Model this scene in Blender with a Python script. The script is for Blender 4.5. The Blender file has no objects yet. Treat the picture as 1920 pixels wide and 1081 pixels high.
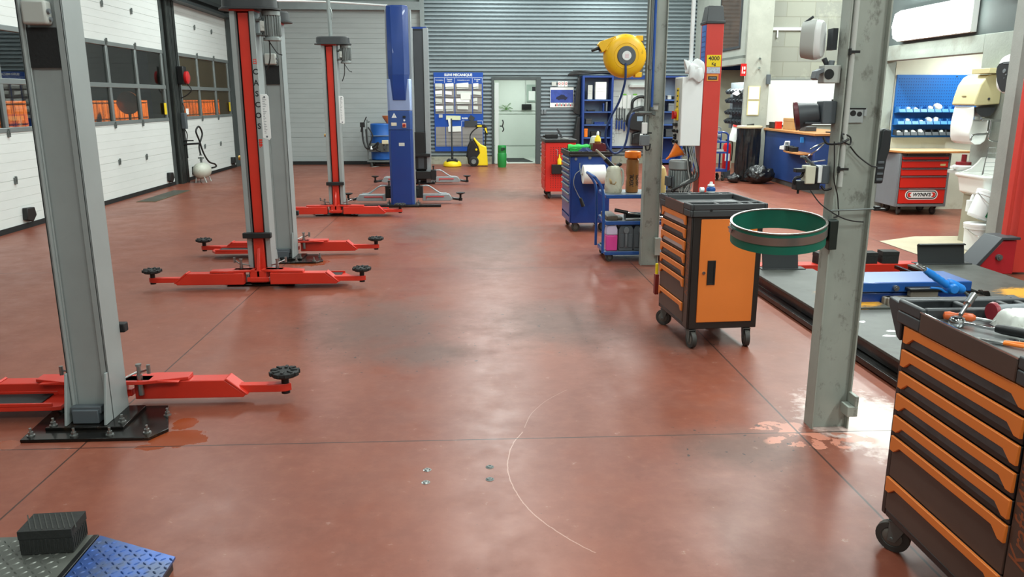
import bpy, bmesh, math, random
from mathutils import Vector, Matrix, Euler
random.seed(7)
PI = math.pi
R = math.radians
SC = bpy.context.scene
COL = SC.collection

# ------------------------------------------------------------------ materials
def lin(c):
    return c / 12.92 if c <= 0.04045 else ((c + 0.055) / 1.055) ** 2.4

def hexc(h):
    h = h.lstrip('#')
    return tuple(lin(int(h[i:i + 2], 16) / 255) for i in (0, 2, 4)) + (1,)

def newmat(name):
    m = bpy.data.materials.new(name)
    m.use_nodes = True
    nt = m.node_tree
    return m, nt, nt.nodes['Principled BSDF']

def node(nt, t, **kw):
    n = nt.nodes.new(t)
    for k, v in kw.items():
        if k.startswith('_'):
            setattr(n, k[1:], v)
        else:
            n.inputs[k.replace('_', ' ')].default_value = v
    return n

def mat(name, h, rough=0.5, metal=0.0, var=0.12, vscale=3.0, dirt=None, dscale=6.0, dcut=0.62, damt=0.8,
        bump=0.0, bscale=60.0, coat=0.0, emis=None, spec=0.5, stretch=None):
    """painted / metal / plastic surface with uneven tone, optional dirt blotches and fine relief"""
    m, nt, b = newmat(name)
    L = nt.links.new
    tc = node(nt, 'ShaderNodeTexCoord')
    src = tc.outputs['Object']
    if stretch:
        mp = node(nt, 'ShaderNodeMapping')
        mp.inputs['Scale'].default_value = stretch
        L(src, mp.inputs['Vector'])
        src = mp.outputs['Vector']
    c = hexc(h)
    nz = node(nt, 'ShaderNodeTexNoise', Scale=vscale, Detail=5.0, Roughness=0.6)
    L(src, nz.inputs['Vector'])
    hsv = node(nt, 'ShaderNodeHueSaturation', Color=c)
    mr = node(nt, 'ShaderNodeMapRange')
    mr.inputs['From Min'].default_value = 0.3
    mr.inputs['From Max'].default_value = 0.7
    mr.inputs['To Min'].default_value = 1 - var
    mr.inputs['To Max'].default_value = 1 + var
    L(nz.outputs['Fac'], mr.inputs['Value'])
    L(mr.outputs['Result'], hsv.inputs['Value'])
    out = hsv.outputs['Color']
    if dirt:
        n2 = node(nt, 'ShaderNodeTexNoise', Scale=dscale, Detail=8.0, Roughness=0.7)
        L(src, n2.inputs['Vector'])
        rp = node(nt, 'ShaderNodeMapRange')
        rp.inputs['From Min'].default_value = dcut
        rp.inputs['From Max'].default_value = dcut + 0.1
        rp.inputs['To Max'].default_value = damt
        L(n2.outputs['Fac'], rp.inputs['Value'])
        mx = node(nt, 'ShaderNodeMix', _data_type='RGBA')
        L(rp.outputs['Result'], mx.inputs[0])
        L(out, mx.inputs[6])
        mx.inputs[7].default_value = hexc(dirt)
        out = mx.outputs[2]
    L(out, b.inputs['Base Color'])
    b.inputs['Roughness'].default_value = rough
    b.inputs['Metallic'].default_value = metal
    b.inputs['Coat Weight'].default_value = coat
    b.inputs['Specular IOR Level'].default_value = spec
    if bump:
        n3 = node(nt, 'ShaderNodeTexNoise', Scale=bscale, Detail=4.0)
        L(src, n3.inputs['Vector'])
        bp = node(nt, 'ShaderNodeBump', Strength=bump, Distance=0.01)
        L(n3.outputs['Fac'], bp.inputs['Height'])
        L(bp.outputs['Normal'], b.inputs['Normal'])
    if emis:
        b.inputs['Emission Color'].default_value = hexc(emis[0])
        b.inputs['Emission Strength'].default_value = emis[1]
    return m

def glassmat(name, tint, gloss=0.1, rough=0.02, haze=None):
    m, nt, b = newmat(name)
    nt.nodes.remove(b)
    tr = node(nt, 'ShaderNodeBsdfTransparent', Color=hexc(tint))
    gl = node(nt, 'ShaderNodeBsdfGlossy', Roughness=rough)
    mx = node(nt, 'ShaderNodeMixShader', Fac=gloss)
    L = nt.links.new
    body = tr.outputs[0]
    if haze:
        df = node(nt, 'ShaderNodeBsdfDiffuse', Color=hexc(haze))
        m2 = node(nt, 'ShaderNodeMixShader', Fac=0.2)
        L(body, m2.inputs[1])
        L(df.outputs[0], m2.inputs[2])
        body = m2.outputs[0]
    L(body, mx.inputs[1])
    L(gl.outputs[0], mx.inputs[2])
    L(mx.outputs[0], nt.nodes['Material Output'].inputs['Surface'])
    return m

# ------------------------------------------------------------------ mesh builder
def smooth_path(pts, sub=6):
    P = [Vector(p) for p in pts]
    if len(P) < 3:
        return P
    out = []
    for i in range(len(P) - 1):
        p0 = P[i - 1] if i else P[i] * 2 - P[i + 1]
        p1, p2 = P[i], P[i + 1]
        p3 = P[i + 2] if i + 2 < len(P) else p2 * 2 - p1
        for k in range(sub):
            t = k / sub
            out.append(0.5 * ((2 * p1) + (p2 - p0) * t + (2 * p0 - 5 * p1 + 4 * p2 - p3) * t * t + (3 * p1 - p0 - 3 * p2 + p3) * t ** 3))
    out.append(P[-1])
    return out

class MB:
    def __init__(self):
        self.v, self.f, self.mi, self.cur = [], [], [], 0

    def use(self, i):
        self.cur = i
        return self

    def add(self, vs, fs, M=None):
        n = len(self.v)
        for p in vs:
            p = Vector(p)
            self.v.append(M @ p if M is not None else p)
        for q in fs:
            self.f.append([n + i for i in q])
            self.mi.append(self.cur)
        return self

    def box(self, x0, x1, y0, y1, z0, z1, M=None):
        vs = [(x0, y0, z0), (x1, y0, z0), (x1, y1, z0), (x0, y1, z0), (x0, y0, z1), (x1, y0, z1), (x1, y1, z1), (x0, y1, z1)]
        fs = [(3, 2, 1, 0), (4, 5, 6, 7), (0, 1, 5, 4), (1, 2, 6, 5), (2, 3, 7, 6), (3, 0, 4, 7)]
        return self.add(vs, fs, M)

    def obox(self, c, s, rot=(0, 0, 0)):
        M = Matrix.Translation(c) @ Euler(rot).to_matrix().to_4x4()
        a, b, d = s[0] / 2, s[1] / 2, s[2] / 2
        return self.box(-a, a, -b, b, -d, d, M)

    def cyl(self, p0, p1, r0, r1=None, n=16, caps=True):
        p0, p1 = Vector(p0), Vector(p1)
        r1 = r0 if r1 is None else r1
        d = (p1 - p0).normalized()
        a = d.orthogonal().normalized()
        b = d.cross(a)
        vs = []
        for p, r in ((p0, r0), (p1, r1)):
            for i in range(n):
                t = 2 * PI * i / n
                vs.append(p + (a * math.cos(t) + b * math.sin(t)) * r)
        fs = [(i, (i + 1) % n, n + (i + 1) % n, n + i) for i in range(n)]
        if caps:
            fs += [tuple(range(n - 1, -1, -1)), tuple(range(n, 2 * n))]
        return self.add(vs, fs)

    def tube(self, pts, r, n=8, sub=6, closed=False, smooth=True):
        P = smooth_path(pts, sub) if smooth else [Vector(p) for p in pts]
        m = len(P)
        up = None
        vs = []
        for i in range(m):
            if closed:
                d = (P[(i + 1) % m] - P[i - 1]).normalized()
            else:
                d = (P[min(i + 1, m - 1)] - P[max(i - 1, 0)]).normalized()
            if up is None:
                up = d.orthogonal().normalized()
            else:
                up = (up - d * up.dot(d))
                up = up.normalized() if up.length > 1e-6 else d.orthogonal().normalized()
            b = d.cross(up)
            for k in range(n):
                t = 2 * PI * k / n
                vs.append(P[i] + (up * math.cos(t) + b * math.sin(t)) * r)
        fs = []
        for i in range(m if closed else m - 1):
            j = (i + 1) % m
            for k in range(n):
                fs.append((i * n + k, i * n + (k + 1) % n, j * n + (k + 1) % n, j * n + k))
        if not closed:
            fs += [tuple(range(n - 1, -1, -1)), tuple(range((m - 1) * n, m * n))]
        return self.add(vs, fs)

    def prism(self, poly, axis, a, b, M=None):
        """poly in the plane across axis: x -> (y,z), y -> (x,z), z -> (x,y)"""
        def mk(p, t):
            return {'x': (t, p[0], p[1]), 'y': (p[0], t, p[1]), 'z': (p[0], p[1], t)}[axis]
        n = len(poly)
        vs = [mk(p, a) for p in poly] + [mk(p, b) for p in poly]
        fs = [tuple(range(n - 1, -1, -1)), tuple(range(n, 2 * n))] + [(i, (i + 1) % n, n + (i + 1) % n, n + i) for i in range(n)]
        return self.add(vs, fs, M)

    def lathe(self, prof, c=(0, 0, 0), n=24, axis='z', M=None):
        vs, fs = [], []
        def mk(r, h, t):
            x, y = r * math.cos(t), r * math.sin(t)
            q = {'z': (x, y, h), 'y': (x, h, y), 'x': (h, x, y)}[axis]
            return (q[0] + c[0], q[1] + c[1], q[2] + c[2])
        idx = []
        for r, h in prof:
            if r < 1e-5:
                idx.append([len(vs)] * n)
                vs.append(mk(0, h, 0))
            else:
                idx.append(list(range(len(vs), len(vs) + n)))
                vs += [mk(r, h, 2 * PI * i / n) for i in range(n)]
        for a, b in zip(idx, idx[1:]):
            for i in range(n):
                j = (i + 1) % n
                q = [a[i], a[j], b[j], b[i]]
                q = [x for k, x in enumerate(q) if x not in q[:k]]
                if len(q) > 2:
                    fs.append(tuple(q))
        return self.add(vs, fs, M)

    def grid(self, fn, nu, nv):
        vs = [fn(i / nu, j / nv) for j in range(nv + 1) for i in range(nu + 1)]
        fs = [(j * (nu + 1) + i, j * (nu + 1) + i + 1, (j + 1) * (nu + 1) + i + 1, (j + 1) * (nu + 1) + i) for j in range(nv) for i in range(nu)]
        return self.add(vs, fs)

    def poly(self, pts):
        return self.add(pts, [tuple(range(len(pts)))])

    def ring(self, r0, r1, z0, z1, n=48, M=None):
        return self.lathe([(r0, z0), (r1, z0), (r1, z1), (r0, z1), (r0, z0)], n=n, M=M)

    def out(self, name, m, parent=None, bev=0.0, label=None, seg=2, ang=35, solid=0.0):
        me = bpy.data.meshes.new(name)
        me.from_pydata([tuple(p) for p in self.v], [], self.f)
        ms = m if isinstance(m, (list, tuple)) else [m]
        for x in ms:
            me.materials.append(x)
        if len(ms) > 1:
            for p, i in zip(me.polygons, self.mi):
                p.material_index = i
        bm = bmesh.new()
        bm.from_mesh(me)
        bmesh.ops.recalc_face_normals(bm, faces=bm.faces)
        bm.to_mesh(me)
        bm.free()
        me.shade_smooth()
        me.set_sharp_from_angle(angle=R(ang))
        o = bpy.data.objects.new(name, me)
        COL.objects.link(o)
        if parent is not None:
            o.parent = parent
        if solid:
            s = o.modifiers.new('thick', 'SOLIDIFY')
            s.thickness = solid
            s.offset = 0
        if bev:
            bv = o.modifiers.new('soft', 'BEVEL')
            bv.width = bev
            bv.segments = seg
            bv.limit_method = 'ANGLE'
            bv.angle_limit = R(40)
        if label:
            o['label'] = label
        return o

def thing(name, label, cat, loc=(0, 0, 0), rz=0.0, group=None, rot=None):
    o = bpy.data.objects.new(name, None)
    COL.objects.link(o)
    o.location = loc
    o.rotation_euler = rot if rot else (0, 0, rz)
    o.empty_display_size = 0.1
    o['label'] = label
    o['category'] = cat
    if group:
        o['group'] = group
    return o

def tag(o, label, cat, group=None):
    o['label'] = label
    o['category'] = cat
    if group:
        o['group'] = group
    return o

def struct(o):
    o['kind'] = 'structure'
    return o

def sempty(name):
    o = bpy.data.objects.new(name, None)
    COL.objects.link(o)
    o['kind'] = 'structure'
    return o

def dup(o, parent=None):
    c = o.copy()
    COL.objects.link(c)
    if parent is not None:
        c.parent = parent
    for ch in list(o.children):
        dup(ch, c)
    return c

def place(o, loc, rz=0.0, label=None, group=None):
    o.location = loc
    o.rotation_euler = (0, 0, rz)
    if label:
        o['label'] = label
    if group:
        o['group'] = group
    return o

def words(s, size, m, parent, loc, rot=(PI / 2, 0, 0), depth=0.0006, align='CENTER', name='lettering', sx=1.0, bold=0.0, shear=0.0):
    cu = bpy.data.curves.new(name, 'FONT')
    cu.body = s
    cu.size = size
    cu.align_x = align
    cu.align_y = 'CENTER'
    cu.extrude = depth
    cu.offset = bold
    cu.shear = shear
    cu.resolution_u = 3
    t = bpy.data.objects.new(name, cu)
    COL.objects.link(t)
    dg = bpy.context.evaluated_depsgraph_get()
    me = bpy.data.meshes.new_from_object(t.evaluated_get(dg))
    bpy.data.objects.remove(t)
    bpy.data.curves.remove(cu)
    me.materials.clear()
    me.materials.append(m)
    o = bpy.data.objects.new(name, me)
    COL.objects.link(o)
    o.location = loc
    o.rotation_euler = rot
    o.scale = (sx, 1, 1)
    if parent is not None:
        o.parent = parent
    return o

# ------------------------------------------------------------------ palette
M_white = mat('white_panel', '#dfe3e0', 0.45, var=0.03, dirt='#a9aca6', dscale=2.2, dcut=0.68, damt=0.35, stretch=(1, .6, 2.5))
M_gate = mat('grey_panel', '#a3aaa9', 0.5, var=0.05, stretch=(.5, 1, 3))
M_alu = mat('aluminium', '#8f9695', 0.42, 0.55, var=0.08)
M_galv = mat('galvanised_steel', '#6d7371', 0.5, 0.5, var=0.2, dirt='#4a4c48', dcut=0.6)
M_rubber = mat('black_rubber', '#161718', 0.7, var=0.2, bump=0.15)
M_black = mat('black_plastic', '#141516', 0.45, var=0.15)
M_blackmetal = mat('black_steel', '#1a1b1c', 0.35, 0.3, var=0.2)
M_corr = mat('corrugated_steel', '#8c999e', 0.38, 0.3, var=0.05)
M_conc = mat('concrete', '#979e96', 0.8, var=0.16, vscale=1.6, dirt='#7d7c70', dscale=1.4, dcut=0.55, damt=0.45, bump=0.25, bscale=35)
M_concbase = mat('concrete_plinth', '#9a9a8a', 0.8, var=0.2, dirt='#6d6d60', dscale=3, dcut=0.55, bump=0.2)
M_plaster = mat('plaster', '#d4d2bf', 0.85, var=0.08, vscale=1.3, dirt='#b2ab93', dscale=2, dcut=0.58, damt=0.5, bump=0.1)
M_column = mat('grey_green_column_paint', '#9aa097', 0.48, var=0.14, dirt='#55544a', dscale=13, dcut=0.57, damt=0.6, stretch=(1, 1, .6))
M_post = mat('light_grey_lift_paint', '#9aa1a0', 0.4, 0.1, var=0.06, dirt='#5e6160', dscale=5, dcut=0.67, damt=0.5)
M_red = mat('red_lift_paint', '#cf3322', 0.38, var=0.08, dirt='#6e1510', dscale=7, dcut=0.66, damt=0.6, coat=0.15)
M_cap = mat('grey_plastic_cap', '#35383a', 0.5, var=0.08)
M_pad = mat('lift_pad_rubber', '#1b1c1c', 0.65, var=0.2, bump=0.2)
M_grease = mat('greasy_black_steel', '#1c1a18', 0.22, 0.35, var=0.35, dirt='#3d2c20', dcut=0.55)
M_bolt = mat('zinc_bolt', '#9a9c9a', 0.3, 0.85, var=0.1)
M_chrome = mat('chrome', '#d5d8da', 0.12, 1.0, var=0.03)
M_steel = mat('brushed_steel', '#a5a7a6', 0.28, 0.9, var=0.1, stretch=(1, 12, 12))
M_motor = mat('motor_casting', '#8d9493', 0.42, 0.25, var=0.08)
M_box = mat('light_grey_plastic', '#b9bcb6', 0.5, var=0.05, dirt='#7c7c74', dscale=8, dcut=0.62)
M_sheet = mat('white_sheet', '#e8ebea', 0.4, var=0.03)
M_paper = mat('paper', '#eceee9', 0.8, var=0.03)
M_paper2 = mat('grey_paper', '#c4c6c0', 0.8, var=0.06)
M_ink = mat('black_ink', '#1d1f22', 0.5)
M_inkgrey = mat('grey_ink', '#6a7076', 0.5)
M_blue = mat('dark_blue_paint', '#15397e', 0.35, var=0.07, dirt='#0a1a45', dscale=6, dcut=0.68, damt=0.5, coat=0.2)
M_bluelt = mat('bright_blue_paint', '#1e5096', 0.35, var=0.06, coat=0.2)
M_bluegrey = mat('blue_control_panel', '#3f5c9c', 0.3, 0.35, var=0.06)
M_blueshine = mat('blue_metal_shine', '#9fb1da', 0.3, 0.5, var=0.08)  # lamp reflection on the blue post is put into this pale colour
M_navy = mat('navy_laminate', '#213f7a', 0.5, var=0.04)
M_arm = mat('silver_lift_arm', '#9aa0a3', 0.38, 0.35, var=0.08, dirt='#5e6062', dcut=0.64)
M_orange = mat('orange_paint', '#e07a30', 0.42, var=0.04, dirt='#a8521a', dscale=9, dcut=0.72, damt=0.5)
M_cabblack = mat('cabinet_black', '#221e1c', 0.4, var=0.12, dirt='#3b332e', dcut=0.6)
M_brown = mat('cabinet_brown_black', '#4a3a32', 0.42, var=0.12)
M_tray = mat('tray_plastic', '#393c3e', 0.5, var=0.1, dirt='#2e3032', dcut=0.6)
M_drawer = mat('drawer_metal', '#4f595d', 0.4, 0.5, var=0.2, stretch=(1, 6, 6))
M_tyre = mat('caster_tyre', '#3a3936', 0.6, var=0.2, dirt='#5e5a50', dcut=0.55)
M_hub = mat('caster_hub', '#6a6862', 0.5, 0.2, var=0.2)
M_yellow = mat('yellow_paint', '#f3bd1c', 0.4, var=0.06, dirt='#7a5c18', dscale=9, dcut=0.6, damt=0.75)
M_yel2 = mat('yellow_plastic', '#f2d21c', 0.4, var=0.03)
M_green = mat('gas_green', '#1f8a3e', 0.4, var=0.07)
M_drum = mat('blue_drum', '#1759a8', 0.42, var=0.08)
M_cabred = mat('cabinet_red', '#cc2418', 0.4, var=0.06)
M_postred = mat('post_red', '#cf3f35', 0.4, var=0.05)
M_wood = mat('beech_worktop', '#c9b08a', 0.5, var=0.1, stretch=(2, 12, 12))
M_woodedge = mat('wood_edge', '#b57a45', 0.5, var=0.1)
M_cer = mat('ceramic', '#e9ebe6', 0.15, var=0.02, coat=0.3)
M_cream = mat('cream_plastic', '#d9cf9f', 0.4, var=0.04)
M_card = mat('cardboard', '#b98e5c', 0.8, var=0.06)
M_runway = mat('runway_plate', '#6b6e68', 0.45, 0.25, var=0.22, vscale=5, dirt='#3e3d36', dscale=4, dcut=0.55)
M_binblue = mat('bin_blue', '#3584cc', 0.45, var=0.04)
M_pegblue = mat('pegboard_blue', '#1a63ad', 0.4, var=0.05)
M_binblack = mat('bin_black', '#34393e', 0.5, var=0.05)
M_bag = mat('bin_bag', '#131415', 0.36, var=0.2, coat=0.25, bump=0.9, bscale=9)
M_hose = mat('blue_hose', '#1c3566', 0.4, var=0.05)
M_ring = mat('green_band', '#0c6b57', 0.45, var=0.1)
M_funnel = mat('orange_plastic', '#ef7a1e', 0.35, var=0.03)
M_slate = mat('slate_grey_plastic', '#565d62', 0.5, var=0.06)
M_extred = mat('extinguisher_red', '#c4161a', 0.3, var=0.04, coat=0.4)
M_darkgrey = mat('dark_grey', '#3c4044', 0.5, var=0.08)
M_midgrey = mat('mid_grey_plastic', '#70767a', 0.5, var=0.06)
M_cable = mat('grey_cable', '#8b8d8a', 0.5)
M_bcable = mat('black_cable', '#161616', 0.5)
M_glass = glassmat('window_pane', '#cfd2ce', 0.14)
M_frost = glassmat('old_pane', '#c0b498', 0.10, 0.25, haze='#8a7f66')
M_bwhite = mat('white_plastic', '#eef0ee', 0.35, var=0.02)
# ================================================================== THE SETTING
def floor_material():
    m, nt, b = newmat('painted_concrete_floor')
    L = nt.links.new
    tc = node(nt, 'ShaderNodeTexCoord')
    pos = tc.outputs['Object']
    sx = node(nt, 'ShaderNodeSeparateXYZ')
    L(pos, sx.inputs[0])
    def math_(op, a, c=None, clamp=False):
        n = nt.nodes.new('ShaderNodeMath')
        n.operation = op
        n.use_clamp = clamp
        for i, q in enumerate((a, c)):
            if q is None:
                continue
            if isinstance(q, (int, float)):
                n.inputs[i].default_value = q
            else:
                L(q, n.inputs[i])
        return n.outputs[0]
    def noise(scale, detail=6, rough=0.6):
        n = node(nt, 'ShaderNodeTexNoise', Scale=scale, Detail=float(detail), Roughness=rough)
        L(pos, n.inputs['Vector'])
        return n.outputs['Fac']
    def ramp(v, a, c, lo=0.0, hi=1.0):
        n = node(nt, 'ShaderNodeMapRange')
        n.inputs['From Min'].default_value = a
        n.inputs['From Max'].default_value = c
        n.inputs['To Min'].default_value = lo
        n.inputs['To Max'].default_value = hi
        L(v, n.inputs['Value'])
        return n.outputs['Result']
    def ell(cx, cy, rx, ry, soft=1.0):
        dx = math_('DIVIDE', math_('SUBTRACT', sx.outputs[0], cx), rx)
        dy = math_('DIVIDE', math_('SUBTRACT', sx.outputs[1], cy), ry)
        d = math_('SQRT', math_('ADD', math_('MULTIPLY', dx, dx), math_('MULTIPLY', dy, dy)))
        return ramp(d, 1.0, 1.0 - soft)
    def mix(fac, a, col):
        n = node(nt, 'ShaderNodeMix', _data_type='RGBA')
        L(fac, n.inputs[0])
        if isinstance(a, str):
            n.inputs[6].default_value = hexc(a)
        else:
            L(a, n.inputs[6])
        if isinstance(col, str):
            n.inputs[7].default_value = hexc(col)
        else:
            L(col, n.inputs[7])
        return n.outputs[2]
    n1 = noise(0.55, 5)
    n2 = noise(3.0, 8, 0.7)
    n3 = noise(14.0, 6, 0.65)
    n4 = noise(70.0, 3, 0.6)
    c = mix(ramp(n1, 0.35, 0.65), '#783d2d', '#8c503d')
    c = mix(ramp(n2, 0.4, 0.8, 0, 0.55), c, '#6b3a2c')
    c = mix(ramp(n3, 0.45, 0.8, 0, 0.32), c, '#9e634f')
    # grey traffic grime in the aisle and under the cars
    g = None
    for e in ((-0.7, 5.9, 0.9, 1.3), (-0.35, 5.2, 0.55, 0.5), (0.65, 5.9, 0.7, 1.0), (0.2, 9.5, 0.9, 2.5), (-0.6, 10.5, 0.7, 1.5), (1.35, 3.6, 0.5, 0.4), (1.65, 7.7, 0.5, 0.5), (1.5, 5.4, 0.35, 0.5), (0.3, 14.5, 1.6, 1.5)):
        k = ell(*e)
        g = k if g is None else math_('MAXIMUM', g, k)
    gr = math_('MULTIPLY', ramp(math_('ADD', g, math_('MULTIPLY', math_('SUBTRACT', n2, 0.5), 0.9)), 0.15, 0.75, 0, 0.62), 1.0)
    c = mix(gr, c, '#57443c')
    # pale patch by the near column: reflected light painted over wear, then chipped paint
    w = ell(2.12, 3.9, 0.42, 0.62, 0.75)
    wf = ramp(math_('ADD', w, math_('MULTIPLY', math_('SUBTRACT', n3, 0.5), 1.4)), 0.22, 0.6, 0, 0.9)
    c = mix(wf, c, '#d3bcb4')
    w2 = math_('MAXIMUM', ell(1.78, 3.66, 0.36, 0.13, 0.6), ell(1.62, 3.84, 0.2, 0.1, 0.6))
    nb = noise(11.0, 5, 0.55)
    c = mix(ramp(math_('MULTIPLY', w2, ramp(nb, 0.46, 0.54)), 0.25, 0.4, 0, 0.85), c, '#c8826c')
    # dark specks
    c = mix(ramp(n4, 0.69, 0.73, 0, 0.6), c, '#402a24')
    spk = noise(26.0, 2, 0.5)
    c = mix(math_('MULTIPLY', ramp(spk, 0.69, 0.71), ramp(g, 0.0, 0.3)), c, '#2e2220')
    # rusty water puddles beside the lift plates
    pud = None
    for e in ((-1.52, 3.86, 0.24, 0.17), (-1.62, 3.76, 0.12, 0.06), (-2.36, 3.82, 0.12, 0.1), (-1.72, 8.35, 0.3, 0.3), (-1.55, 4.05, 0.1, 0.14)):
        k = ell(*e)
        pud = k if pud is None else math_('MAXIMUM', pud, k)
    pudm = ramp(math_('ADD', pud, math_('MULTIPLY', math_('SUBTRACT', n3, 0.5), 0.8)), 0.36, 0.42)
    c = mix(math_('MULTIPLY', pudm, 0.85), c, '#8e3f1c')
    # wide arc scratch
    def arc(cx, cy, r, wd, y0, y1):
        dx = math_('SUBTRACT', sx.outputs[0], cx)
        dy = math_('SUBTRACT', sx.outputs[1], cy)
        d = math_('SQRT', math_('ADD', math_('MULTIPLY', dx, dx), math_('MULTIPLY', dy, dy)))
        d = math_('ABSOLUTE', math_('SUBTRACT', math_('ADD', d, math_('MULTIPLY', math_('SUBTRACT', n2, 0.5), 0.03)), r))
        a = ramp(d, wd, wd * 0.4)
        s = math_('MULTIPLY', math_('GREATER_THAN', sx.outputs[1], y0), math_('LESS_THAN', sx.outputs[1], y1))
        lft = math_('LESS_THAN', sx.outputs[0], cx)
        return math_('MULTIPLY', math_('MULTIPLY', a, s), lft)
    c = mix(math_('MULTIPLY', arc(1.16, 3.42, 1.0, 0.0035, 2.7, 3.85), 0.42), c, '#d8b3a4')
    c = mix(math_('MULTIPLY', arc(1.3, 3.7, 1.05, 0.003, 3.9, 4.45), 0.25), c, '#d8b3a4')
    # saw-cut joints
    def line(ax, v, wd):
        d = math_('ABSOLUTE', math_('SUBTRACT', math_('ADD', sx.outputs[ax], math_('MULTIPLY', math_('SUBTRACT', n3, 0.5), 0.004)), v))
        return ramp(d, wd, wd * 0.5)
    j = None
    for ax, v, wd in ((0, -1.97, 0.006), (0, 1.70, 0.007), (1, 3.765, 0.006), (1, 7.98, 0.006), (1, 12.2, 0.007), (1, 16.4, 0.008), (0, 5.0, 0.007)):
        k = line(ax, v, wd)
        j = k if j is None else math_('MAXIMUM', j, k)
    c = mix(math_('MULTIPLY', j, 0.85), c, '#241815')
    L(c, b.inputs['Base Color'])
    rg = ramp(n2, 0.3, 0.7, 0.31, 0.46)
    rg = math_('ADD', rg, math_('MULTIPLY', gr, 0.12))
    rg = math_('SUBTRACT', rg, math_('MULTIPLY', pudm, 0.2))
    L(rg, b.inputs['Roughness'])
    b.inputs['Specular IOR Level'].default_value = 0.42
    bp = node(nt, 'ShaderNodeBump', Strength=0.12, Distance=0.004)
    L(n3, bp.inputs['Height'])
    L(bp.outputs['Normal'], b.inputs['Normal'])
    return m

WL, WB, WR = -6.0, 21.45, 6.3
CEIL = 5.4
fl = MB()
fl.box(-6.4, 9.4, -3.2, 25.0, -0.2, 0.0)
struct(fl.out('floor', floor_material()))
struct(MB().box(-6.4, 9.4, -3.2, 22.0, CEIL, CEIL + 0.1).out('ceiling', mat('ceiling_panel', '#8d9494', 0.8)))
struct(MB().box(-6.4, 9.4, -3.3, -3.2, 0, CEIL).out('wall_front', mat('front_wall', '#a8aca8', 0.8)))
struct(MB().box(9.3, 9.4, -3.2, 25.0, 0, CEIL).out('wall_far_right', M_conc))

# ---- left wall: pale sectional doors with window bands
M_wallgrey = mat('door_surround_steel', '#565c5b', 0.5, 0.4, var=0.12)
lw = MB()
lw.box(-6.3, -6.0, -3.2, 6.6, 0, CEIL)
lw.box(-6.3, -5.98, 16.46, 16.58, 0, CEIL)
lw.box(-6.3, -5.98, 17.08, 17.2, 0, CEIL)
lw.box(-6.3, -6.08, 16.58, 17.08, 0, CEIL)
lw.box(-6.3, -5.98, 20.78, 21.6, 0, CEIL)
lw.box(-6.3, -6.0, 6.6, 20.8, 3.82, CEIL)
struct(lw.out('wall_left', M_wallgrey))
tr = MB()
for y in (16.66, 16.8, 16.98):
    tr.box(-6.07, -5.9, y - 0.012, y + 0.012, 0.0, 3.8)
    tr.box(-5.93, -5.9, y - 0.05, y + 0.05, 0.0, 3.8)
tr.box(-6.06, -5.94, 16.70, 16.76, 0.0, 3.8)
struct(tr.out('trim_1', mat('door_track', '#4a4f4d', 0.45, 0.5, var=0.2, dirt='#2e302d')))
struct(MB().box(-5.97, -5.75, 6.6, 20.78, 3.74, 3.82).box(-5.97, -5.75, 16.5, 20.78, 3.6, 3.66).out('trim_2', mat('door_lintel_rail', '#33393a', 0.5, 0.4)))

def sectional_door(name, y0, y1, cols, pane_mat):
    root = sempty(name)
    def panel(z0, z1, nm):
        pts = [(-6.05, z0), (-6.0, z0)]
        z = z0
        k = 0
        while z < z1 - 0.05:
            zz = min(z + 0.118, z1)
            seam = 0.006 if k % 5 == 4 else 0.003
            pts += [(-6.0, zz - seam), (-6.006 if seam < 0.005 else -6.012, zz - seam * 0.5), (-6.0, zz)]
            z = zz
            k += 1
        pts += [(-6.0, z1), (-6.05, z1)]
        MB().prism(pts, 'y', y0, y1).out(nm, M_white, root)
    panel(0.07, 1.27, 'lower_panel')
    panel(2.63, 3.8, 'upper_panel')
    fr = MB()
    for z0, z1 in ((1.27, 1.335), (1.885, 1.96), (2.56, 2.63)):
        fr.box(-6.05, -5.99, y0, y1, z0, z1)
    for y in cols:
        fr.box(-6.05, -5.992, y - 0.04, y + 0.04, 1.335, 2.56)
    fr.out('window_frame', M_alu, root, bev=0.006)
    for a, b in zip(cols, cols[1:]):
        for z0, z1 in ((1.335, 1.885), (1.96, 2.56)):
            MB().box(-6.028, -6.022, a + 0.04, b - 0.04, z0, z1).out('pane', pane_mat, root)
    MB().box(-6.05, -5.985, y0, y1, 0.0, 0.07).out('bottom_seal', M_rubber, root)
    for y in cols[1:-1]:
        for z in (0.66, 1.27, 2.63, 3.22):
            MB().box(-6.0, -5.975, y - 0.025, y + 0.025, z - 0.055, z + 0.03).box(-5.99, -5.965, y - 0.012, y + 0.012, z - 0.02, z + 0.05).out('hinge', M_galv, root, bev=0.004)
    return root

d1 = sectional_door('door_1', 6.62, 16.45, [6.66, 7.8, 9.0, 9.6, 10.78, 11.95, 12.8, 13.97, 15.13, 16.38], M_glass)
d2 = sectional_door('door_2', 17.22, 20.77, [17.3, 18.45, 19.62, 20.7], M_frost)
for root, ys in ((d1, (16.15, 10.95)), (d2, (17.6, 20.45))):
    for y in ys:
        MB().prism([(y - 0.12, 0.12), (y + 0.02, 0.08), (y + 0.12, 0.16), (y + 0.09, 0.27), (y - 0.1, 0.28)], 'x', -5.998, -5.93).out('floor_lock', M_black, root, bev=0.01)
for y, z in ((16.3, 1.42), (20.6, 1.42)):
    MB().box(-5.99, -5.985, y - 0.06, y + 0.06, z - 0.02, z + 0.2).out('caution_label', M_yel2, d1 if y < 17 else d2)
MB().box(-5.985, -5.98, 17.42, 17.58, 1.38, 1.5).out('white_label', M_paper, d2)

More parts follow.
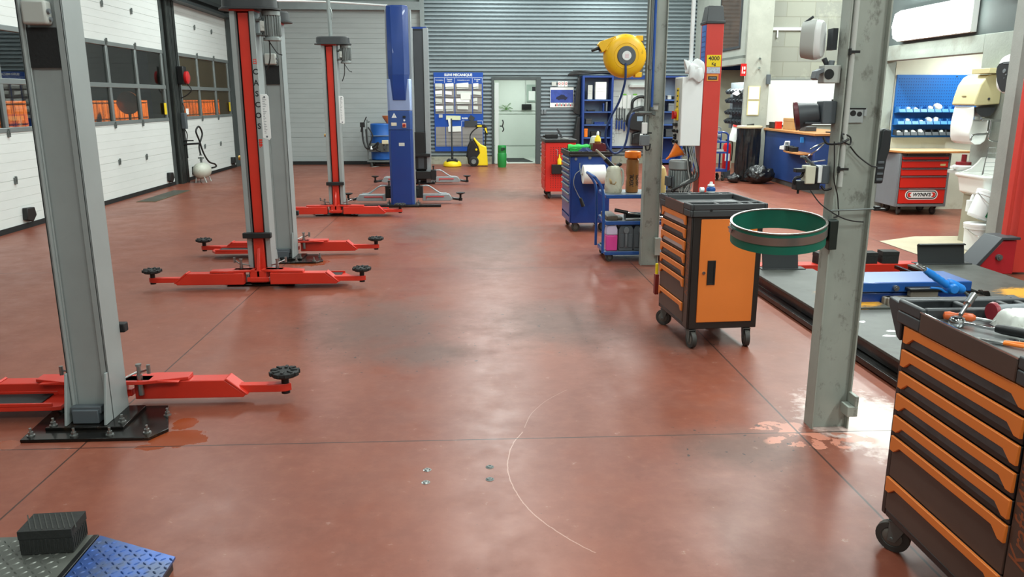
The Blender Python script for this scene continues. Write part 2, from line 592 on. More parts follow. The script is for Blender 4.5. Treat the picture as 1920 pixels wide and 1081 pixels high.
# ---- beyond the left doors: dark yard with a fence under a sodium lamp
struct(MB().box(-30, -6.4, 0, 45, -0.3, -0.02).out('ground_outside', mat('yard_asphalt', '#2a2826', 0.8)))
struct(MB().box(-24.5, -24, 0, 60, 0, 6).out('wall_outside', mat('yard_wall', '#20201f', 0.9)))

# ---- back wall: grey sectional gate, corrugated sheet, low concrete plinth
def gate():
    root = sempty('door_3')
    pts = [(21.5, 0.09), (21.45, 0.09)]
    z = 0.09
    k = 0
    while z < 4.1:
        zz = min(z + 0.125, 4.1)
        s = 0.01 if k % 5 == 4 else 0.004
        pts += [(21.45, zz - s), (21.46, zz - s * 0.5), (21.45, zz)]
        z = zz
        k += 1
    pts += [(21.5, 4.1)]
    MB().prism(pts, 'x', -4.78, -1.24).out('gate_panel', M_gate, root)
    MB().box(-4.78, -1.24, 21.40, 21.5, 0.0, 0.09).out('bottom_seal', M_rubber, root)
    return root
gate()
struct(MB().box(-6.3, -4.78, 21.45, 21.6, 0, CEIL).box(-4.78, -1.24, 21.45, 21.6, 4.1, CEIL).out('wall_back_left', mat('back_left_wall', '#7c8483', 0.6, var=0.06)))
struct(MB().box(-4.78, -1.24, 21.3, 21.45, 3.9, 4.1).box(-1.24, -1.13, 21.33, 21.6, 0.0, CEIL).out('trim_3', mat('gate_jamb', '#8c9595', 0.45, 0.4)))

DX0, DX1, DZ = 0.60, 1.80, 2.2
def corr(x0, x1, z0, z1, mb):
    n = round((z1 - z0) / 0.0985)
    p = (z1 - z0) / n
    prof = []
    for i in range(n):
        z = z0 + i * p
        prof += [(21.475, z), (21.475, z + p * 0.32), (21.40, z + p * 0.40), (21.40, z + p * 0.86)]
    prof.append((21.475, z1))
    poly = [(21.56, z0)] + prof + [(21.56, z1)]
    mb.prism(poly, 'x', x0, x1)
P0 = 0.0985
cw = MB()
zt = 0.20 + 21 * P0
corr(-1.13, DX0, 0.20, zt, cw)
corr(DX1, 6.32, 0.20, zt, cw)
corr(-1.13, 6.32, zt, zt + 31 * P0, cw)
cw_o = struct(cw.out('wall_back', M_corr, ang=20))
struct(MB().box(-1.13, DX0 - 0.02, 21.38, 21.56, 0, 0.2).box(DX1 + 0.02, 6.3, 21.38, 21.56, 0, 0.2).out('baseboard_back', M_concbase))
# doorway
fr = MB()
fr.box(DX0 - 0.02, DX0 + 0.05, 21.36, 21.62, 0, DZ + 0.06)
fr.box(DX1 - 0.04, DX1 + 0.08, 21.36, 21.62, 0, DZ + 0.06)
fr.box(DX0 + 0.05, DX1 - 0.04, 21.36, 21.62, DZ - 0.02, DZ + 0.06)
struct(fr.out('trim_4', mat('doorway_frame', '#4a5152', 0.45, 0.3), bev=0.006))
leaf = sempty('door_4')
MB().obox((0.715, 21.33, 1.06), (0.10, 0.045, 2.1), (0, 0, 0.0)).out('door_leaf', mat('door_leaf_edge', '#c4cbc8', 0.5, var=0.03), leaf, bev=0.004)
MB().cyl((0.80, 21.3, 1.0), (0.86, 21.22, 1.0), 0.014).tube([(0.86, 21.22, 1.0), (0.88, 21.2, 1.1), (0.86, 21.22, 1.16)], 0.016).tube([(0.86, 21.22, 1.0), (0.89, 21.2, 0.92), (0.86, 21.22, 0.86)], 0.016).out('handle', M_black, leaf)
# lobby behind the doorway
M_lobby = mat('lobby_panel', '#d7dfd6', 0.6, var=0.02)
lb = MB()
lb.box(0.2, 2.6, 23.6, 23.7, 0, 2.6)
lb.box(0.1, 0.2, 21.62, 23.7, 0, 2.6)
lb.box(2.6, 2.7, 21.62, 23.7, 0, 2.6)
lb.box(0.2, 2.6, 21.62, 23.6, 2.5, 2.6)
struct(lb.out('wall_lobby', M_lobby))
struct(MB().box(0.2, 2.6, 21.5, 23.6, 0.0, 0.02).out('floor_lobby', mat('lobby_floor', '#b9bfb6', 0.5)))
struct(MB().box(0.2, 2.6, 23.585, 23.6, 0.36, 0.375).box(0.2, 2.6, 23.585, 23.6, 1.27, 1.285).box(0.2, 2.6, 23.585, 23.6, 1.36, 1.37).box(1.62, 1.63, 23.585, 23.6, 1.37, 2.3).out('trim_5', mat('lobby_groove', '#a5ada5', 0.6)))

# ---- right side: partition with the alcove, cross wall, pier, block wall
pw = MB()
pw.box(WR, WR + 0.16, 8.4, 9.78, 0, 2.47)
pw.box(WR, WR + 0.16, 9.78, 12.09, 2.25, 2.47)
pw.box(WR, WR + 0.16, 12.09, 12.45, 0, 2.47)
pw.box(WR + 0.16, 9.3, 12.12, 12.45, 0, 2.8)
struct(pw.out('wall_right', M_conc, bev=0.008))
struct(MB().box(WR + 0.17, 9.3, 12.1, 12.118, 0, 2.6).out('wall_alcove', M_plaster))
struct(MB().box(WR + 0.05, 9.3, 8.4, 12.45, 2.62, 2.72).box(WR + 0.03, WR + 0.16, 8.4, 12.45, 2.475, 3.7).out('trim_6', mat('upper_gap_grey', '#4f5857', 0.7, var=0.08)))  # alcove roof, plus a dark panel standing for the shaded gap above the wall
struct(MB().box(5.74, 6.6, 8.27, 8.44, 0, CEIL).out('pillar', mat('pier_concrete', '#8f918b', 0.75, var=0.12, vscale=2, bump=0.15)))
struct(MB().box(6.0, 6.298, 8.8, 9.32, 0.0, 0.585).out('trim_7', mat('sink_plinth', '#9c9784', 0.8, var=0.1, dirt='#7a745f')))
struct(MB().poly([(5.62, 9.62, 0.004), (5.0, 9.3, 0.004), (5.0, 8.44, 0.004), (5.64, 8.38, 0.004), (6.3, 8.42, 0.004), (6.3, 9.62, 0.004)]).out('trim_8', mat('bare_screed', '#b3a88f', 0.75, var=0.1)))

def block_material():
    m, nt, b = newmat('concrete_blocks')
    L = nt.links.new
    tc = node(nt, 'ShaderNodeTexCoord')
    sp = node(nt, 'ShaderNodeSeparateXYZ')
    cb = node(nt, 'ShaderNodeCombineXYZ')
    L(tc.outputs['Object'], sp.inputs[0])
    L(sp.outputs[0], cb.inputs[0])
    L(sp.outputs[2], cb.inputs[1])
    br = nt.nodes.new('ShaderNodeTexBrick')
    L(cb.outputs[0], br.inputs['Vector'])
    br.inputs['Scale'].default_value = 1.0
    br.inputs['Brick Width'].default_value = 0.62
    br.inputs['Row Height'].default_value = 0.31
    br.inputs['Mortar Size'].default_value = 0.007
    br.inputs['Color1'].default_value = hexc('#a0a193')
    br.inputs['Color2'].default_value = hexc('#8f9088')
    br.inputs['Mortar'].default_value = hexc('#8a897c')
    nz = node(nt, 'ShaderNodeTexNoise', Scale=2.2, Detail=8.0, Roughness=0.7)
    L(tc.outputs['Object'], nz.inputs['Vector'])
    mr = node(nt, 'ShaderNodeMapRange')
    mr.inputs['From Min'].default_value = 0.56
    mr.inputs['From Max'].default_value = 0.68
    mr.inputs['To Max'].default_value = 0.5
    L(nz.outputs['Fac'], mr.inputs['Value'])
    mx = node(nt, 'ShaderNodeMix', _data_type='RGBA')
    L(mr.outputs['Result'], mx.inputs[0])
    L(br.outputs['Color'], mx.inputs[6])
    mx.inputs[7].default_value = hexc('#bbbbaa')
    L(mx.outputs[2], b.inputs['Base Color'])
    b.inputs['Roughness'].default_value = 0.9
    bp = node(nt, 'ShaderNodeBump', Strength=0.5, Distance=0.01)
    L(br.outputs['Fac'], bp.inputs['Height'])
    bp.invert = True
    L(bp.outputs['Normal'], b.inputs['Normal'])
    return m
struct(MB().box(6.3, 9.3, 17.5, 17.7, 0, CEIL).out('wall_blocks', block_material()))
# slender concrete pier between the cabin and the block wall
pc = MB()
pc.prism([(5.86, 17.1), (6.36, 17.0), (6.42, 17.5), (5.98, 17.5)], 'z', 0, CEIL)
struct(pc.out('pillar_rear', mat('rear_pier', '#a3a59a', 0.8, var=0.12, dirt='#7f7f72', bump=0.15), bev=0.01))
# mezzanine cabin above the rack bay
cb = MB()
cb.box(5.95, 6.05, 17.5, 21.4, 2.62, CEIL)
cb.box(5.9, 6.1, 17.5, 21.4, 2.44, 2.56)
struct(cb.out('wall_cabin', mat('cabin_panel', '#a3a89f', 0.6, var=0.08)))
struct(MB().box(5.93, 6.1, 17.5, 21.4, 2.56, 2.62).out('trim_9', mat('cabin_edge', '#6f746d', 0.6)))
win = sempty('window_1')
MB().box(5.92, 5.95, 17.78, 19.3, 2.78, 2.83).box(5.92, 5.95, 17.78, 19.3, 4.2, 4.25).box(5.92, 5.95, 17.78, 17.83, 2.83, 4.2).box(5.92, 5.95, 19.25, 19.3, 2.83, 4.2).out('window_frame', M_darkgrey, win)
MB().box(5.93, 5.945, 17.83, 19.25, 2.83, 4.2).out('pane', mat('cabin_window_glass', '#4d3c30', 0.12, var=0.35, vscale=2.5), win)  # orange-brown reflection is painted into the opaque pane colour
struct(MB().box(7.4, 7.5, 17.7, 21.5, 0, 2.44).box(6.325, 7.4, 21.4, 21.5, 0, 2.44).out('wall_rack_bay', mat('rack_bay_wall', '#b9b9a6', 0.8, var=0.08)))
# ================================================================== TWO-POST LIFTS
def lift_pad(root, x, y, z, r=0.08, m=M_pad):
    """round rubber pad on a short stem, notched rim"""
    b = MB()
    prof = [(0.0, -0.012), (r * 0.85, -0.012), (r, 0.0), (r, 0.018), (r * 0.86, 0.024), (r * 0.5, 0.02), (0.0, 0.02)]
    b.lathe(prof, (x, y, z), n=22)
    for k in range(8):
        t = 2 * PI * k / 8
        b.obox((x + math.cos(t) * r * 0.68, y + math.sin(t) * r * 0.68, z + 0.024), (r * 0.5, r * 0.2, 0.012), (0, 0, t))
        b.obox((x + math.cos(t + .4) * r * 0.99, y + math.sin(t + .4) * r * 0.99, z + 0.009), (0.014, r * 0.42, 0.024), (0, 0, t + .4))
    return b.out('lift_pad', m, root, bev=0.003)

def red_post():
    root = thing('lift_post', '', 'vehicle lift')
    b = MB()
    b.box(-.092, .092, .07, .085, .03, 2.44)
    for s in (-1, 1):
        a, c = sorted((s * .096, s * .107))
        b.box(a, c, -.095, .1, .03, 2.44)
        a, c = sorted((s * .058, s * .107))
        b.box(a, c, -.1, -.088, .03, 2.44)
        a, c = sorted((s * .058, s * .068))
        b.box(a, c, -.1, -.05, .03, 2.44)
        a, c = sorted((s * .07, s * .107))
        b.box(a, c, .088, .1, .03, 2.44)
    b.out('column', M_post, root, bev=0.004)
    MB().box(-.095, .095, -.03, -.022, .05, 2.43).out('screw_channel', M_black, root)
    MB().box(-.044, .044, -.066, -.058, .3, 2.43).out('screw_cover', M_red, root, bev=0.003)
    MB().cyl((.085, .106, .1), (.085, .106, 2.2), .009, n=8).out('cable_pipe', M_post, root)
    for s in (-1, 1):
        g = MB()
        g.prism([(.1, .035), (.185, .035), (.175, .08), (.12, .3), (.1, .3)], 'x', s * .101 - .006, s * .101 + .006)
        g.out('gusset', M_post, root, bev=0.002)
    g = MB()
    g.box(-.06, .075, .1, .16, .036, .11).box(-.07, .085, .1, .145, .085, .125)
    g.out('foot_block', M_slate, root, bev=0.004)
    MB().prism([(.27, .31), (-.37, .31), (-.43, .2), (-.31, -.13), (.31, -.13)], 'z', 0.001, .018).out('base_plate', M_grease, root, bev=0.003)
    MB().box(-.2, .2, -.1, .2, .018, .034).out('shim_plate', M_grease, root, bev=0.003)
    for x, y, z in ((.24, .26, .018), (.02, .27, .018), (-.16, .27, .018), (-.34, .25, .018), (-.36, .02, .018), (.17, .17, .034), (-.17, .14, .034), (.25, -.08, .018)):
        MB().cyl((x, y, z), (x, y, z + .006), .02, n=16).cyl((x, y, z + .006), (x, y, z + .022), .013, n=6).cyl((x, y, z + .022), (x, y, z + .042), .007, n=8).out('anchor_bolt', M_bolt, root)
    MB().box(-.069, .069, .085, .1025, 1.845, 2.03).out('black_patch', M_rubber, root)
    MB().box(-.055, .06, .086, .15, 2.04, 2.15).out('junction_box', M_box, root, bev=0.012)
    MB().cyl((-.056, .13, 2.1), (-.066, .13, 2.1), .012, n=10).cyl((-.056, .12, 2.065), (-.065, .12, 2.065), .01, n=10).out('cable_gland', M_midgrey, root)
    # plastic hood over the drive
    c = MB()
    def st(x0, x1, r, n=10):
        p = []
        for i in range(n + 1):
            t = -PI / 2 + PI * i / n
            p.append((x1 - r + r * math.cos(t), r * math.sin(t)))
        for i in range(n + 1):
            t = PI / 2 + PI * i / n
            p.append((x0 + r + r * math.cos(t), r * math.sin(t)))
        return p
    lay = [(st(-.215, .315, .15), 2.455), (st(-.215, .315, .15), 2.468), (st(-.19, .29, .125), 2.475), (st(-.185, .285, .12), 2.55), (st(-.17, .27, .105), 2.565)]
    n = len(lay[0][0])
    vs = [(x, y, z) for pl, z in lay for x, y in pl]
    fs = [tuple(range(n - 1, -1, -1)), tuple(range((len(lay) - 1) * n, len(lay) * n))]
    for k in range(len(lay) - 1):
        for i in range(n):
            fs.append((k * n + i, k * n + (i + 1) % n, (k + 1) * n + (i + 1) % n, (k + 1) * n + i))
    c.add(vs, fs)
    c.out('drive_hood', M_cap, root)
    MB().box(-.107, .107, -.1, .1, 2.44, 2.455).out('head_plate', M_red, root, bev=0.002)
    # carriage
    b = MB()
    b.box(-.075, .075, -.2, -.06, .05, .16)
    b.prism([(-.05, .16), (.05, .16), (.045, .46), (-.045, .46)], 'y', -.115, -.07)
    b.prism([(-.2, .1), (-.2, .17), (-.115, .36), (-.115, .1)], 'x', -.014, .014)
    b.box(-.10, .10, -.215, -.17, .06, .10)
    b.out('carriage', M_red, root, bev=0.004)
    MB().box(-.128, .128, -.16, -.105, .455, .505).out('door_stop', M_rubber, root, bev=0.006)
    for s in (1, -1):
        arm = MB()
        poly = [(s * .12, .045), (s * .72, .045), (s * .735, .06), (s * .62, .15), (s * .12, .15)]
        arm.prism(poly, 'y', -.26, -.16)
        arm.prism([(s * .62, .152), (s * .735, .058), (s * .75, .062), (s * .635, .16)], 'y', -.262, -.158)
        a = arm.out('arm_sleeve', M_red, root, bev=0.004)
        br = MB()
        br.prism([(s * .06, -.1), (s * .06, -.21), (s * .22, -.255), (s * .42, -.255), (s * .42, -.17), (s * .2, -.1)], 'z', .152, .172)
        br.prism([(s * .03, .172), (s * .22, .172), (s * .38, .16), (s * .38, .152), (s * .03, .152)], 'y', -.2, -.12)
        br.out('arm_bracket', M_red, root, bev=0.003)
        inn = MB()
        inn.prism([(s * .6, -.235), (s * .6, -.185), (s * .9, -.18), (s * .955, -.185), (s * .985, -.21), (s * .955, -.235), (s * .9, -.24)], 'z', .065, .11)
        inn.out('extension_arm', M_red, root, bev=0.003)
        MB().cyl((s * .95, -.21, .11), (s * .95, -.21, .16), .022).cyl((s * .95, -.21, .05), (s * .95, -.21, .065), .025).out('pad_stem', M_blackmetal, root)
        lift_pad(root, s * .95, -.21, .165)
        pn = MB()
        pn.cyl((s * .165, -.14, .08), (s * .165, -.14, .2), .016).cyl((s * .165, -.14, .2), (s * .165, -.14, .25), .012).cyl((s * .165, -.14, .25), (s * .165, -.14, .262), .017, n=6)
        pn.cyl((s * .165 - .01, -.14, .215), (s * .165 + s * .07, -.10, .245), .006, n=8).cyl((s * .165 + .01, -.14, .215), (s * .165 - s * .09, -.08, .185), .006, n=8)
        pn.cyl((s * .165 + s * .07, -.1, .22), (s * .165 + s * .07, -.1, .27), .011, n=10)
        pn.out('locking_pin', M_bolt, root)
    t = MB()
    t.prism([(.2, .02), (.24, .03), (.76, .03), (.82, -.06), (.82, -.16), (.2, -.16)], 'z', .06, .085)
    for a in (((.24, .76, .02, .032)), ((.30, .76, -.17, -.155))):
        t.box(a[0], a[1], a[2], a[3], .085, .105)
    t.out('tool_tray', M_red, root, bev=0.003)
    MB().box(.32, .74, -.15, .015, .086, .094).out('tray_mat', M_rubber, root, bev=0.003)
    return root

A = red_post()
G_RED = 'red two-post lift columns'
Bp = dup(A)
Cp = dup(A)
place(A, (-2.03, 4.15, 0), PI, 'big grey lift post with red arms bolted on a wide oily black plate', G_RED)
place(Bp, (-1.965, 7.42, 0), 0, 'grey lift post with red strip and vertical black lettering facing the camera', G_RED)
# drive motor on the posts that face us
mo = MB()
cx, cy = .225, .01
mo.cyl((cx, cy, 2.205), (cx, cy, 2.43), .062, n=20)
for k in range(20):
    t = 2 * PI * k / 20
    mo.obox((cx + math.cos(t) * .07, cy + math.sin(t) * .07, 2.325), (.022, .006, .17), (0, 0, t))
mo.cyl((cx, cy, 2.2), (cx, cy, 2.225), .078, n=24).cyl((cx, cy, 2.41), (cx, cy, 2.45), .08, n=24)
motor = mo.out('drive_motor', M_motor, Bp, bev=0.003)
tb = MB().box(.145, .165, -.085, -.04, 2.26, 2.37).box(.108, .16, -.07, .05, 2.24, 2.26).box(.108, .16, -.07, .05, 2.36, 2.38)
tb.cyl((.15, -.09, 2.25), (.15, -.03, 2.25), .012, n=8).cyl((.15, -.09, 2.38), (.15, -.03, 2.38), .012, n=8)
tb.out('motor_bracket', M_galv, Bp, bev=0.003)
MB().box(.15, .185, -.1, -.085, 2.275, 2.36).out('terminal_box', M_box, Bp, bev=0.004)
MB().tube([(.2, .0, 2.2), (.19, .02, 2.05), (.15, .05, 1.95)], .006).tube([(.2, -.03, 2.2), (.26, .0, 2.1), (.3, .02, 2.08)], .005).out('motor_cable', M_bcable, Bp)
pl = MB()
pl.prism([(.108, 1.36), (.165, 1.34), (.18, 1.36), (.18, 1.72), (.165, 1.74), (.108, 1.74)], 'y', -.1, -.094)
pl.out('instruction_plate', M_sheet, Bp, bev=0.002)
it = MB()
for i in range(22):
    it.box(.125, .125 + random.uniform(.012, .035), -.1008, -.1, 1.40 + i * .0145, 1.404 + i * .0145)
for z in (1.37, 1.715):
    it.cyl((.145, -.102, z), (.145, -.1, z), .009, n=10)
it.out('instruction_print', M_inkgrey, Bp)
MB().cyl((-.107, -.06, 1.18), (-.13, -.06, 1.18), .022, n=12).out('limit_knob', mat('brass_knob', '#b58a3a', 0.4, 0.6), Bp)
Dp = dup(Bp)
place(Dp, (-2.0, 11.97, 0), 0, 'grey lift post with red strip standing before the grey gate, conduit rising from its hood', G_RED)
place(Cp, (-2.02, 8.62, 0), PI, 'grey back of the lift post directly behind the lettered post, black patch high up', G_RED)
for i, ch in enumerate('CASCOS'):
    words(ch, .066, M_ink, Bp, (.083, -.1006, 1.93 - i * .094), name='lettering', bold=.0015)
lg = MB()
for i in range(3):
    lg.box(.068, .1, -.1006, -.1, 1.335 - i * .022, 1.347 - i * .022)
    lg.box(.07, .098, -.1006, -.1, 2.035 - i * .018, 2.041 - i * .018)
lg.obox((.076, -.1004, 1.31), (.01, .0008, .075)).obox((.09, -.1004, 1.31), (.007, .0008, .06)).obox((.072, -.1004, 2.018), (.005, .0008, .045)).obox((.096, -.1004, 2.018), (.005, .0008, .045))
lg.out('emblem', M_red, Bp)
# wall conduit down to the far post
tag(MB().tube([(-2.0, 12.02, CEIL - .01), (-2.0, 12.02, 3.2), (-1.985, 12.02, 2.57)], .028, smooth=False).tube([(-1.99, 12.02, 3.0), (-1.95, 12.0, 2.9), (-1.955, 12.0, 2.8)], .008).out('conduit_pipe', M_alu), 'grey conduit pipe dropping from the roof onto the lift post before the gate', 'pipe')

# ---- blue lift
def blue_post():
    root = thing('lift_post', '', 'vehicle lift')
    # back shroud: bevelled corners, pointed lower end
    def oc(w, d, c, y0):
        return [(-w, y0), (w, y0), (w, y0 + d - c), (w - c, y0 + d), (-w + c, y0 + d), (-w, y0 + d - c)]
    b = MB()
    lay = [(oc(.15, .12, .03, 0), 1.98), (oc(.165, .19, .075, 0), 2.06), (oc(.165, .19, .075, 0), 3.07), (oc(.155, .18, .07, 0), 3.09)]
    lay = [(oc(.165, .19, .075, 0), 2.06), (oc(.165, .19, .075, 0), 3.07), (oc(.155, .18, .07, 0), 3.09)]
    n = 6
    vs = [(x, y, z) for p, z in lay for x, y in p]
    fs = [(5, 4, 3, 2, 1, 0), tuple(range(2 * n, 3 * n))]
    for k in range(2):
        for i in range(n):
            fs.append((k * n + i, k * n + (i + 1) % n, (k + 1) * n + (i + 1) % n, (k + 1) * n + i))
    b.add(vs, fs)
    b.add([(-.165, .115, 2.06), (-.09, .19, 2.06), (.09, .19, 2.06), (.165, .115, 2.06), (-.105, .14, 1.68), (-.09, .15, 1.68), (.09, .15, 1.68), (.105, .14, 1.68), (-.165, .1, 2.06), (.165, .1, 2.06), (-.105, .1, 1.68), (.105, .1, 1.68)],
          [(0, 1, 5, 4), (1, 2, 6, 5), (2, 3, 7, 6), (8, 0, 4, 10), (3, 9, 11, 7), (4, 5, 6, 7, 11, 10), (8, 9, 3, 2, 1, 0), (8, 10, 11, 9)])
    b.out('upper_shroud', M_blue, root, bev=0.004)
    MB().prism([(-.19, 0), (.19, 0), (.19, .11), (.155, .14), (-.155, .14), (-.19, .11)], 'z', .03, 1.22).out('lower_cover', M_blue, root, bev=0.004)
    MB().prism([(-.19, 0), (.19, 0), (.19, .11), (.155, .14), (-.155, .14), (-.19, .11)], 'z', 1.52, 2.0).out('shroud_plate', M_blueshine, root, bev=0.004)
    MB().prism([(-.19, 0), (.19, 0), (.19, .11), (.155, .142), (-.155, .142), (-.19, .11)], 'z', 1.225, 1.515).out('control_panel', M_bluegrey, root, bev=0.003)
    # panel furniture sits on the back (+Y) face
    yb = .142
    MB().prism([(.05, 1.41), (.13, 1.41), (.09, 1.485)], 'y', yb, yb + .003).out('warning_triangle', M_sheet, root)
    MB().box(.087, .093, yb + .003, yb + .0036, 1.435, 1.46).box(.087, .093, yb + .003, yb + .0036, 1.422, 1.429).out('warning_mark', M_ink, root)
    MB().box(.055, .14, yb, yb + .003, 1.285, 1.335).out('rating_label', mat('rating_label', '#d9d0b8', 0.5, var=0.15, vscale=40), root)
    MB().box(-.095, -.035, yb, yb + .012, 1.255, 1.33).out('switch_base', mat('switch_base', '#d8a38a', 0.5), root, bev=0.004)
    MB().cyl((-.065, yb + .012, 1.293), (-.065, yb + .04, 1.293), .022, n=14).obox((-.065, yb + .045, 1.293), (.045, .014, .014)).out('main_switch', mat('switch_red', '#a01814', 0.4), root, bev=0.002)
    MB().cyl((-.068, yb, 1.37), (-.068, yb + .015, 1.37), .015, n=12).out('indicator', M_sheet, root)
    MB().box(-.09, -.045, yb, yb + .02, 1.405, 1.44).out('push_button', M_black, root, bev=0.004)
    MB().box(-.06, .03, yb - .001, yb + .001, .97, 1.02).out('serial_plate', M_paper2, root)
    rl = MB()
    for s in (-1, 1):
        a, c = sorted((s * .14, s * .2))
        rl.box(a, c, -.16, -.001, .03, 3.05)
        a, c = sorted((s * .10, s * .2))
        rl.box(a, c, -.18, -.16, .03, 3.05)
    rl.out('column', M_arm, root, bev=0.004)
    MB().box(-.138, .138, -.12, -.002, .05, 3.04).out('screw_channel', M_black, root)
    MB().box(-.095, .095, -.15, -.122, 1.05, 3.0).out('screw_cover', M_darkgrey, root, bev=0.003)
    c = MB()
    c.box(-.135, .09, -.23, -.125, .62, 1.05).box(-.12, .12, -.2, -.125, .3, .62).box(-.12, .19, -.26, -.18, .56, .62)
    c.box(-.25, .25, -.32, -.19, .12, .27)
    for s in (-1, 1):
        a, d = sorted((s * .2, s * .31))
        c.box(a, d, -.33, -.2, .1, .3)
    c.out('carriage', M_black, root, bev=0.006)
    MB().box(-.055, .06, -.204, -.2, .32, .58).out('carriage_plate', M_darkgrey, root)
    MB().box(-.62, .62, .13, .21, .002, .04).box(-.27, .27, -.15, .22, .0, .035).out('base_plate', M_blackmetal, root, bev=0.004)
    for x in (-.24, .24):
        for y in (-.1, .17):
            MB().cyl((x, y, .04), (x, y, .058), .02, n=6).cyl((x, y, .058), (x, y, .085), .009, n=8).out('anchor_bolt', M_bolt, root)
    for s in (-1, 1):
        MB().prism([(s * .3, .05), (s * .76, .05), (s * .80, .075), (s * .74, .16), (s * .3, .16)], 'y', -.33, -.22).out('arm_sleeve', M_arm, root, bev=0.006)
        MB().tube([(s * .29, -.3, .29), (s * .36, -.3, .295), (s * .42, -.3, .28), (s * .54, -.3, .2), (s * .6, -.3, .168), (s * .7, -.3, .165)], .013).cyl((s * .3, -.3, .16), (s * .3, -.3, .29), .011, n=8).out('foot_guard', M_arm, root)
        h = MB()
        for yy in (-.335, -.215):
            h.box(min(s * .36, s * .66), max(s * .36, s * .66), yy - .006, yy + .006, .112, .128)
            h.box(min(s * .36, s * .37), max(s * .36, s * .37), yy - .006, yy + .006, .08, .12)
        h.out('extension_grip', mat('grip_red', '#c93a3a', 0.4), root)
        MB().tube([(s * .74, -.27, .1), (s * .82, -.27, .08), (s * .9, -.27, .07), (s * .93, -.27, .075)], .022).cyl((s * .93, -.27, .05), (s * .93, -.27, .15), .018).cyl((s * .93, -.27, .045), (s * .93, -.27, .09), .032).out('extension_arm', M_blackmetal, root)
        MB().lathe([(0, 0), (.03, 0), (.075, .02), (.078, .032), (.06, .03), (0, .026)], (s * .93, -.27, .148), n=20).out('lift_pad', M_pad, root)
        MB().cyl((s * .25, -.26, .3), (s * .25, -.26, .36), .012, n=8).lathe([(0, 0), (.02, .004), (.02, .02), (0, .028)], (s * .25, -.26, .355), n=10).out('release_knob', M_black, root)
    return root
E1 = blue_post()
E2 = dup(E1)
place(E1, (-1.10, 12.96, 0), PI, 'tall blue lift post with red switch and warning triangle on its back', 'blue two-post lift columns')
place(E2, (-1.0, 16.5, 0), 0, 'black channel lift post with silver rails just behind the tall blue post', 'blue two-post lift columns')
tag(MB().tube([(-3.0, 12.95, 3.16), (-2.2, 12.96, 3.15), (-1.25, 12.96, 3.10)], .014).out('cable_conduit', M_sheet), 'thin white conduit running sideways to the top of the blue lift post', 'conduit')
def settle(root):
    for ch in root.children:
        ch.location = ch.location - root.location
    return root

# ================================================================== FOUR-POST LIFT IN THE RIGHT BAY
def wear_material():
    m = mat('worn_runway_plate', '#4c4e49', 0.52, 0.15, var=0.25, vscale=4, dirt='#3b3a34', dscale=3.5, dcut=0.54)
    nt = m.node_tree
    b = nt.nodes['Principled BSDF']
    L = nt.links.new
    tc = node(nt, 'ShaderNodeTexCoord')
    cur = b.inputs['Base Color'].links[0].from_socket
    for (cx, cy, rx, ry) in ((2.98, 5.86, .34, .24), (4.62, 6.05, .42, .3), (3.02, 6.15, .26, .18)):
        mp = node(nt, 'ShaderNodeMapping', _vector_type='POINT')
        mp.inputs['Location'].default_value = (-cx / rx, -cy / ry, 0)
        mp.inputs['Scale'].default_value = (1 / rx, 1 / ry, 0)
        L(tc.outputs['Object'], mp.inputs['Vector'])
        ln = node(nt, 'ShaderNodeVectorMath', _operation='LENGTH')
        L(mp.outputs[0], ln.inputs[0])
        nz = node(nt, 'ShaderNodeTexNoise', Scale=26.0, Detail=8.0, Roughness=0.8)
        mp2 = node(nt, 'ShaderNodeMapping')
        mp2.inputs['Scale'].default_value = (.35, 1.7, 1)
        L(tc.outputs['Object'], mp2.inputs['Vector'])
        L(mp2.outputs[0], nz.inputs['Vector'])
        ad = node(nt, 'ShaderNodeMath', _operation='MULTIPLY_ADD')
        L(nz.outputs['Fac'], ad.inputs[0])
        ad.inputs[1].default_value = -1.7
        L(ln.outputs['Value'], ad.inputs[2])
        mr = node(nt, 'ShaderNodeMapRange')
        mr.inputs['From Min'].default_value = -0.12
        mr.inputs['From Max'].default_value = -0.3
        L(ad.outputs[0], mr.inputs['Value'])
        mx = node(nt, 'ShaderNodeMix', _data_type='RGBA')
        L(mr.outputs['Result'], mx.inputs[0])
        L(cur, mx.inputs[6])
        mx.inputs[7].default_value = hexc('#dc9d2c')
        cur = mx.outputs[2]
    L(cur, b.inputs['Base Color'])
    return m
M_wear = wear_material()

lift = thing('four_post_lift', 'lowered four post lift with dark runways, red posts and a 4000 kg plate', 'vehicle lift', (3.75, 7.5, 0))
MB().box(2.185, 2.345, 7.5, 7.68, 0.02, 2.38).box(2.12, 2.42, 7.44, 7.76, 0.0, 0.02).out('post', M_postred, lift, bev=0.006, label='red post bearing the yellow 4000 Kg plate')
MB().add([(2.18, 7.495, 2.38), (2.35, 7.495, 2.38), (2.35, 7.685, 2.38), (2.18, 7.685, 2.38), (2.2, 7.53, 2.53), (2.335, 7.53, 2.53), (2.335, 7.66, 2.53), (2.2, 7.66, 2.53)],
         [(3, 2, 1, 0), (4, 5, 6, 7), (0, 1, 5, 4), (1, 2, 6, 5), (2, 3, 7, 6), (3, 0, 4, 7)]).box(2.175, 2.355, 7.49, 7.69, 2.37, 2.395).out('post_cap', M_cap, lift, bev=0.004)
pp = MB().box(2.2, 2.333, 7.4965, 7.4995, 1.99, 2.095).out('capacity_plate', M_yel2, lift)
words('4000', .052, M_ink, lift, (2.2665, 7.4962, 2.063), bold=0.001)
words('Kg', .036, M_ink, lift, (2.2665, 7.4962, 2.014), bold=0.001)
MB().box(2.205, 2.33, 7.4965, 7.4995, 1.93, 1.985).out('notice_label', mat('notice_label', '#b9c4cf', 0.5, var=0.25, vscale=60), lift)
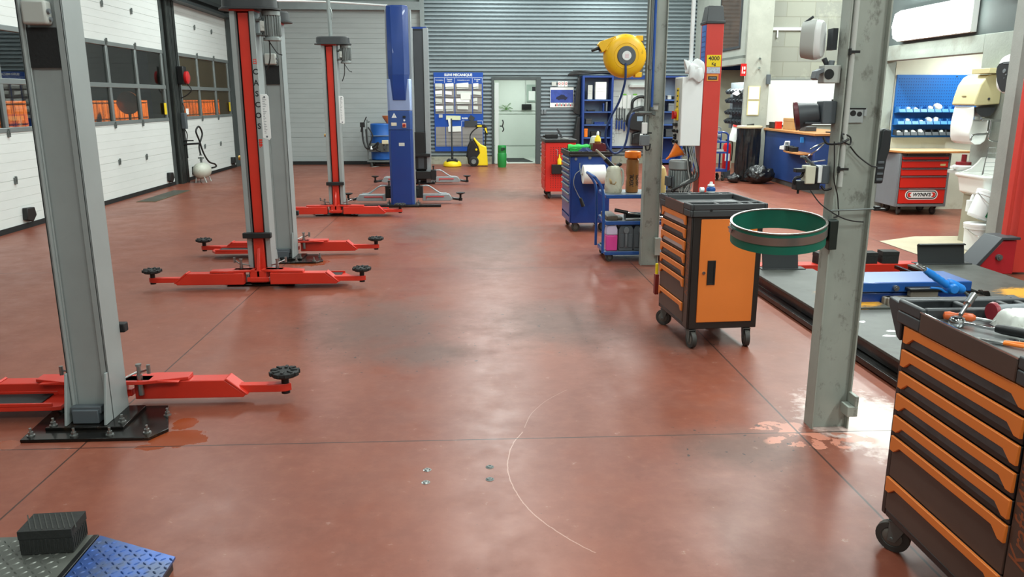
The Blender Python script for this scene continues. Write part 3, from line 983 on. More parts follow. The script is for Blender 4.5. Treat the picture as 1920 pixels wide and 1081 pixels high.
MB().box(2.208, 2.318, 7.4968, 7.4995, 1.862, 1.924).out('warning_label', mat('warning_orange', '#e8923a', 0.5), lift)
MB().box(2.22, 2.306, 7.4962, 7.4967, 1.873, 1.904).out('warning_text_panel', M_ink, lift)
words('ATTENTION', .0125, M_sheet, lift, (2.263, 7.4959, 1.888))
MB().box(2.1815, 2.1848, 7.51, 7.64, 1.9, 2.36).out('instruction_strip', mat('strip_blue', '#3f74c4', 0.4), lift)
st = MB()
for i in range(9):
    st.box(2.1808, 2.1814, 7.52, 7.63, 1.94 + i * .045, 1.948 + i * .045)
st.out('strip_print', mat('strip_ink', '#1d3f86', 0.4), lift)
# control cabinet
cbx = MB().box(1.985, 2.18, 7.5, 7.78, 1.265, 1.9).out('control_box', M_bwhite, lift, bev=0.006)
MB().box(1.982, 1.985, 7.515, 7.765, 1.28, 1.885).out('control_panel', M_box, lift)
MB().box(1.979, 1.982, 7.6, 7.68, 1.58, 1.8).out('hazard_label', M_yel2, lift)
hz = MB()
for i in range(4):
    hz.box(1.978, 1.979, 7.62, 7.66, 1.62 + i * .05, 1.635 + i * .05)
hz.out('hazard_print', M_ink, lift)
MB().box(1.972, 1.982, 7.58, 7.7, 1.5, 1.6).out('switch_plate', M_yel2, lift, bev=0.003)
MB().cyl((1.972, 7.64, 1.55), (1.945, 7.64, 1.55), .035, n=16).obox((1.94, 7.64, 1.55), (.016, .02, .075)).out('main_switch', M_extred, lift, bev=0.002)
MB().box(1.955, 1.982, 7.6, 7.7, 1.445, 1.475).out('lever_switch', M_black, lift, bev=0.004)
for y, z in ((7.58, 1.40), (7.70, 1.40), (7.64, 1.36), (7.64, 1.335), (7.58, 1.30), (7.70, 1.30)):
    MB().cyl((1.982, y, z), (1.968, y, z), .016, n=12).cyl((1.968, y, z), (1.955, y, z), .011, n=12).out('push_button', M_black, lift)
# electric motor of the power pack
mo = MB()
mo.cyl((2.03, 7.62, .86), (2.03, 7.62, 1.03), .088, n=24)
for k in range(26):
    t = 2 * PI * k / 26
    mo.obox((2.03 + math.cos(t) * .096, 7.62 + math.sin(t) * .096, .945), (.024, .006, .17), (0, 0, t))
mo.lathe([(0, 1.13), (.09, 1.128), (.108, 1.115), (.108, 1.045), (.1, 1.035), (.09, 1.035)], (2.03, 7.62, 0), n=28)
mo.cyl((2.03, 7.62, .835), (2.03, 7.62, .86), .11, n=24)
mo.out('pump_motor', M_motor, lift, bev=0.002)
MB().box(1.895, 1.935, 7.54, 7.66, .88, .97).box(1.935, 1.95, 7.52, 7.58, .87, .98).out('motor_terminal_box', M_darkgrey, lift, bev=0.004)
MB().box(1.93, 2.14, 7.52, 7.74, .42, .83).box(2.12, 2.2, 7.55, 7.7, .5, .56).out('oil_tank', M_darkgrey, lift, bev=0.01)
cbl = MB()
for i, (x, dx, dz) in enumerate(((2.05, .03, .0), (2.075, .05, .02), (2.09, .06, -.02), (2.11, .035, .01), (2.13, .02, .0))):
    cbl.tube([(x, 7.51, 1.265), (x + dx * .4, 7.49, 1.15), (x + dx, 7.48, 1.0), (x - .05 * i + .06, 7.47, .88 + dz), (x - .06, 7.49, .7)], .0055, n=6)
cbl.out('control_cable', M_cable, lift)
bc = MB()
for i in range(4):
    bc.tube([(2.03 + i * .02, 7.52, 1.265), (2.08 + i * .025, 7.5, 1.12), (2.1 + i * .02, 7.47, .96), (2.02 - i * .03, 7.46, .9 - i * .012), (1.94, 7.47, .85 - i * .01)], .007, n=6)
bc.out('hydraulic_hose', M_bcable, lift)
MB().box(2.055, 2.087, 7.56, 7.59, 1.9, CEIL - .002).box(2.04, 2.056, 7.55, 7.6, 1.96, 2.05).out('conduit', M_sheet, lift, bev=0.003)
# crossbeam, right-hand post and its ramped cover
MB().box(2.345, 5.25, 7.5, 7.66, 0.015, 0.10).out('crossbeam', M_red, lift, bev=0.006)
MB().box(5.36, 5.52, 7.40, 7.58, 0.02, 2.38).box(5.265, 5.30, 7.42, 7.5, .1, 2.3).out('post', M_postred, lift, bev=0.006)
MB().prism([(4.95, .03), (5.3, .03), (5.3, .36), (5.16, .36), (4.95, .12)], 'y', 7.3, 7.5).out('beam_end', mat('beam_end_red', '#b3222c', 0.4, var=0.06), lift, bev=0.006)
MB().prism([(4.92, .03), (4.95, .12), (5.15, .37), (5.32, .37), (5.32, .395), (5.13, .395), (4.9, .12), (4.86, .03)], 'y', 7.28, 7.56).out('ramp_cover', M_darkgrey, lift, bev=0.004)
MB().cyl((5.13, 7.3, .2), (5.13, 7.27, .2), .03, n=14).cyl((5.13, 7.27, .2), (5.13, 7.26, .2), .018, n=6).out('pivot_bolt', M_galv, lift)
# runways
def runway(x0, x1, y0, y1, nm):
    b = MB()
    b.box(x0, x1, y0, 5.62, .13, .15).box(x0, x1, 5.68, y1, .13, .15)
    o = b.out('runway', M_wear, lift, bev=0.003, label=nm)
    s = MB()
    for x in (x0 + .01, x1 - .03):
        s.box(x, x + .02, y0, y1, .055, .13)
    s.box(x0 - .06, x0 + .09, y0, y1, .012, .05)
    s.box(x1 - .09, x1 + .06, y0, y1, .012, .05)
    s.box(x0 + .03, x1 - .03, 5.6, 5.7, .06, .128)
    s.out('runway_beam', M_grease, lift, bev=0.003)
runway(2.6, 3.2, 2.6, 7.1, 'dark runway plate with yellow wear beside the aisle')
runway(4.2, 4.84, 4.6, 7.25, 'dark runway plate with yellow wear next to the post with ramped cover')
for x0, x1, y in ((2.72, 3.06, 7.12), (4.3, 4.76, 7.27)):
    w = MB()
    w.prism([(y - .03, .15), (y - .02, .15), (y + .03, .33), (y + .01, .345), (y - .02, .34), (y - .02, .33), (y + .01, .325)], 'x', x0, x1)
    w.box(x0 - .02, x1 + .06, y - .06, y + .06, .15, .158)
    w.out('wheel_stop', mat('stop_plate', '#26292a', 0.5, var=0.1), lift, bev=0.003)
MB().box(3.203, 4.197, 4.0, 7.48, .004, .012).out('pit_tray', mat('pit_black', '#121110', 0.5), lift)
ra = MB()
ra.box(4.1, 4.13, 4.6, 7.3, .1, .13).box(4.16, 4.19, 4.6, 7.3, .06, .09)
for y in (6.72, 6.02):
    ra.cyl((4.1, y, .15), (4.19, y, .15), .035, n=16)
    ra.cyl((4.12, y, .15), (4.135, y, .15), .045, n=16)
ra.box(4.03, 4.1, 5.9, 6.0, .05, .17)
ra.out('jack_rail', M_grease, lift, bev=0.002)
for c in ((2.80, 4.95), (2.88, 5.06), (3.05, 5.1), (2.78, 5.3), (3.1, 4.75)):
    wf = MB()
    wf.add([(c[0] + math.cos(k * .785) * random.uniform(.03, .06), c[1] + math.sin(k * .785) * random.uniform(.015, .035), .1506) for k in range(8)], [tuple(range(8))])
    wf.out('paint_flake', M_paper, lift)
settle(lift)

# jacking beam between the runways
jb = thing('jacking_beam', 'blue jacking beam bridging the two lift runways', 'jack', (3.5, 5.95, 0))
MB().box(3.02, 3.92, 5.83, 6.22, .23, .31).out('top_beam', M_bluelt, jb, bev=0.008)
MB().box(3.04, 3.9, 5.85, 6.2, .06, .222).out('lower_beam', M_blue, jb, bev=0.008)
MB().cyl((3.3, 5.832, .268), (3.3, 5.80, .268), .022, n=12).cyl((3.3, 5.80, .268), (3.3, 5.795, .268), .012, n=8).out('cap_bolt', M_bolt, jb)
MB().box(3.205, 3.3, 5.79, 5.84, .08, .2).box(3.22, 3.66, 5.76, 5.85, .06, .2).box(3.4, 3.62, 5.77, 5.83, .2, .25).box(3.36, 3.46, 5.74, 5.77, .07, .17).box(3.5, 3.64, 5.74, 5.77, .07, .17).out('valve_block', mat('valve_casting', '#8d8478', 0.5, 0.2, var=0.2, dirt='#4a433b'), jb, bev=0.008)
MB().prism([(3.28 + .045 * math.cos(t), .13 + .045 * math.sin(t)) for t in [k * PI / 3 for k in range(6)]], 'y', 5.735, 5.77).box(3.38, 3.66, 5.75, 5.84, .252, .275).out('hand_knob', M_black, jb, bev=0.006)
MB().cyl((3.0, 5.86, .17), (3.03, 5.86, .17), .04, n=14).box(3.205, 3.22, 5.95, 6.1, .05, .06).out('end_roller', M_galv, jb)
MB().box(3.05, 3.08, 5.9, 6.15, .016, .06).box(3.84, 3.88, 5.9, 6.15, .016, .06).out('foot', M_blackmetal, jb)
settle(jb)
tag(MB().box(3.3, 3.72, 6.9, 6.98, .0135, .13).out('spacer_board', M_paper2, bev=0.004), 'white board standing on edge behind the blue jacking beam', 'board')

def rubber_block(name, loc, s, rz, label, group):
    b = MB()
    a, c, h = s[0] / 2, s[1] / 2, s[2]
    b.box(-a, a, -c, c, 0, h)
    n = int(s[0] / .014)
    for i in range(n):
        x = -a + (i + .5) * s[0] / n
        b.box(x - .0035, x + .0035, -c - .002, -c, .008, h * .62)
        b.box(x - .0035, x + .0035, c, c + .002, .008, h * .62)
    n = int(s[1] / .014)
    for i in range(n):
        y = -c + (i + .5) * s[1] / n
        b.box(-a - .002, -a, y - .0035, y + .0035, .008, h * .62)
        b.box(a, a + .002, y - .0035, y + .0035, .008, h * .62)
    b.box(-a - .002, a + .002, -c - .002, c + .002, h * .66, h + .001)
    o = b.out(name, mat('block_rubber', '#232422', 0.75, var=0.25, bump=0.4, bscale=30), bev=0.004)
    tag(o, label, 'rubber block', group)
    o.location = loc
    o.rotation_euler = (0, 0, rz)
    return o
GR = 'rubber lifting blocks on the red crossbeam'
rubber_block('rubber_block', (3.50, 7.58, .101), (.13, .12, .11), .1, 'black rubber block on the red crossbeam, furthest from the upright wheel stop by the sink', GR)
rubber_block('rubber_block', (3.97, 7.58, .101), (.15, .12, .11), 0, 'black rubber block on the red crossbeam half hidden by the grey steel column', GR)
rubber_block('rubber_block', (4.18, 7.58, .101), (.16, .13, .12), -.08, 'black rubber block on the red crossbeam next to the upright wheel stop by the sink', GR)

# rag draped on the control cabinet
rg = MB()
def ragf(u, v):
    a = v * 5.2 - 1.0
    r = .055 + .015 * math.sin(u * 9 + v * 3) + .015 * u
    x = 2.0 + u * .165 + .012 * math.sin(v * 9)
    return (x, 7.505 - .028 * math.cos(a) - .012 * u, 1.972 + r * math.sin(a) * .95 + .014 * math.sin(u * 9 + v * 15))
rg.grid(ragf, 22, 22)
rg.grid(lambda u, v: (2.03 + u * .145, 7.474 - .012 * math.sin(v * 3) - .008 * math.sin(u * 11), 1.865 + .13 * v + .02 * math.sin(u * 7)), 12, 10)
tag(rg.out('shop_rag', M_sheet, solid=0.003), 'crumpled white rag hung over the white control cabinet', 'rag')

# ================================================================== SCISSOR LIFT CORNER (foreground)
sl = thing('lift_platform', 'low platform with grey deck and blue chequer plate flap', 'lift platform', (-1.4, 2.4, 0))
def chequer(x0, x1, y0, y1, z, nm, m, M=None, edge=None):
    b = MB()
    b.box(x0, x1, y0, y1, z - .008, z, M)
    p = .03
    ny, nx = int((y1 - y0) / p), int((x1 - x0) / p)
    for j in range(ny):
        for i in range(nx):
            cx, cy = x0 + (i + .5) * p, y0 + (j + .5) * p
            a = .785 if (i + j) % 2 else -.785
            ln, wd, h = .0135, .005, .0026
            ca, sa = math.cos(a), math.sin(a)
            def q(u, v, w):
                return (cx + u * ca - v * sa, cy + u * sa + v * ca, z + w)
            b.add([q(-ln, 0, 0), q(-ln * .5, -wd * .8, 0), q(ln * .5, -wd * .8, 0), q(ln, 0, 0), q(ln * .5, wd * .8, 0), q(-ln * .5, wd * .8, 0), q(-ln * .55, 0, h), q(ln * .55, 0, h)],
                  [(0, 1, 6), (1, 2, 7, 6), (2, 3, 7), (3, 4, 7), (4, 5, 6, 7), (5, 0, 6)], M)
    return b.out(nm, m, sl)
chequer(-3.0, -1.475, 2.0, 2.83, .06, 'deck', mat('grey_chequer_plate', '#6d6f69', 0.38, 0.55, var=0.25, dirt='#45453f'))
MB().box(-3.0, -1.478, 2.0, 2.825, .004, .05).box(-1.473, -1.452, 2.0, 2.83, .02, .062).out('frame', M_blackmetal, sl, bev=0.003)
Mf = Matrix.Translation((-1.45, 2.0, .058)) @ Euler((0, R(4.5), 0)).to_matrix().to_4x4() @ Matrix.Shear('XY', 4, (0, 0)) 
fb = MB()
def flap_pt(u, v):
    x = -1.447 + u * .335
    y = 2.0 + v * (.825 - .145 * u)
    return x, y, .06 - u * .012
fb.add([flap_pt(0, 0), flap_pt(1, 0), flap_pt(1, 1), flap_pt(0, 1)] + [(p[0], p[1], p[2] - .01) for p in (flap_pt(0, 0), flap_pt(1, 0), flap_pt(1, 1), flap_pt(0, 1))],
       [(0, 1, 2, 3), (7, 6, 5, 4), (0, 4, 5, 1), (1, 5, 6, 2), (2, 6, 7, 3), (3, 7, 4, 0)])
for j in range(28):
    for i in range(12):
        cx, cy = -1.447 + .018 + i * .028, 2.0 + .018 + j * .028
        u = (cx + 1.447) / .335
        if cy > 2.0 + .825 - .145 * u - .014:
            continue
        a = .785 if (i + j) % 2 else -.785
        ca, sa = math.cos(a), math.sin(a)
        z = .06 - u * .012
        ln, wd, h = .0128, .0056, .0032
        q = lambda uu, vv, w: (cx + uu * ca - vv * sa, cy + uu * sa + vv * ca, z + w)
        fb.add([q(-ln, 0, 0), q(-ln * .5, -wd * .8, 0), q(ln * .5, -wd * .8, 0), q(ln, 0, 0), q(ln * .5, wd * .8, 0), q(-ln * .5, wd * .8, 0), q(-ln * .55, 0, h), q(ln * .55, 0, h)],
               [(0, 1, 6), (1, 2, 7, 6), (2, 3, 7), (3, 4, 7), (4, 5, 6, 7), (5, 0, 6)])
fb.out('ramp_flap', mat('blue_chequer_plate', '#2f4f90', 0.32, 0.45, var=0.3, vscale=7, dirt='#4a5260', dscale=5, dcut=0.5, damt=0.7), sl, label='blue chequer plate ramp flap')
MB().prism([(-1.447, 2.0), (-1.12, 2.0), (-1.12, 2.67), (-1.44, 2.81)], 'z', .0, .036).out('flap_bracket', M_blackmetal, sl)
settle(sl)
o = rubber_block('rubber_block', (-1.585, 2.765, .063), (.185, .13, .095), .06, 'large dark rubber block on the grey chequer plate platform', None)
fbm = MB()
for i in range(9):
    t = -.09 + i * .022
    fbm.obox((-1.585 + t * .9, 2.765, .16), (.004, .13, .003), (0, 0, .5))
gl = fbm.out('grip_pattern', mat('block_groove', '#3a3b37', 0.8), None)
gl.parent = o
gl.matrix_parent_inverse = Matrix.Identity(4)
gl.location = (0, 0, 0)
for v in gl.data.vertices:
    v.co = Vector((v.co.x + 1.585, v.co.y - 2.765, v.co.z - .064))
# ================================================================== TOOL CABINETS
def caster(root, x, y, r=0.06, ang=0.0, name='caster'):
    c = bpy.data.objects.new(name, None)
    COL.objects.link(c)
    c.parent = root
    c.location = (x, y, 0)
    c.rotation_euler = (0, 0, ang)
    off = .022
    MB().lathe([(0, -.014), (r * .62, -.014), (r * .66, -.016), (r, -.015), (r + .001, -.008), (r + .001, .008), (r, .015), (r * .66, .016), (r * .62, .014), (0, .014)], (off, 0, r + .001), n=24, axis='y').out('tyre', M_tyre, c)
    MB().lathe([(0, -.0185), (r * .3, -.0185), (r * .55, -.0165), (r * .6, -.0145), (r * .6, .0145), (r * .55, .0165), (r * .3, .0185), (0, .0185)], (off, 0, r + .001), n=20, axis='y').out('hub', M_hub, c)
    f = MB()
    for s in (-1, 1):
        a, d = sorted((s * .021, s * .024))
        f.prism([(off - .014, r - .014), (off + .014, r - .014), (.035, r * 2 + .012), (-.03, r * 2 + .012)], 'y', a, d)
    f.box(-.035, .04, -.024, .024, r * 2 + .008, r * 2 + .014)
    f.cyl((0, 0, r * 2 + .014), (0, 0, .137), .02, n=14)
    f.cyl((off, -.027, r), (off, .027, r), .006, n=10)
    f.out('fork', M_galv, c, bev=0.002)
    return c

def orange_cabinet(label, door_label_handle=True):
    root = thing('tool_cabinet', label, 'tool cabinet')
    W, Lh = .48, .66
    b = MB()
    b.box(.012, W, 0.0, Lh, .137, .90)
    b.box(0, .012, 0, .085, .137, .90).box(0, .012, .635, Lh, .137, .90).box(0, .012, .085, .635, .137, .165)
    body = b.out('body', M_cabblack, root, bev=0.005)
    MB().box(-.0015, 0.0, .004, .082, .15, .89).out('corner_stile', M_brown, root)
    tops = [.897, .808, .724, .638, .552, .470, .303]
    bots = [.812, .728, .642, .556, .474, .307, .168]
    for i, (t, bt) in enumerate(zip(tops, bots)):
        big = i >= 5
        y0, y1 = .088, .632
        MB().box(-.004, .011, y0, y1, bt, t - .002).out('drawer', M_brown if big else M_black, root, bev=0.002)
        dr = root.children[-1] if False else None
        h = .034 if not big else .03
        e = .062 if not big else .058
        s = .03
        # strip with short legs at both ends: the finger recess lies below it
        poly = [(y0, t), (y0, t - e), (y0 + .022, t - e), (y0 + .022 + s, t - h), (y1 - .022 - s, t - h), (y1 - .022, t - e), (y1, t - e), (y1, t)]
        MB().prism(poly, 'x', -.015, -.004).out('drawer_pull', M_orange, root, bev=0.002)
        if not big:
            MB().box(-.0065, -.004, y0 + .035, y1 - .035, bt + .02, t - h - .002).out('drawer_front', M_drawer, root)
    # tray top
    t = MB()
    x0, x1, ya, yb = -.018, W + .018, -.015, Lh + .015
    t.box(.0, x1, ya, yb, .90, .945).box(x0, .0, ya, .13, .90, .945).box(x0, .0, .55, yb, .90, .945)
    t.box(x0, x0 + .022, ya, .13, .945, .985).box(x0, x0 + .022, .55, yb, .945, .985)
    t.box(x1 - .022, x1, ya, yb, .945, .985)
    for c0, c1 in ((ya, ya + .02), (.105, .13), (.55, .572), (yb - .02, yb)):
        t.box(x0 + .022, x1 - .022, c0, c1, .945, .985)
    for yy0, yy1 in ((ya + .02, .105), (.572, yb - .02)):
        for xx in (.17, .33, .40):
            t.box(xx, xx + .022, yy0, yy1, .945, .982)
    tr_ = t.out('tray', M_tray, root, bev=0.006)
    MB().box(x0 - .001, x0 + .016, .131, .549, .902, .972).out('tray_lip', M_brown, root, bev=0.003)
    MB().box(x0 - .0014, x0 + .004, .128, .552, .972, .977).out('lip_edge', M_chrome, root)
    MB().box(x0 + .016, x1 - .022, .13, .55, .945, .9495).out('tray_sheet', mat('tray_sheet_steel', '#8c8f8f', 0.3, 0.6, var=0.2, dirt='#5a5c5c'), root)
    for x in (.12, .36):
        MB().cyl((x, ya, .945), (x, ya - .004, .945), .008, n=8).out('tray_screw', M_black, root)
    # door on the short side
    MB().box(.062, .44, -.008, 0.0, .185, .885).out('door', M_orange, root, bev=0.003)
    d = root.children
    hd = MB()
    hd.box(.12, .17, -.012, -.008, .445, .455).box(.12, .17, -.012, -.008, .6, .61).box(.118, .128, -.014, -.008, .445, .61).box(.162, .172, -.014, -.008, .445, .61)
    hd.box(.128, .162, -.0095, -.0082, .455, .6)
    hd.out('door_handle', M_black, root, bev=0.003)
    MB().cyl((.095, -.008, .527), (.095, -.013, .527), .011, n=14).cyl((.095, -.013, .527), (.095, -.0145, .527), .007, n=10).out('lock', M_chrome, root)
    # pushing handle on the far side
    h = MB()
    for xx in (.0, .455):
        h.prism([(Lh, .965), (Lh + .085, .975), (Lh + .085, .95), (Lh + .02, .84), (Lh, .83)], 'x', xx - .008, xx + .008 + .017)
    h.cyl((.0, Lh + .07, .96), (.48, Lh + .07, .96), .013, n=12)
    h.out('push_handle', M_tray, root, bev=0.004)
    o = words('KraftMüller', .085, M_orange_txt, root, (-.0018, .044, .55), (PI / 2, 0, -PI / 2), depth=.0003, sx=.95, shear=.25)
    o.rotation_euler = Matrix(((0, 0, -1), (0, 1, 0), (1, 0, 0))).to_euler()
    # text runs upwards along the stile: local x -> +z, local y -> +y, normal -> -x
    o.rotation_euler = Matrix(((0, 0, -1), (0, 1, 0), (1, 0, 0))).to_euler()
    for x, y, a in ((.045, .05, -1.45), (.43, .05, -1.7), (.045, .60, 2.3), (.43, .6, 2.6)):
        caster(root, x, y, .058, a)
    return root
M_orange_txt = mat('faded_orange_print', '#8a4a2a', 0.5, var=0.1)

mid = orange_cabinet('black and orange drawer cabinet standing whole in the aisle, orange door facing the camera')
mid.scale = (1.05, 1.0, 1.03)
mid.location = (1.485, 5.2, 0)
mid.rotation_euler = (0, 0, R(3.5))
near = dup(mid)
place(near, (1.585, 1.925, 0), R(0.0), 'black and orange drawer cabinet cut by the frame edge, hand tools lying in its tray')
near.scale = (1, 1.2, 1)
fronts = [c for c in mid.children if c.name.startswith('drawer_front')]
for k in (0, 2):  # these two fronts are paler: bright reflections put into the steel colour
    fronts[k].data = fronts[k].data.copy()
    fronts[k].data.materials[0] = mat('reflecting_drawer_steel', '#c9ced2', 0.3, 0.6, var=0.1)
# pencilled mark on the middle cabinet's door
MB().tube([(.345, -.0085, .80), (.345, -.0085, .86), (.365, -.0085, .865), (.375, -.0085, .845), (.35, -.0085, .832), (.375, -.0085, .825), (.38, -.0085, .805), (.345, -.0085, .80)], .0008, n=4).out('pencil_mark', M_brown, mid)
# small bottle on the middle cabinet's tray
bt = thing('spray_bottle', 'small bottle with blue shoulder and white cap on the orange cabinet tray', 'bottle', (1.80, 5.845, 1.0165))
MB().lathe([(0, 0), (.03, 0), (.033, .01), (.033, .012), (0, .012)], n=16).out('body', M_bwhite, bt)
MB().lathe([(.033, .012), (.036, .022), (.03, .04), (.018, .048), (0, .048)], n=16).out('shoulder', M_bluelt, bt)
MB().lathe([(0, .048), (.026, .048), (.024, .06), (.012, .066), (.011, .08), (0, .082)], n=14).out('cap', M_bwhite, bt)
tag(MB().lathe([(0, -.02), (.02, -.014), (.02, .014), (.0, .022)], (1.735, 5.855, 1.036), n=14, axis='x').out('bottle_cap', M_bwhite), 'loose white cap lying beside the blue and white bottle', 'cap')
# small red holder on the far side of the middle cabinet
hl = thing('can_holder', 'small red holder with a yellow topped can on the far corner of the orange cabinet', 'holder', (1.44, 5.93, 0))
MB().box(1.42, 1.45, 5.895, 5.95, .22, .38).out('pocket', mat('holder_red', '#7e2118', 0.5), hl, bev=0.004)
MB().cyl((1.435, 5.92, .36), (1.435, 5.92, .46), .012, n=12).out('can', M_yel2, hl)
settle(hl)

# ---- things in the near tray (tray sheet z = .9345, rims .985)
ZT = .951
rt = thing('ratchet', 'chrome ratchet with black grip lying on the tray lip', 'ratchet', (1.64, 2.49, .967), rot=(0, 0, R(-52)))
MB().lathe([(0, -.014), (.022, -.014), (.027, -.006), (.027, .006), (.022, .014), (0, .014)], n=20).out('head', M_chrome, rt)
MB().lathe([(0, .012), (.013, .012), (.013, .018), (0, .018)], n=14).out('selector', M_black, rt)
MB().prism([(.02, -.011), (.06, -.007), (.12, -.007), (.12, .007), (.06, .007), (.02, .011)], 'z', -.006, .006).out('shank', M_chrome, rt, bev=0.003)
MB().lathe([(0, .115), (.013, .118), (.016, .14), (.016, .2), (.018, .222), (.011, .235), (0, .236)], (0, 0, .003), n=14, axis='x').out('grip', M_black, rt)
ex = thing('socket_extension', 'steel extension bar with socket standing on the ratchet head', 'socket', (1.655, 2.50, .988))
MB().cyl((0, 0, .0), (.05, .045, .028), .007, n=12).out('bar', M_steel, ex)
MB().cyl((.045, .04, .026), (.085, .072, .05), .0125, n=16).out('socket', M_steel, ex)
settle_dummy = None
sd = thing('screwdriver', 'screwdriver with orange and clear handle in the tray pocket', 'screwdriver', (1.68, 2.545, ZT + .018), rot=(0, 0, R(-25)))
MB().lathe([(0, -.05), (.013, -.046), (.016, -.03), (.012, -.01), (.016, .01), (.015, .04), (.008, .05), (0, .05)], n=12, axis='x').out('handle', mat('screwdriver_orange', '#cf5f2a', 0.35), sd)
MB().cyl((.05, 0, 0), (.13, 0, -.008), .004, n=8).out('blade', M_steel, sd)
bx = thing('dust_mask_box', 'dirty white moulded filter box lying in the tray', 'box', (1.845, 2.44, ZT + .001), rot=(0, 0, R(-8)))
def lump(u, v):
    x = (u - .5) * .17
    y = (v - .5) * .12
    ex_ = min(u, 1 - u, .18) / .18
    ey = min(v, 1 - v, .2) / .2
    z = .058 * (1 - (1 - ex_) ** 3) * (1 - (1 - ey) ** 3) + .004 * math.sin(u * 19) * math.sin(v * 13)
    return (x, y, max(z, 0))
MB().grid(lump, 22, 16).add([(-.085, -.06, 0), (.085, -.06, 0), (.085, .06, 0), (-.085, .06, 0)], [(3, 2, 1, 0)]).out('cover', mat('dirty_white', '#d3d5cd', 0.6, var=0.08, dirt='#9b9780', dscale=14, dcut=0.55), bx)
MB().add([(-.1, .03, .008), (-.02, .055, .058), (.075, .05, .06), (-.03, .035, .05)], [(0, 1, 2, 3)]).out('flap', M_paper, bx, solid=0.002)
sn = thing('angle_sander', 'air sander with grey body and red collar behind the white box', 'sander', (1.82, 2.54, ZT + .036), rot=(0, 0, R(6)))
MB().lathe([(0, -.02), (.022, -.018), (.024, .0), (.024, .1), (.028, .14), (.02, .17), (0, .172)], n=18, axis='x').out('body', M_midgrey, sn)
MB().lathe([(0, -.034), (.03, -.034), (.034, -.026), (.034, -.022), (.028, -.018), (0, -.018)], n=20, axis='x').out('collar', mat('dull_red', '#8d2630', 0.4), sn)
MB().cyl((.16, 0, .0), (.2, -.02, .01), .03, n=16).out('head', mat('tool_red', '#9c2a2c', 0.35), sn, bev=0.004)
MB().tube([(.2, -.02, .0), (.23, -.03, -.01), (.25, -.05, .01)], .006).out('air_inlet', M_chrome, sn)
wr = thing('combination_spanner', 'shiny spanner lying in front of the white box', 'spanner', (1.70, 2.295, ZT + .002), rot=(0, 0, R(-25)))
MB().ring(.009, .018, 0, .009, n=20, M=Matrix.Translation((0, 0, 0))).out('ring_end', M_chrome, wr)
MB().box(.017, .16, -.006, .006, .001, .008).out('shank', M_chrome, wr, bev=0.002)
MB().prism([(.155, -.007), (.175, -.017), (.19, -.014), (.178, -.005), (.178, .005), (.19, .014), (.175, .017), (.155, .007)], 'z', 0, .009).out('open_end', M_chrome, wr, bev=0.0015)
pk = thing('orange_pliers', 'long nose pliers with orange handles near the tray lip', 'pliers', (1.65, 2.29, ZT + .002), rot=(0, 0, R(-40)))
MB().prism([(-.06, -.002), (-.005, -.011), (.02, -.01), (.02, .01), (-.005, .011), (-.06, .002)], 'z', 0, .009).out('jaws', M_steel, pk, bev=0.002)
for s in (-1, 1):
    MB().tube([(.015, s * .006, .005), (.06, s * .014, .006), (.13, s * .012, .006), (.165, s * .016, .006)], .0062).out('handle', M_funnel, pk)
pk2 = thing('black_punch', 'thin black and red marked steel bar behind the orange pliers', 'bar', (1.785, 2.295, ZT + .013), rot=(0, 0, R(-20)))
MB().cyl((0, 0, 0), (.13, 0, .0), .0055, n=10).out('shaft', M_chrome, pk2)
MB().cyl((.03, 0, .0), (.1, 0, .0), .0062, n=10).out('sleeve', M_black, pk2)
MB().lathe([(0, .13), (.011, .13), (.012, .15), (.006, .165), (0, .166)], n=12, axis='x').out('grip', M_cabred, pk2)
# blue blow gun with its nozzle dropped in a tray hole
ag = thing('air_gun', 'bright blue air blow gun with bent nozzle standing in the tray', 'air gun', (1.79, 2.665, .985))
M_agun = mat('air_gun_blue', '#1d7fd6', 0.35, var=0.06)
MB().tube([(.0, .0, -.033), (.0, .0, .012), (-.008, .0, .028), (-.03, -.002, .046)], .0048).out('nozzle', M_galv, ag)
gb = MB()
gb.lathe([(0, -.03), (.012, -.028), (.017, -.018), (.017, .03), (.013, .045), (0, .047)], M=Matrix.Translation((-.055, -.004, .06)) @ Euler((0, R(-63), 0)).to_matrix().to_4x4(), n=16)
gb.lathe([(0, -.028), (.016, -.026), (.02, -.012), (.02, .012), (.016, .026), (0, .028)], M=Matrix.Translation((-.08, -.006, .058)) @ Euler((R(90), 0, 0)).to_matrix().to_4x4(), n=18)
gp = [(0, 0), (.012, .0)]
for i in range(9):
    gp += [(.0145 if i % 2 else .0125, .004 + i * .011)]
gp += [(.012, .1), (.011, .112), (0, .113)]
gb.lathe(gp, M=Matrix.Translation((-.088, -.006, .064)) @ Euler((0, R(-57), 0)).to_matrix().to_4x4(), n=16)
gb.out('body', M_agun, ag, bev=0.002)
MB().lathe([(0, .113), (.008, .113), (.008, .123), (.006, .125), (.006, .134), (.0075, .137), (.0055, .15), (0, .152)], M=Matrix.Translation((-.088, -.006, .064)) @ Euler((0, R(-57), 0)).to_matrix().to_4x4(), n=14).out('air_plug', M_chrome, ag)
MB().tube([(-.075, -.012, .05), (-.1, -.014, .044), (-.125, -.015, .058), (-.16, -.015, .062)], .0042).out('trigger_lever', M_agun, ag)

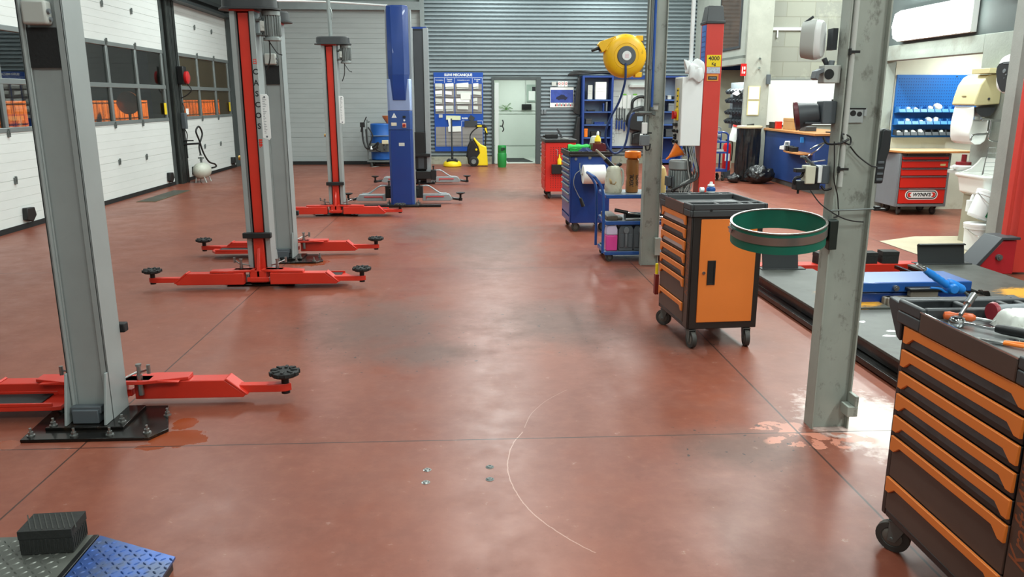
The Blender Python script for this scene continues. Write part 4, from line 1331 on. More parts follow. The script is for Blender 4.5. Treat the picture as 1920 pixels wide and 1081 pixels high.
# ================================================================== BLUE TROLLEY, BLUE AND RED TOOL CABINETS
ct = thing('shelf_trolley', 'blue three shelf trolley with bent push handle behind the grey steel column', 'trolley', (1.40, 8.42, 0))
CX0, CX1, CY0, CY1 = 0.0, .78, 0.0, .50
for z in (.115, .44, .72):
    MB().box(.02, CX1, CY0, CY1, z - .04, z).out('shelf', M_bluelt, ct, bev=0.006)
    MB().box(.03, CX1 - .01, CY0 + .01, CY1 - .01, z, z + .003).out('shelf_mat', M_midgrey, ct)
fr = MB()
for y in (CY0 + .012, CY1 - .012):
    fr.tube([(0.0, y, .1), (0.0, y, .45), (-.01, y, .72), (-.04, y, .82), (-.10, y, .9)], .016, n=10)
    MB().tube([(CX1, y, .1), (CX1, y, .76)], .016, n=10).out('upright', M_bluelt, ct)
fr.tube([(-.10, CY0 + .012, .9), (-.115, CY0 + .05, .912), (-.115, CY1 - .05, .912), (-.10, CY1 - .012, .9)], .016, n=10)
fr.out('frame', M_bluelt, ct)
for x in (.06, .72):
    for y in (.05, .45):
        caster(ct, x, y, .042, .4)
G_JER = 'grey jerry cans on the trolley'
def jerry(loc, label):
    j = thing('jerry_can', label, 'can', loc, 0, G_JER)
    MB().prism([(-.072, 0), (.072, 0), (.078, .02), (.078, .19), (.06, .222), (-.06, .222), (-.078, .19), (-.078, .02)], 'y', 0, .2).box(-.068, -.022, -.008, 0, .03, .15).box(.022, .068, -.008, 0, .03, .15).box(-.06, .06, .01, .19, .222, .23).out('body', M_slate, j, bev=0.012)
    MB().tube([(0, -.003, .035), (0, -.016, .06), (0, -.016, .13), (0, -.003, .16)], .013, n=10).out('handle', M_midgrey, j)
    j.scale = (1, 1, 1.2)
    MB().cyl((0, .0, .185), (0, -.022, .185), .03, n=20).out('screw_cap', M_midgrey, j, bev=0.004)
    return j
jerry((1.65, 8.44, .119), 'dark grey jerry can next to the pink fluid bottle on the lower trolley shelf')
jerry((1.81, 8.44, .119), 'dark grey jerry can against the grey steel column on the lower trolley shelf')
pb = thing('coolant_bottle', 'clear bottle half full of pink fluid on the lower trolley shelf', 'bottle', (1.498, 8.44, .119))
pb.scale = (.85, 1, 1.2)
MB().prism([(-.07, 0), (.07, 0), (.072, .02), (.072, .14), (-.072, .14), (-.072, .02)], 'y', 0, .11).out('fluid', mat('pink_fluid', '#e0489a', 0.25, var=0.03), pb, bev=0.008)
MB().prism([(-.072, .141), (.072, .141), (.072, .19), (.05, .228), (-.05, .228), (-.072, .19)], 'y', 0, .11).out('body', mat('cloudy_bottle', '#cfc3dc', 0.3, var=0.05), pb, bev=0.01)
MB().tube([(.06, .05, .2), (.072, .05, .215), (.082, .05, .19), (.075, .05, .16)], .012).out('handle', M_black, pb)
# middle shelf
tag(MB().box(1.44, 1.56, 8.46, 8.86, .4435, .49).box(1.56, 1.62, 8.5, 8.7, .4435, .47).out('metal_case', mat('rusty_case', '#5a5148', 0.5, 0.3, var=0.2, dirt='#3a2f27'), bev=0.008), 'brown grimy metal case on the middle trolley shelf', 'case')
tw = thing('torque_wrench', 'chrome torque wrench with black grip leaning on the middle trolley shelf', 'wrench', (1.53, 8.5, .55))
MB().cyl((.0, .0, 0), (.14, -.01, -.028), .019, n=14).out('grip', M_black, tw)
MB().cyl((.14, -.01, -.028), (.56, -.01, -.085), .0125, n=14).out('tube', M_chrome, tw)
tw2 = thing('breaker_bar', 'steel bar with black case lying along the middle trolley shelf', 'bar', (1.64, 8.45, .4585))
MB().cyl((0, 0, 0), (.5, .0, 0), .0145, n=14).out('bar', M_steel, tw2)
MB().box(.02, .5, .09, .22, -.014, .045).out('case', M_black, tw2, bev=0.006)
# top shelf
jg = thing('oil_jug', 'grimy white oil jug with long spout on the trolley top', 'jug', (1.525, 8.60, .7245))
MB().lathe([(0, 0), (.085, 0), (.092, .01), (.094, .06), (.088, .15), (.074, .25), (.055, .28), (.045, .285), (0, .285)], n=24).out('body', mat('grimy_plastic', '#c9c8b4', 0.45, var=0.08, dirt='#8f7f58', dscale=9, dcut=0.55, damt=0.6), jg)
MB().tube([(-.0, 0, .27), (-.05, -.01, .31), (-.1, -.02, .36)], .024).tube([(.03, 0, .28), (.06, 0, .30), (.075, 0, .285)], .02).out('neck', M_black, jg)
MB().cyl((-.09, -.018, .35), (-.2, -.03, .455), .018, .010, n=14).out('spout', mat('grimy_spout', '#9a9684', 0.5), jg)
MB().tube([(.07, 0, .26), (.1, 0, .22), (.103, 0, .12), (.09, 0, .07)], .012).out('handle', M_box, jg)
MB().add([(-.06, -.073, .16), (.02, -.0905, .12), (-.05, -.083, .1), (.0, -.0925, .09)], [(0, 1, 3, 2)]).out('torn_label', mat('torn_label', '#b59a6a', 0.8), jg, solid=0.002)
ig = thing('oil_bottle', 'brown translucent oil bottle with orange funnel top on the trolley', 'bottle', (1.73, 8.62, .7245))
MB().lathe([(0, 0), (.06, 0), (.068, .008), (.068, .11), (.062, .14), (.062, .17), (.068, .2), (.066, .345), (.05, .36), (0, .36)], n=24).out('body', mat('brown_oil_plastic', '#8d5f33', 0.3, var=0.08, coat=0.2), ig)
MB().lathe([(0, .362), (.07, .362), (.085, .37), (.088, .395), (.085, .43), (.075, .435), (.06, .425), (0, .42)], n=24).out('funnel', M_funnel, ig)
MB().lathe([(0, 0), (.018, 0), (.018, .012), (0, .012)], M=Matrix.Translation((.05, -.072, .385)) @ Euler((R(90), 0, R(25))).to_matrix().to_4x4(), n=14).out('knob', M_funnel, ig)
def wrap_words(s, size, m, parent, radius, zc, ang0, name='lettering'):
    o = words(s, size, m, None, (0, 0, 0), (0, 0, 0), name=name, bold=.0012, shear=.2)
    for v in o.data.vertices:
        x, y, z = v.co
        t = ang0 - y / radius
        rr = radius + .0006 + z
        v.co = Vector((math.sin(t) * rr, -math.cos(t) * rr, zc + x))
    o.rotation_euler = (0, 0, 0)
    o.location = (0, 0, 0)
    o.parent = parent
    return o
for a in (-.25, .78):
    o = wrap_words('IGOL', .058, M_ink, ig, .069, .13, a)
    for v in o.data.vertices:
        pass
oc_ = thing('oil_can', 'pale yellow can with black cap beside the grey motor', 'can', (2.02, 8.6, .7245))
MB().lathe([(0, 0), (.07, 0), (.075, .01), (.075, .2), (.06, .26), (.025, .29), (0, .29)], n=20).out('body', mat('pale_yellow_plastic', '#d0b878', 0.45, var=0.05), oc_)
MB().lathe([(0, .29), (.028, .29), (.028, .325), (0, .327)], n=14).out('cap', M_black, oc_)
fn = thing('funnel', 'orange funnel lying tilted on top of the grey motor', 'funnel', (2.0, 7.61, 1.135))
Mfn = Matrix.Translation((-.02, 0, .035)) @ Euler((R(10), R(62), 0)).to_matrix().to_4x4()
MB().lathe([(.07, -.05), (.073, -.05), (.012, .07), (.008, .11), (.006, .11), (.009, .07)], M=Matrix.Translation((-.025, 0, .065)) @ Euler((0, R(-128), 0)).to_matrix().to_4x4(), n=24).out('cone', M_funnel, fn)
MB().tube([(.03, 0, .075), (.06, 0, .08), (.075, 0, .05), (.055, 0, .02), (.03, 0, .012)], .007).out('hose_end', M_sheet, fn)

# blue cabinet
bc_ = thing('tool_cabinet', 'dark blue drawer cabinet with a white paper roll on its side', 'tool cabinet', (1.285, 10.35, 0), R(1.5))
MB().box(.015, .52, 0, .72, .12, .98).box(0, .015, 0, .03, .12, .98).box(0, .015, .69, .72, .12, .98).box(0, .015, .03, .69, .12, .2).out('body', M_blue, bc_, bev=0.006)
zz = .96
for hgt in (.07, .07, .07, .07, .07, .1, .1, .19):
    MB().box(-.003, .014, .035, .685, zz - hgt + .006, zz).out('drawer', M_bluelt, bc_, bev=0.003)
    MB().box(-.022, -.003, .04, .68, zz - .03, zz - .008).out('drawer_pull', M_alu, bc_, bev=0.004)
    zz -= hgt
MB().box(-.02, .54, -.02, .74, .98, 1.01).box(-.02, .0, -.02, .74, 1.01, 1.045).box(.52, .54, -.02, .74, 1.01, 1.045).box(0, .52, -.02, .0, 1.01, 1.045).box(0, .52, .72, .74, 1.01, 1.045).out('top_tray', M_cabblack, bc_, bev=0.006)
for x, y, a in ((.07, .07, .3), (.46, .07, 2.2), (.07, .65, 1.0), (.46, .65, 1.0)):
    caster(bc_, x, y, .056, a)
MB().cyl((.07, 0, .95), (.07, -.01, .95), .018, n=14).cyl((.25, 0, .965), (.25, -.012, .965), .02, n=14).out('side_bolt', M_bolt, bc_)
MB().tube([(.12, -.004, .9), (.12, -.03, .83), (.12, -.128, .76)], .006).tube([(.115, -.126, .765), (.46, -.126, .765)], .006, smooth=False).out('roll_bracket', M_alu, bc_)
pr = thing('paper_roll', 'thick white paper roll hanging on the blue cabinet side', 'paper roll', (1.57, 10.2315, .765), R(1.5))
MB().lathe([(.02, -.14), (.115, -.14), (.12, -.136), (.12, .136), (.115, .14), (.02, .14), (.02, -.14)], n=36, axis='x').out('roll', M_paper, pr)
MB().lathe([(.0135, -.1415), (.022, -.1415), (.022, .1415), (.0135, .1415), (.0135, -.1415)], n=20, axis='x').out('core', M_card, pr)
hk = thing('inspection_lamp', 'hand lamp with black handle hanging by its wire on the blue cabinet side', 'lamp', (1.35, 10.26, .4))
MB().tube([(.06, -.0, .42), (-.01, -.0, .36), (-.03, -.0, .24), (.02, -.0, .12), (.06, -.0, .05)], .0045).out('wire', M_cable, hk)
MB().cyl((.06, -.0, .06), (.1, -.0, -.05), .018, .026, n=14).out('handle', M_black, hk, bev=0.004)
# things on the blue cabinet
gc = MB()
gc.grid(lambda u, v: (1.31 + u * .30, 10.78 + v * .15, 1.055 + .055 * math.sin(PI * min(max(v, .02), .98)) + .006 * math.sin(u * 17) - .004), 16, 10)
gc.box(1.32, 1.60, 10.785, 10.925, 1.013, 1.09)
tag(gc.out('microfibre_mop', mat('bright_green_cloth', '#2fae4c', 0.8, var=0.15, vscale=30, bump=0.5), bev=0.012), 'bright green cloth pad on top of the blue cabinet', 'cloth')
tag(MB().grid(lambda u, v: (1.42 + u * .17, 10.50 + v * .11, 1.03 + .05 * math.sin(PI * u) * math.sin(PI * v) + .012 * math.sin(u * 13 + v * 9)), 12, 10).out('navy_rag', mat('navy_cloth', '#1b2c58', 0.8), solid=0.004), 'dark blue rag beside the bright green cloth', 'rag')
tr2 = thing('parts_tray', 'dark red plastic tray at the end of the blue cabinet top', 'tray', (1.70, 10.75, 1.012))
MB().box(-.09, .09, -.13, .13, 0, .01).box(-.09, -.08, -.13, .13, .01, .11).box(.08, .09, -.13, .13, .01, .11).box(-.08, .08, -.13, -.12, .01, .11).box(-.08, .08, .12, .13, .01, .11).out('tray_body', mat('dark_red_plastic', '#5a1519', 0.45), tr2)
ys = thing('spray_bottle', 'yellow labelled spray bottle standing in the dark red tray', 'bottle', (1.69, 10.72, 1.024))
MB().lathe([(0, 0), (.04, 0), (.042, .01), (.042, .16), (.02, .2), (.016, .21), (0, .21)], n=18).out('body', M_yel2, ys)
MB().lathe([(0, .21), (.018, .21), (.018, .235), (.01, .26), (0, .262)], n=12).out('cap', M_sheet, ys)
MB().lathe([(.0424, .04), (.0428, .04), (.0428, .13), (.0424, .13)], n=18).out('label_band', mat('brown_label', '#7a4a20', 0.5, var=0.4, vscale=40), ys)
tag(MB().lathe([(0, 0), (.06, .0), (.078, .03), (.082, .09), (.072, .15), (.06, .19), (.04, .2), (0, .195)], (1.70, 10.972, 1.013), n=14).out('plastic_bag', mat('crumpled_bag', '#c5c5b8', 0.5, var=0.2, vscale=12, bump=0.8, bscale=14)), 'crumpled pale bag standing behind the bright green cloth', 'bag')

# red perforated cabinet
rc = thing('tool_cabinet', 'red perforated tool cabinet with a yellow bottle hooked on its side', 'tool cabinet', (1.30, 13.85, 0))
MB().box(0, .52, 0, .75, .13, .97).out('body', M_cabred, rc, bev=0.006)
hol = MB()
for j in range(8):
    for i in range(9):
        for zb in (.2, .66):
            hol.cyl((.09 + i * .043, -.0008, zb + j * .032), (.09 + i * .043, -.0002, zb + j * .032), .008, n=6)
hol.out('perforation', M_black, rc)
zz = .95
for k in range(7):
    MB().box(-.012, 0, .04, .71, zz - .1, zz - .012).out('drawer', M_cabred, rc, bev=0.003)
    zz -= .108
MB().box(-.02, .54, -.02, .77, .97, 1.02).out('top_tray', M_cabblack, rc, bev=0.006)
for x, y, a in ((.07, .08, 1.2), (.45, .08, 1.0), (.07, .67, .4), (.45, .67, .4)):
    caster(rc, x, y, .056, a)
MB().box(.1, .45, -.07, -.002, .44, .6).out('side_bin', M_black, rc, bev=0.006)
MB().tube([(.17, -.003, .85), (.2, -.02, .84), (.2, -.03, .74)], .005).out('hook', M_alu, rc)
yb = thing('oil_bottle', 'small yellow bottle in the black bin on the red cabinet', 'bottle', (1.535, 13.81, .602))
MB().lathe([(0, 0), (.035, 0), (.036, .08), (.012, .12), (.01, .17), (0, .171)], n=16).out('body', M_yel2, yb)
gn = thing('impact_gun', 'black air impact gun lying on the red cabinet', 'air gun', (1.42, 14.0, 1.021))
MB().box(-.12, .1, -.04, .04, .01, .09).cyl((-.12, 0, .05), (-.16, 0, .05), .02).out('body', M_black, gn, bev=0.015)
MB().obox((.13, -.05, .1), (.035, .04, .2), (0, -.5, 0)).out('handle', M_darkgrey, gn, bev=0.008)
tag(MB().tube([(1.56, 13.95, 1.033), (1.64, 13.9, 1.036), (1.7, 13.98, 1.033), (1.64, 14.05, 1.034), (1.58, 14.02, 1.033)], .012, closed=False).out('cable_coil', M_cable), 'loose grey cable on the red cabinet top', 'cable')

# set the rows of wheeled furniture on their marks
def shift(names, dy):
    for o in list(COL.objects):
        if o.parent is None and o.name in names:
            o.location.y += dy
shift({'shelf_trolley', 'jerry_can', 'jerry_can.001', 'coolant_bottle', 'metal_case', 'torque_wrench', 'breaker_bar', 'oil_jug', 'oil_bottle', 'oil_can'}, -.2)
shift({bc_.name, 'paper_roll', 'microfibre_mop', 'navy_rag', 'parts_tray', ys.name, 'plastic_bag', hk.name}, -.17)
shift({rc.name, yb.name, 'impact_gun', 'cable_coil'}, -.14)
# ================================================================== LEFT SIDE
op = thing('door_operator', 'black door motor with red wheel on the pier between the pale doors', 'motor', (-5.9, 16.95, 2.0))
MB().box(0, .14, -.12, .08, -.02, .34).box(-.07, 0, -.1, .06, .0, .3).out('housing', M_black, op, bev=0.02)
MB().lathe([(0, 0), (.12, 0), (.125, .01), (.125, .05), (.08, .07), (0, .07)], (.14, -.02, .12), n=24, axis='x').out('chain_wheel', M_extred, op)
MB().tube([(.14, .05, .0), (.2, .08, -.12), (.12, .06, -.22), (-.02, .0, -.3)], .012).out('cable', M_bcable, op)
dc = thing('door_control', 'slim grey control box low on the pier between the pale doors', 'control box', (-5.9, 16.9, 1.1))
MB().box(0, .09, -.06, .06, 0, .32).out('housing', M_slate, dc, bev=0.01)
MB().tube([(.05, 0, .32), (.06, .02, .42), (.03, .03, .52)], .01).tube([(.04, 0, 0), (.06, .05, -.12), (.02, .08, -.3), (.03, .05, -.6)], .01).out('cable', M_bcable, dc)
tk = thing('air_tank', 'small pale pressure tank with looped black hose against the second door', 'tank', (-5.62, 17.0, 0))
MB().lathe([(0, -.27), (.06, -.26), (.13, -.2), (.165, -.1), (.165, .1), (.13, .2), (.06, .26), (0, .27)], (0, 0, .24), n=28, axis='y').out('body', mat('aged_white_paint', '#c6c8bb', 0.4, var=0.06, dirt='#8d8a74'), tk)
MB().cyl((-.08, -.15, .12), (-.1, -.15, 0), .012).cyl((.08, -.15, .12), (.12, -.15, 0), .012).cyl((-.08, .15, .12), (-.1, .15, 0), .012).cyl((.08, .15, .12), (.12, .15, 0), .012).out('legs', M_box, tk)
MB().cyl((0, 0, .38), (0, 0, .52), .02).cyl((-.06, 0, .5), (.06, 0, .5), .014).cyl((0, -.05, .46), (0, .05, .46), .016).lathe([(0, 0), (.03, 0), (.03, .02), (0, .02)], (0, 0, .55), n=14).out('valve', M_galv, tk)
MB().tube([(0, 0, .55), (-.02, .02, .75), (.02, .15, .98), (.0, .05, 1.14), (-.02, -.1, 1.05), (.0, .0, .85), (.02, .12, .6), (.06, .3, .4), (.1, .55, .33), (.1, .62, .27), (.08, .4, .26)], .018).out('hose', M_bcable, tk)
MB().cyl((-.35, -.1, .78), (.02, -.02, .8), .02).cyl((-.35, -.1, .86), (-.1, -.05, .86), .014).out('filling_rod', M_black, tk)

dr = MB()
dr.box(-5.66, -5.34, 13.66, 15.4, .001, .006)
do = tag(dr.out('floor_drain', mat('rusty_grating', '#6a5a3a', 0.6, 0.3, var=0.3, vscale=20, dirt='#3a3020')), 'rusty rectangular floor grating near the pale doors', 'drain')
gr_ = MB()
for i in range(34):
    gr_.box(-5.65, -5.35, 13.7 + i * .05, 13.715 + i * .05, .006, .009)
gr_.out('grating', M_galv, do)
G_FB = 'anchor heads in the floor'
for (x, y), lb in (((-.22, 3.435), 'dark anchor bolt head in the floor, the one beside and behind its shiny neighbour'), ((.075, 3.45), 'dark anchor bolt head in the floor closest to the scratch arc, further from the camera'),
                   ((.072, 3.325), 'dark anchor bolt head in the floor closest to the scratch arc, nearer the camera'), ((-.22, 3.31), 'shiny anchor bolt head in the floor away from the scratch arc')):
    b = MB().lathe([(0, .004), (.005, .004), (.006, .006), (.012, .006), (.014, .003), (.02, .001)], (0, 0, 0), n=16)
    o = tag(b.out('floor_bolt', M_bolt if 'shiny' in lb else M_galv), lb, 'bolt', G_FB)
    o.location = (x, y, 0)

# beyond the windows: slatted fence and a round traffic mirror
M_fence = mat('fence_board', '#b8763c', 0.7, var=0.2)
def fence(y0, y1, label):
    t = thing('slatted_fence', label, 'fence', (-9.2, (y0 + y1) / 2, 0))
    b = MB()
    y = y0
    while y < y1:
        b.box(-9.22, -9.19, y, y + .13, .05, 1.66)
        y += .145
    b.out('board', M_fence, t)
    w = MB()
    for k in range(int((y1 - y0) / .3)):
        w.box(-9.175, -9.168, y0 + k * .3, y0 + k * .3 + .012, 0, 1.75)
    for z in (.4, .8, 1.2, 1.6):
        w.box(-9.175, -9.168, y0, y1, z, z + .012)
    w.out('wire_panel', M_blackmetal, t)
    settle(t)
fence(15.6, 17.3, 'orange lit board fence seen through the window beside the tall grey post')
fence(20.2, 23.6, 'orange lit board fence with wire panel seen through the windows of the wide pale door')
fence(26.5, 31.5, 'orange glow of boards seen through the hazy panes of the second door')
mr_ = thing('traffic_mirror', 'round convex traffic mirror outside the window of the wide pale door', 'mirror', (-8.6, 20.9, 0))
MB().lathe([(0, -.05), (.12, -.04), (.22, -.015), (.27, .02), (.28, .02), (.28, .05), (0, .05)], (0, 0, 1.6), n=36, axis='y').out('mirror', mat('amber_reflection', '#8c6238', 0.2, 0.3, var=0.3, vscale=4), mr_)  # the reflected amber yard light is painted into the mirror colour
MB().cyl((0, .06, 0), (0, .06, 1.6), .035).out('pole', M_galv, mr_)

# ================================================================== BACK WALL
bd = thing('planning_board', 'blue and grey workshop planning board of paper slots titled SUIVI MECANIQUE', 'notice board', (-.28, 21.38, 0))
BX0, BX1, BZ0, BZ1, BYF = -.93, .36, .34, 2.37, 21.372
M_boardblue = mat('board_blue', '#1148a0', 0.4, var=0.03)
M_boardgrey = mat('board_grey', '#8b8784', 0.5, var=0.06)
MB().box(BX0, BX1, BYF, 21.398, BZ0, BZ1).out('panel', M_boardblue, bd, bev=0.003)
cols = [BX0 + .02, BX0 + .285, BX0 + .545, BX0 + 1.01, BX1 - .02]
sl_ = MB()
for a, b_ in zip(cols, cols[1:]):
    sl_.box(a + .012, b_ - .012, BYF - .008, BYF, 1.32, 2.08)
for a, b_ in ((BX0 + .03, BX0 + .28), (BX0 + .3, BX0 + .71), (BX0 + .73, BX1 - .02)):
    sl_.box(a, b_, BYF - .008, BYF, .47, .98)
sl_.out('slot_field', M_boardgrey, bd)
ln = MB()
ln.box(BX0 + .01, BX1 - .02, BYF - .002, BYF, 2.235, 2.242)
for c in cols:
    ln.box(c - .003, c + .003, BYF - .002, BYF, 2.10, 2.24)
ln.box(BX0 + .72, BX1 - .02, BYF - .002, BYF, 1.13, 1.137).box(BX0 + .71, BX0 + .716, BYF - .002, BYF, .99, 1.13).box(BX1 - .025, BX1 - .02, BYF - .002, BYF, .99, 1.13)
ln.out('ruled_line', M_paper, bd)
words('SUIVI MECANIQUE', .088, M_paper, bd, ((BX0 + BX1) / 2, BYF - .002, 2.305), bold=.003)
for i, s in enumerate((('Convocations',), ('Demande', 'urgente'), ('Commandes en cours',), ('En attente', 'OR'))):
    x = (cols[i] + cols[i + 1]) / 2
    for k, w_ in enumerate(s):
        words(w_, .036, M_paper, bd, (x, BYF - .002, 2.175 - k * .045 + (.02 if len(s) > 1 else 0)), bold=.001)
words('ROSSI', .06, M_paper, bd, (BX0 + .80, BYF - .002, 1.20), bold=.002)
words('Robert', .034, M_paper, bd, (BX0 + 1.17, BYF - .002, 1.06), bold=.001)
sh = MB()
for i, (a, b_) in enumerate(zip(cols, cols[1:])):
    for k in range(4):
        z = 2.06 - k * .19
        rr = random.Random(i * 7 + k)
        sh.use(0 if rr.random() < .5 else 1)
        x1 = b_ - .02 - rr.uniform(0, .06 if i < 2 else .12)
        x0 = a + .018 + (rr.uniform(0, .05) if i == 2 else 0)
        t = rr.uniform(-.02, .02)
        sh.add([(x0, BYF - .03, z - .055), (x1, BYF - .03, z - .055 + t), (x1, BYF - .012, z + .035 + t), (x0, BYF - .012, z + .03)], [(0, 1, 2, 3)])
        if rr.random() < .7:
            sh.use(1)
            sh.add([(x0 + .01, BYF - .022, z - .11), (x1, BYF - .022, z - .1), (x1, BYF - .014, z - .05 + t), (x0 + .01, BYF - .014, z - .05)], [(0, 1, 2, 3)])
sh.out('slip', [M_paper, M_paper2], bd)
sp = MB()
for a, b_ in zip(cols, cols[1:]):
    for k in range(4):
        z = 1.93 - k * .19
        sp.box(a + .012, b_ - .012, BYF - .022, BYF - .008, z, z + .005)
for k in range(4):
    for a, b_ in ((BX0 + .03, BX0 + .28), (BX0 + .3, BX0 + .71), (BX0 + .73, BX1 - .02)):
        sp.box(a, b_, BYF - .012, BYF - .008, .5 + k * .09, .503 + k * .09)
sp.out('slot_edge', M_darkgrey, bd)
settle(bd)
for (x, z, w, h, r, m, lb) in ((-.10, 1.765, .26, .17, -.02, M_paper, 'white sheet pinned crooked over the third column of the planning board'),
                               (-.17, 2.04, .30, .085, .02, M_paper, 'white card at the top of the third column of the planning board'),
                               (-.43, 1.215, .38, .11, .03, mat('lime_paper', '#dfe6bf', 0.8), 'pale yellow-green sheet stuck across the lower blue band of the planning board'),
                               (-.40, .925, .34, .14, -.03, M_paper, 'white torn sheet hanging below the lower band of the planning board'),
                               (-.52, 1.05, .07, .30, -.15, M_paper, 'narrow white strip dangling on the lower part of the planning board'),
                               (-.76, 1.26, .1, .08, .0, M_paper2, 'small grey note at the edge of the lower blue band of the planning board'),
                               (.05, 1.2, .14, .13, .6, M_darkgrey, 'dark folded sheet on the lower blue band of the planning board'),
                               (.03, 1.06, .34, .16, 0, M_darkgrey, 'dark grey sheet under the folded one on the planning board')):
    o = tag(MB().obox((0, 0, 0), (w, .003, h)).out('paper_sheet', m), lb, 'paper', 'loose sheets on the planning board')
    o.location = (x, BYF - .034, z)
    o.rotation_euler = (R(4), r, 0)

fc = thing('floor_cleaner', 'round yellow and black floor cleaning head with upright black lance', 'floor cleaner', (-.46, 20.62, 0))
MB().lathe([(0, .02), (.2, .0), (.23, .02), (.235, .07), (.21, .12), (.15, .15), (0, .16)], n=32).out('dome', M_yel2, fc)
MB().prism([(-.13, .11), (.13, .11), (.15, .165), (.09, .215), (.03, .195), (-.03, .195), (-.09, .215), (-.15, .165)], 'y', -.16, -.02).box(-.03, .03, -.06, .04, .15, .26).out('cover', M_black, fc, bev=0.015)
MB().cyl((0, 0, .24), (-.015, .3, 1.2), .02).cyl((0, 0, .2), (0, .02, .4), .028).out('lance', M_black, fc)

pwash = thing('pressure_washer', 'yellow and black wheeled pressure washer below the planning board', 'pressure washer', (.19, 20.75, 0))
body = MB()
body.prism([(-.02, .02), (.27, .02), (.25, .3), (.23, .5), (.10, .55), (-.02, .66), (-.08, .74), (-.1, .7), (.02, .5), (.06, .34), (-.02, .22)], 'y', -.16, .05)
body.out('yellow_cover', M_yel2, pwash, bev=0.02)
MB().prism([(-.24, .05), (.02, .05), (.1, .3), (.0, .52), (-.09, .68), (-.17, .7), (-.26, .5), (-.27, .25)], 'y', -.14, .1).out('body', M_black, pwash, bev=0.03)
for y in (-.19, .1):
    MB().lathe([(0, -.025), (.06, -.03), (.105, -.025), (.13, -.02), (.13, .02), (.105, .025), (0, .03)], (-.1, y, .13), n=26, axis='y').out('wheel', M_black, pwash)
MB().lathe([(0, -.004), (.085, -.002), (.09, .004), (0, .006)], (-.1, -.215, .13), n=24, axis='y').lathe([(.04, -.012), (.06, -.012), (.06, 0), (.04, 0), (.04, -.012)], (-.1, -.215, .13), n=20, axis='y').out('hub_cap', M_alu, pwash)
hd = MB()
hd.tube([(-.18, .04, .6), (-.18, .06, .78), (-.1, .06, .9), (.05, .06, 1.0), (.17, .06, 1.02)], .016)
hd.tube([(.2, .06, .45), (.22, .06, .75), (.2, .06, 1.02)], .018)
hd.tube([(-.24, -.1, .5), (-.28, -.12, .25), (-.2, -.13, .45), (-.14, -.13, .55), (-.22, -.13, .35)], .014)
hd.out('hose_and_frame', M_black, pwash)
MB().prism([(-.05, .98), (.15, .98), (.2, .94), (.24, .8), (.27, .78), (.26, .98), (.2, 1.06), (.0, 1.07), (-.05, 1.04)], 'y', .02, .11).out('handle_grip', M_black, pwash, bev=0.012)
MB().prism([(.0, 1.0), (.12, 1.0), (.12, 1.04), (.0, 1.04)], 'y', .012, .02).prism([(.19, .96), (.24, .84), (.265, .84), (.235, .98)], 'y', .01, .02).out('yellow_strip', M_yel2, pwash)
MB().lathe([(0, 0), (.025, 0), (.03, .02), (0, .03)], (-.03, -.17, .43), n=12, axis='y').out('knob', M_yel2, pwash)

gb_ = thing('gas_bottle', 'bright green gas bottle with collar at the doorway', 'gas bottle', (.81, 20.35, 0))
MB().lathe([(0, .02), (.09, .02), (.095, 0), (.1, 0), (.102, .03), (.115, .06), (.117, .33), (.105, .37), (.06, .39), (0, .39)], n=28).out('cylinder', M_green, gb_)
MB().lathe([(.1, .36), (.108, .38), (.108, .54), (.104, .55), (.098, .54), (.098, .36)], n=28).out('collar', M_green, gb_)
MB().box(-.03, .03, -.116, -.09, .42, .5).cyl((.05, -.08, .44), (.05, -.08, .5), .035).out('valve', mat('valve_dark_green', '#0e3a20', 0.5), gb_, bev=0.004)

dm = tag(MB().prism([(1.02, 21.75), (1.72, 21.75), (1.55, 23.1), (1.02, 23.1)], 'z', .021, .032).out('door_mat', M_rubber), 'black mat on the lobby floor inside the doorway', 'mat')
tag(MB().box(1.66, 2.1, 23.565, 23.585, 1.62, 2.1).use(1).box(1.72, 1.9, 23.56, 23.566, 1.66, 1.92).use(2).box(1.82, 1.98, 23.56, 23.566, 1.92, 2.04).out('lobby_poster', [mat('poster_green_grey', '#9fb0a4', 0.6), M_paper, M_ink]), 'pale poster on the lobby wall behind the doorway', 'poster')
tag(MB().box(1.52, 1.80, 23.53, 23.585, 1.39, 1.55).out('black_box', M_black, bev=0.01), 'small black box on the lobby wall under the poster', 'box')
lf = MB()
for k in range(7):
    a = k * PI / 6 * 1.1 - .1
    l = .15 + .06 * (k % 3)
    lf.tube([(1.07, 23.58, 1.40), (1.07 + math.cos(a) * l * .5, 23.575, 1.4 + math.sin(a) * l * .6), (1.07 + math.cos(a) * l, 23.575, 1.40 + math.sin(a) * l * .75 - (.04 if k in (0, 1, 7, 8) else 0))], .007, n=5, sub=3)
tag(lf.out('spider_plant', mat('leaf_green', '#5a8a3e', 0.5)), 'small spidery green plant on the ledge of the lobby wall', 'plant')

cal = thing('wall_calendar', 'wall calendar with a blue car picture beside the doorway', 'calendar', (2.44, 21.385, 1.73))
MB().box(2.13, 2.75, 21.375, 21.395, 1.48, 1.995).out('sheet', M_paper, cal)
MB().box(2.14, 2.74, 21.372, 21.375, 1.6, 1.93).out('picture', mat('calendar_blue', '#33499a', 0.4, var=0.25, vscale=9), cal)
MB().prism([(2.28, 1.70), (2.34, 1.68), (2.56, 1.69), (2.6, 1.73), (2.54, 1.76), (2.5, 1.80), (2.42, 1.81), (2.36, 1.77), (2.3, 1.75)], 'y', 21.37, 21.372).cyl((2.36, 21.3695, 1.69), (2.36, 21.372, 1.69), .024, n=14).cyl((2.53, 21.3695, 1.69), (2.53, 21.372, 1.69), .024, n=14).out('car_picture', mat('car_dark', '#1b1f3c', 0.3), cal)
dtx = MB()
for i in range(12):
    dtx.use(i % 3).box(2.26 + i * .04, 2.285 + i * .04, 21.372, 21.375, 1.51, 1.51 + .05 + .02 * (i % 2))
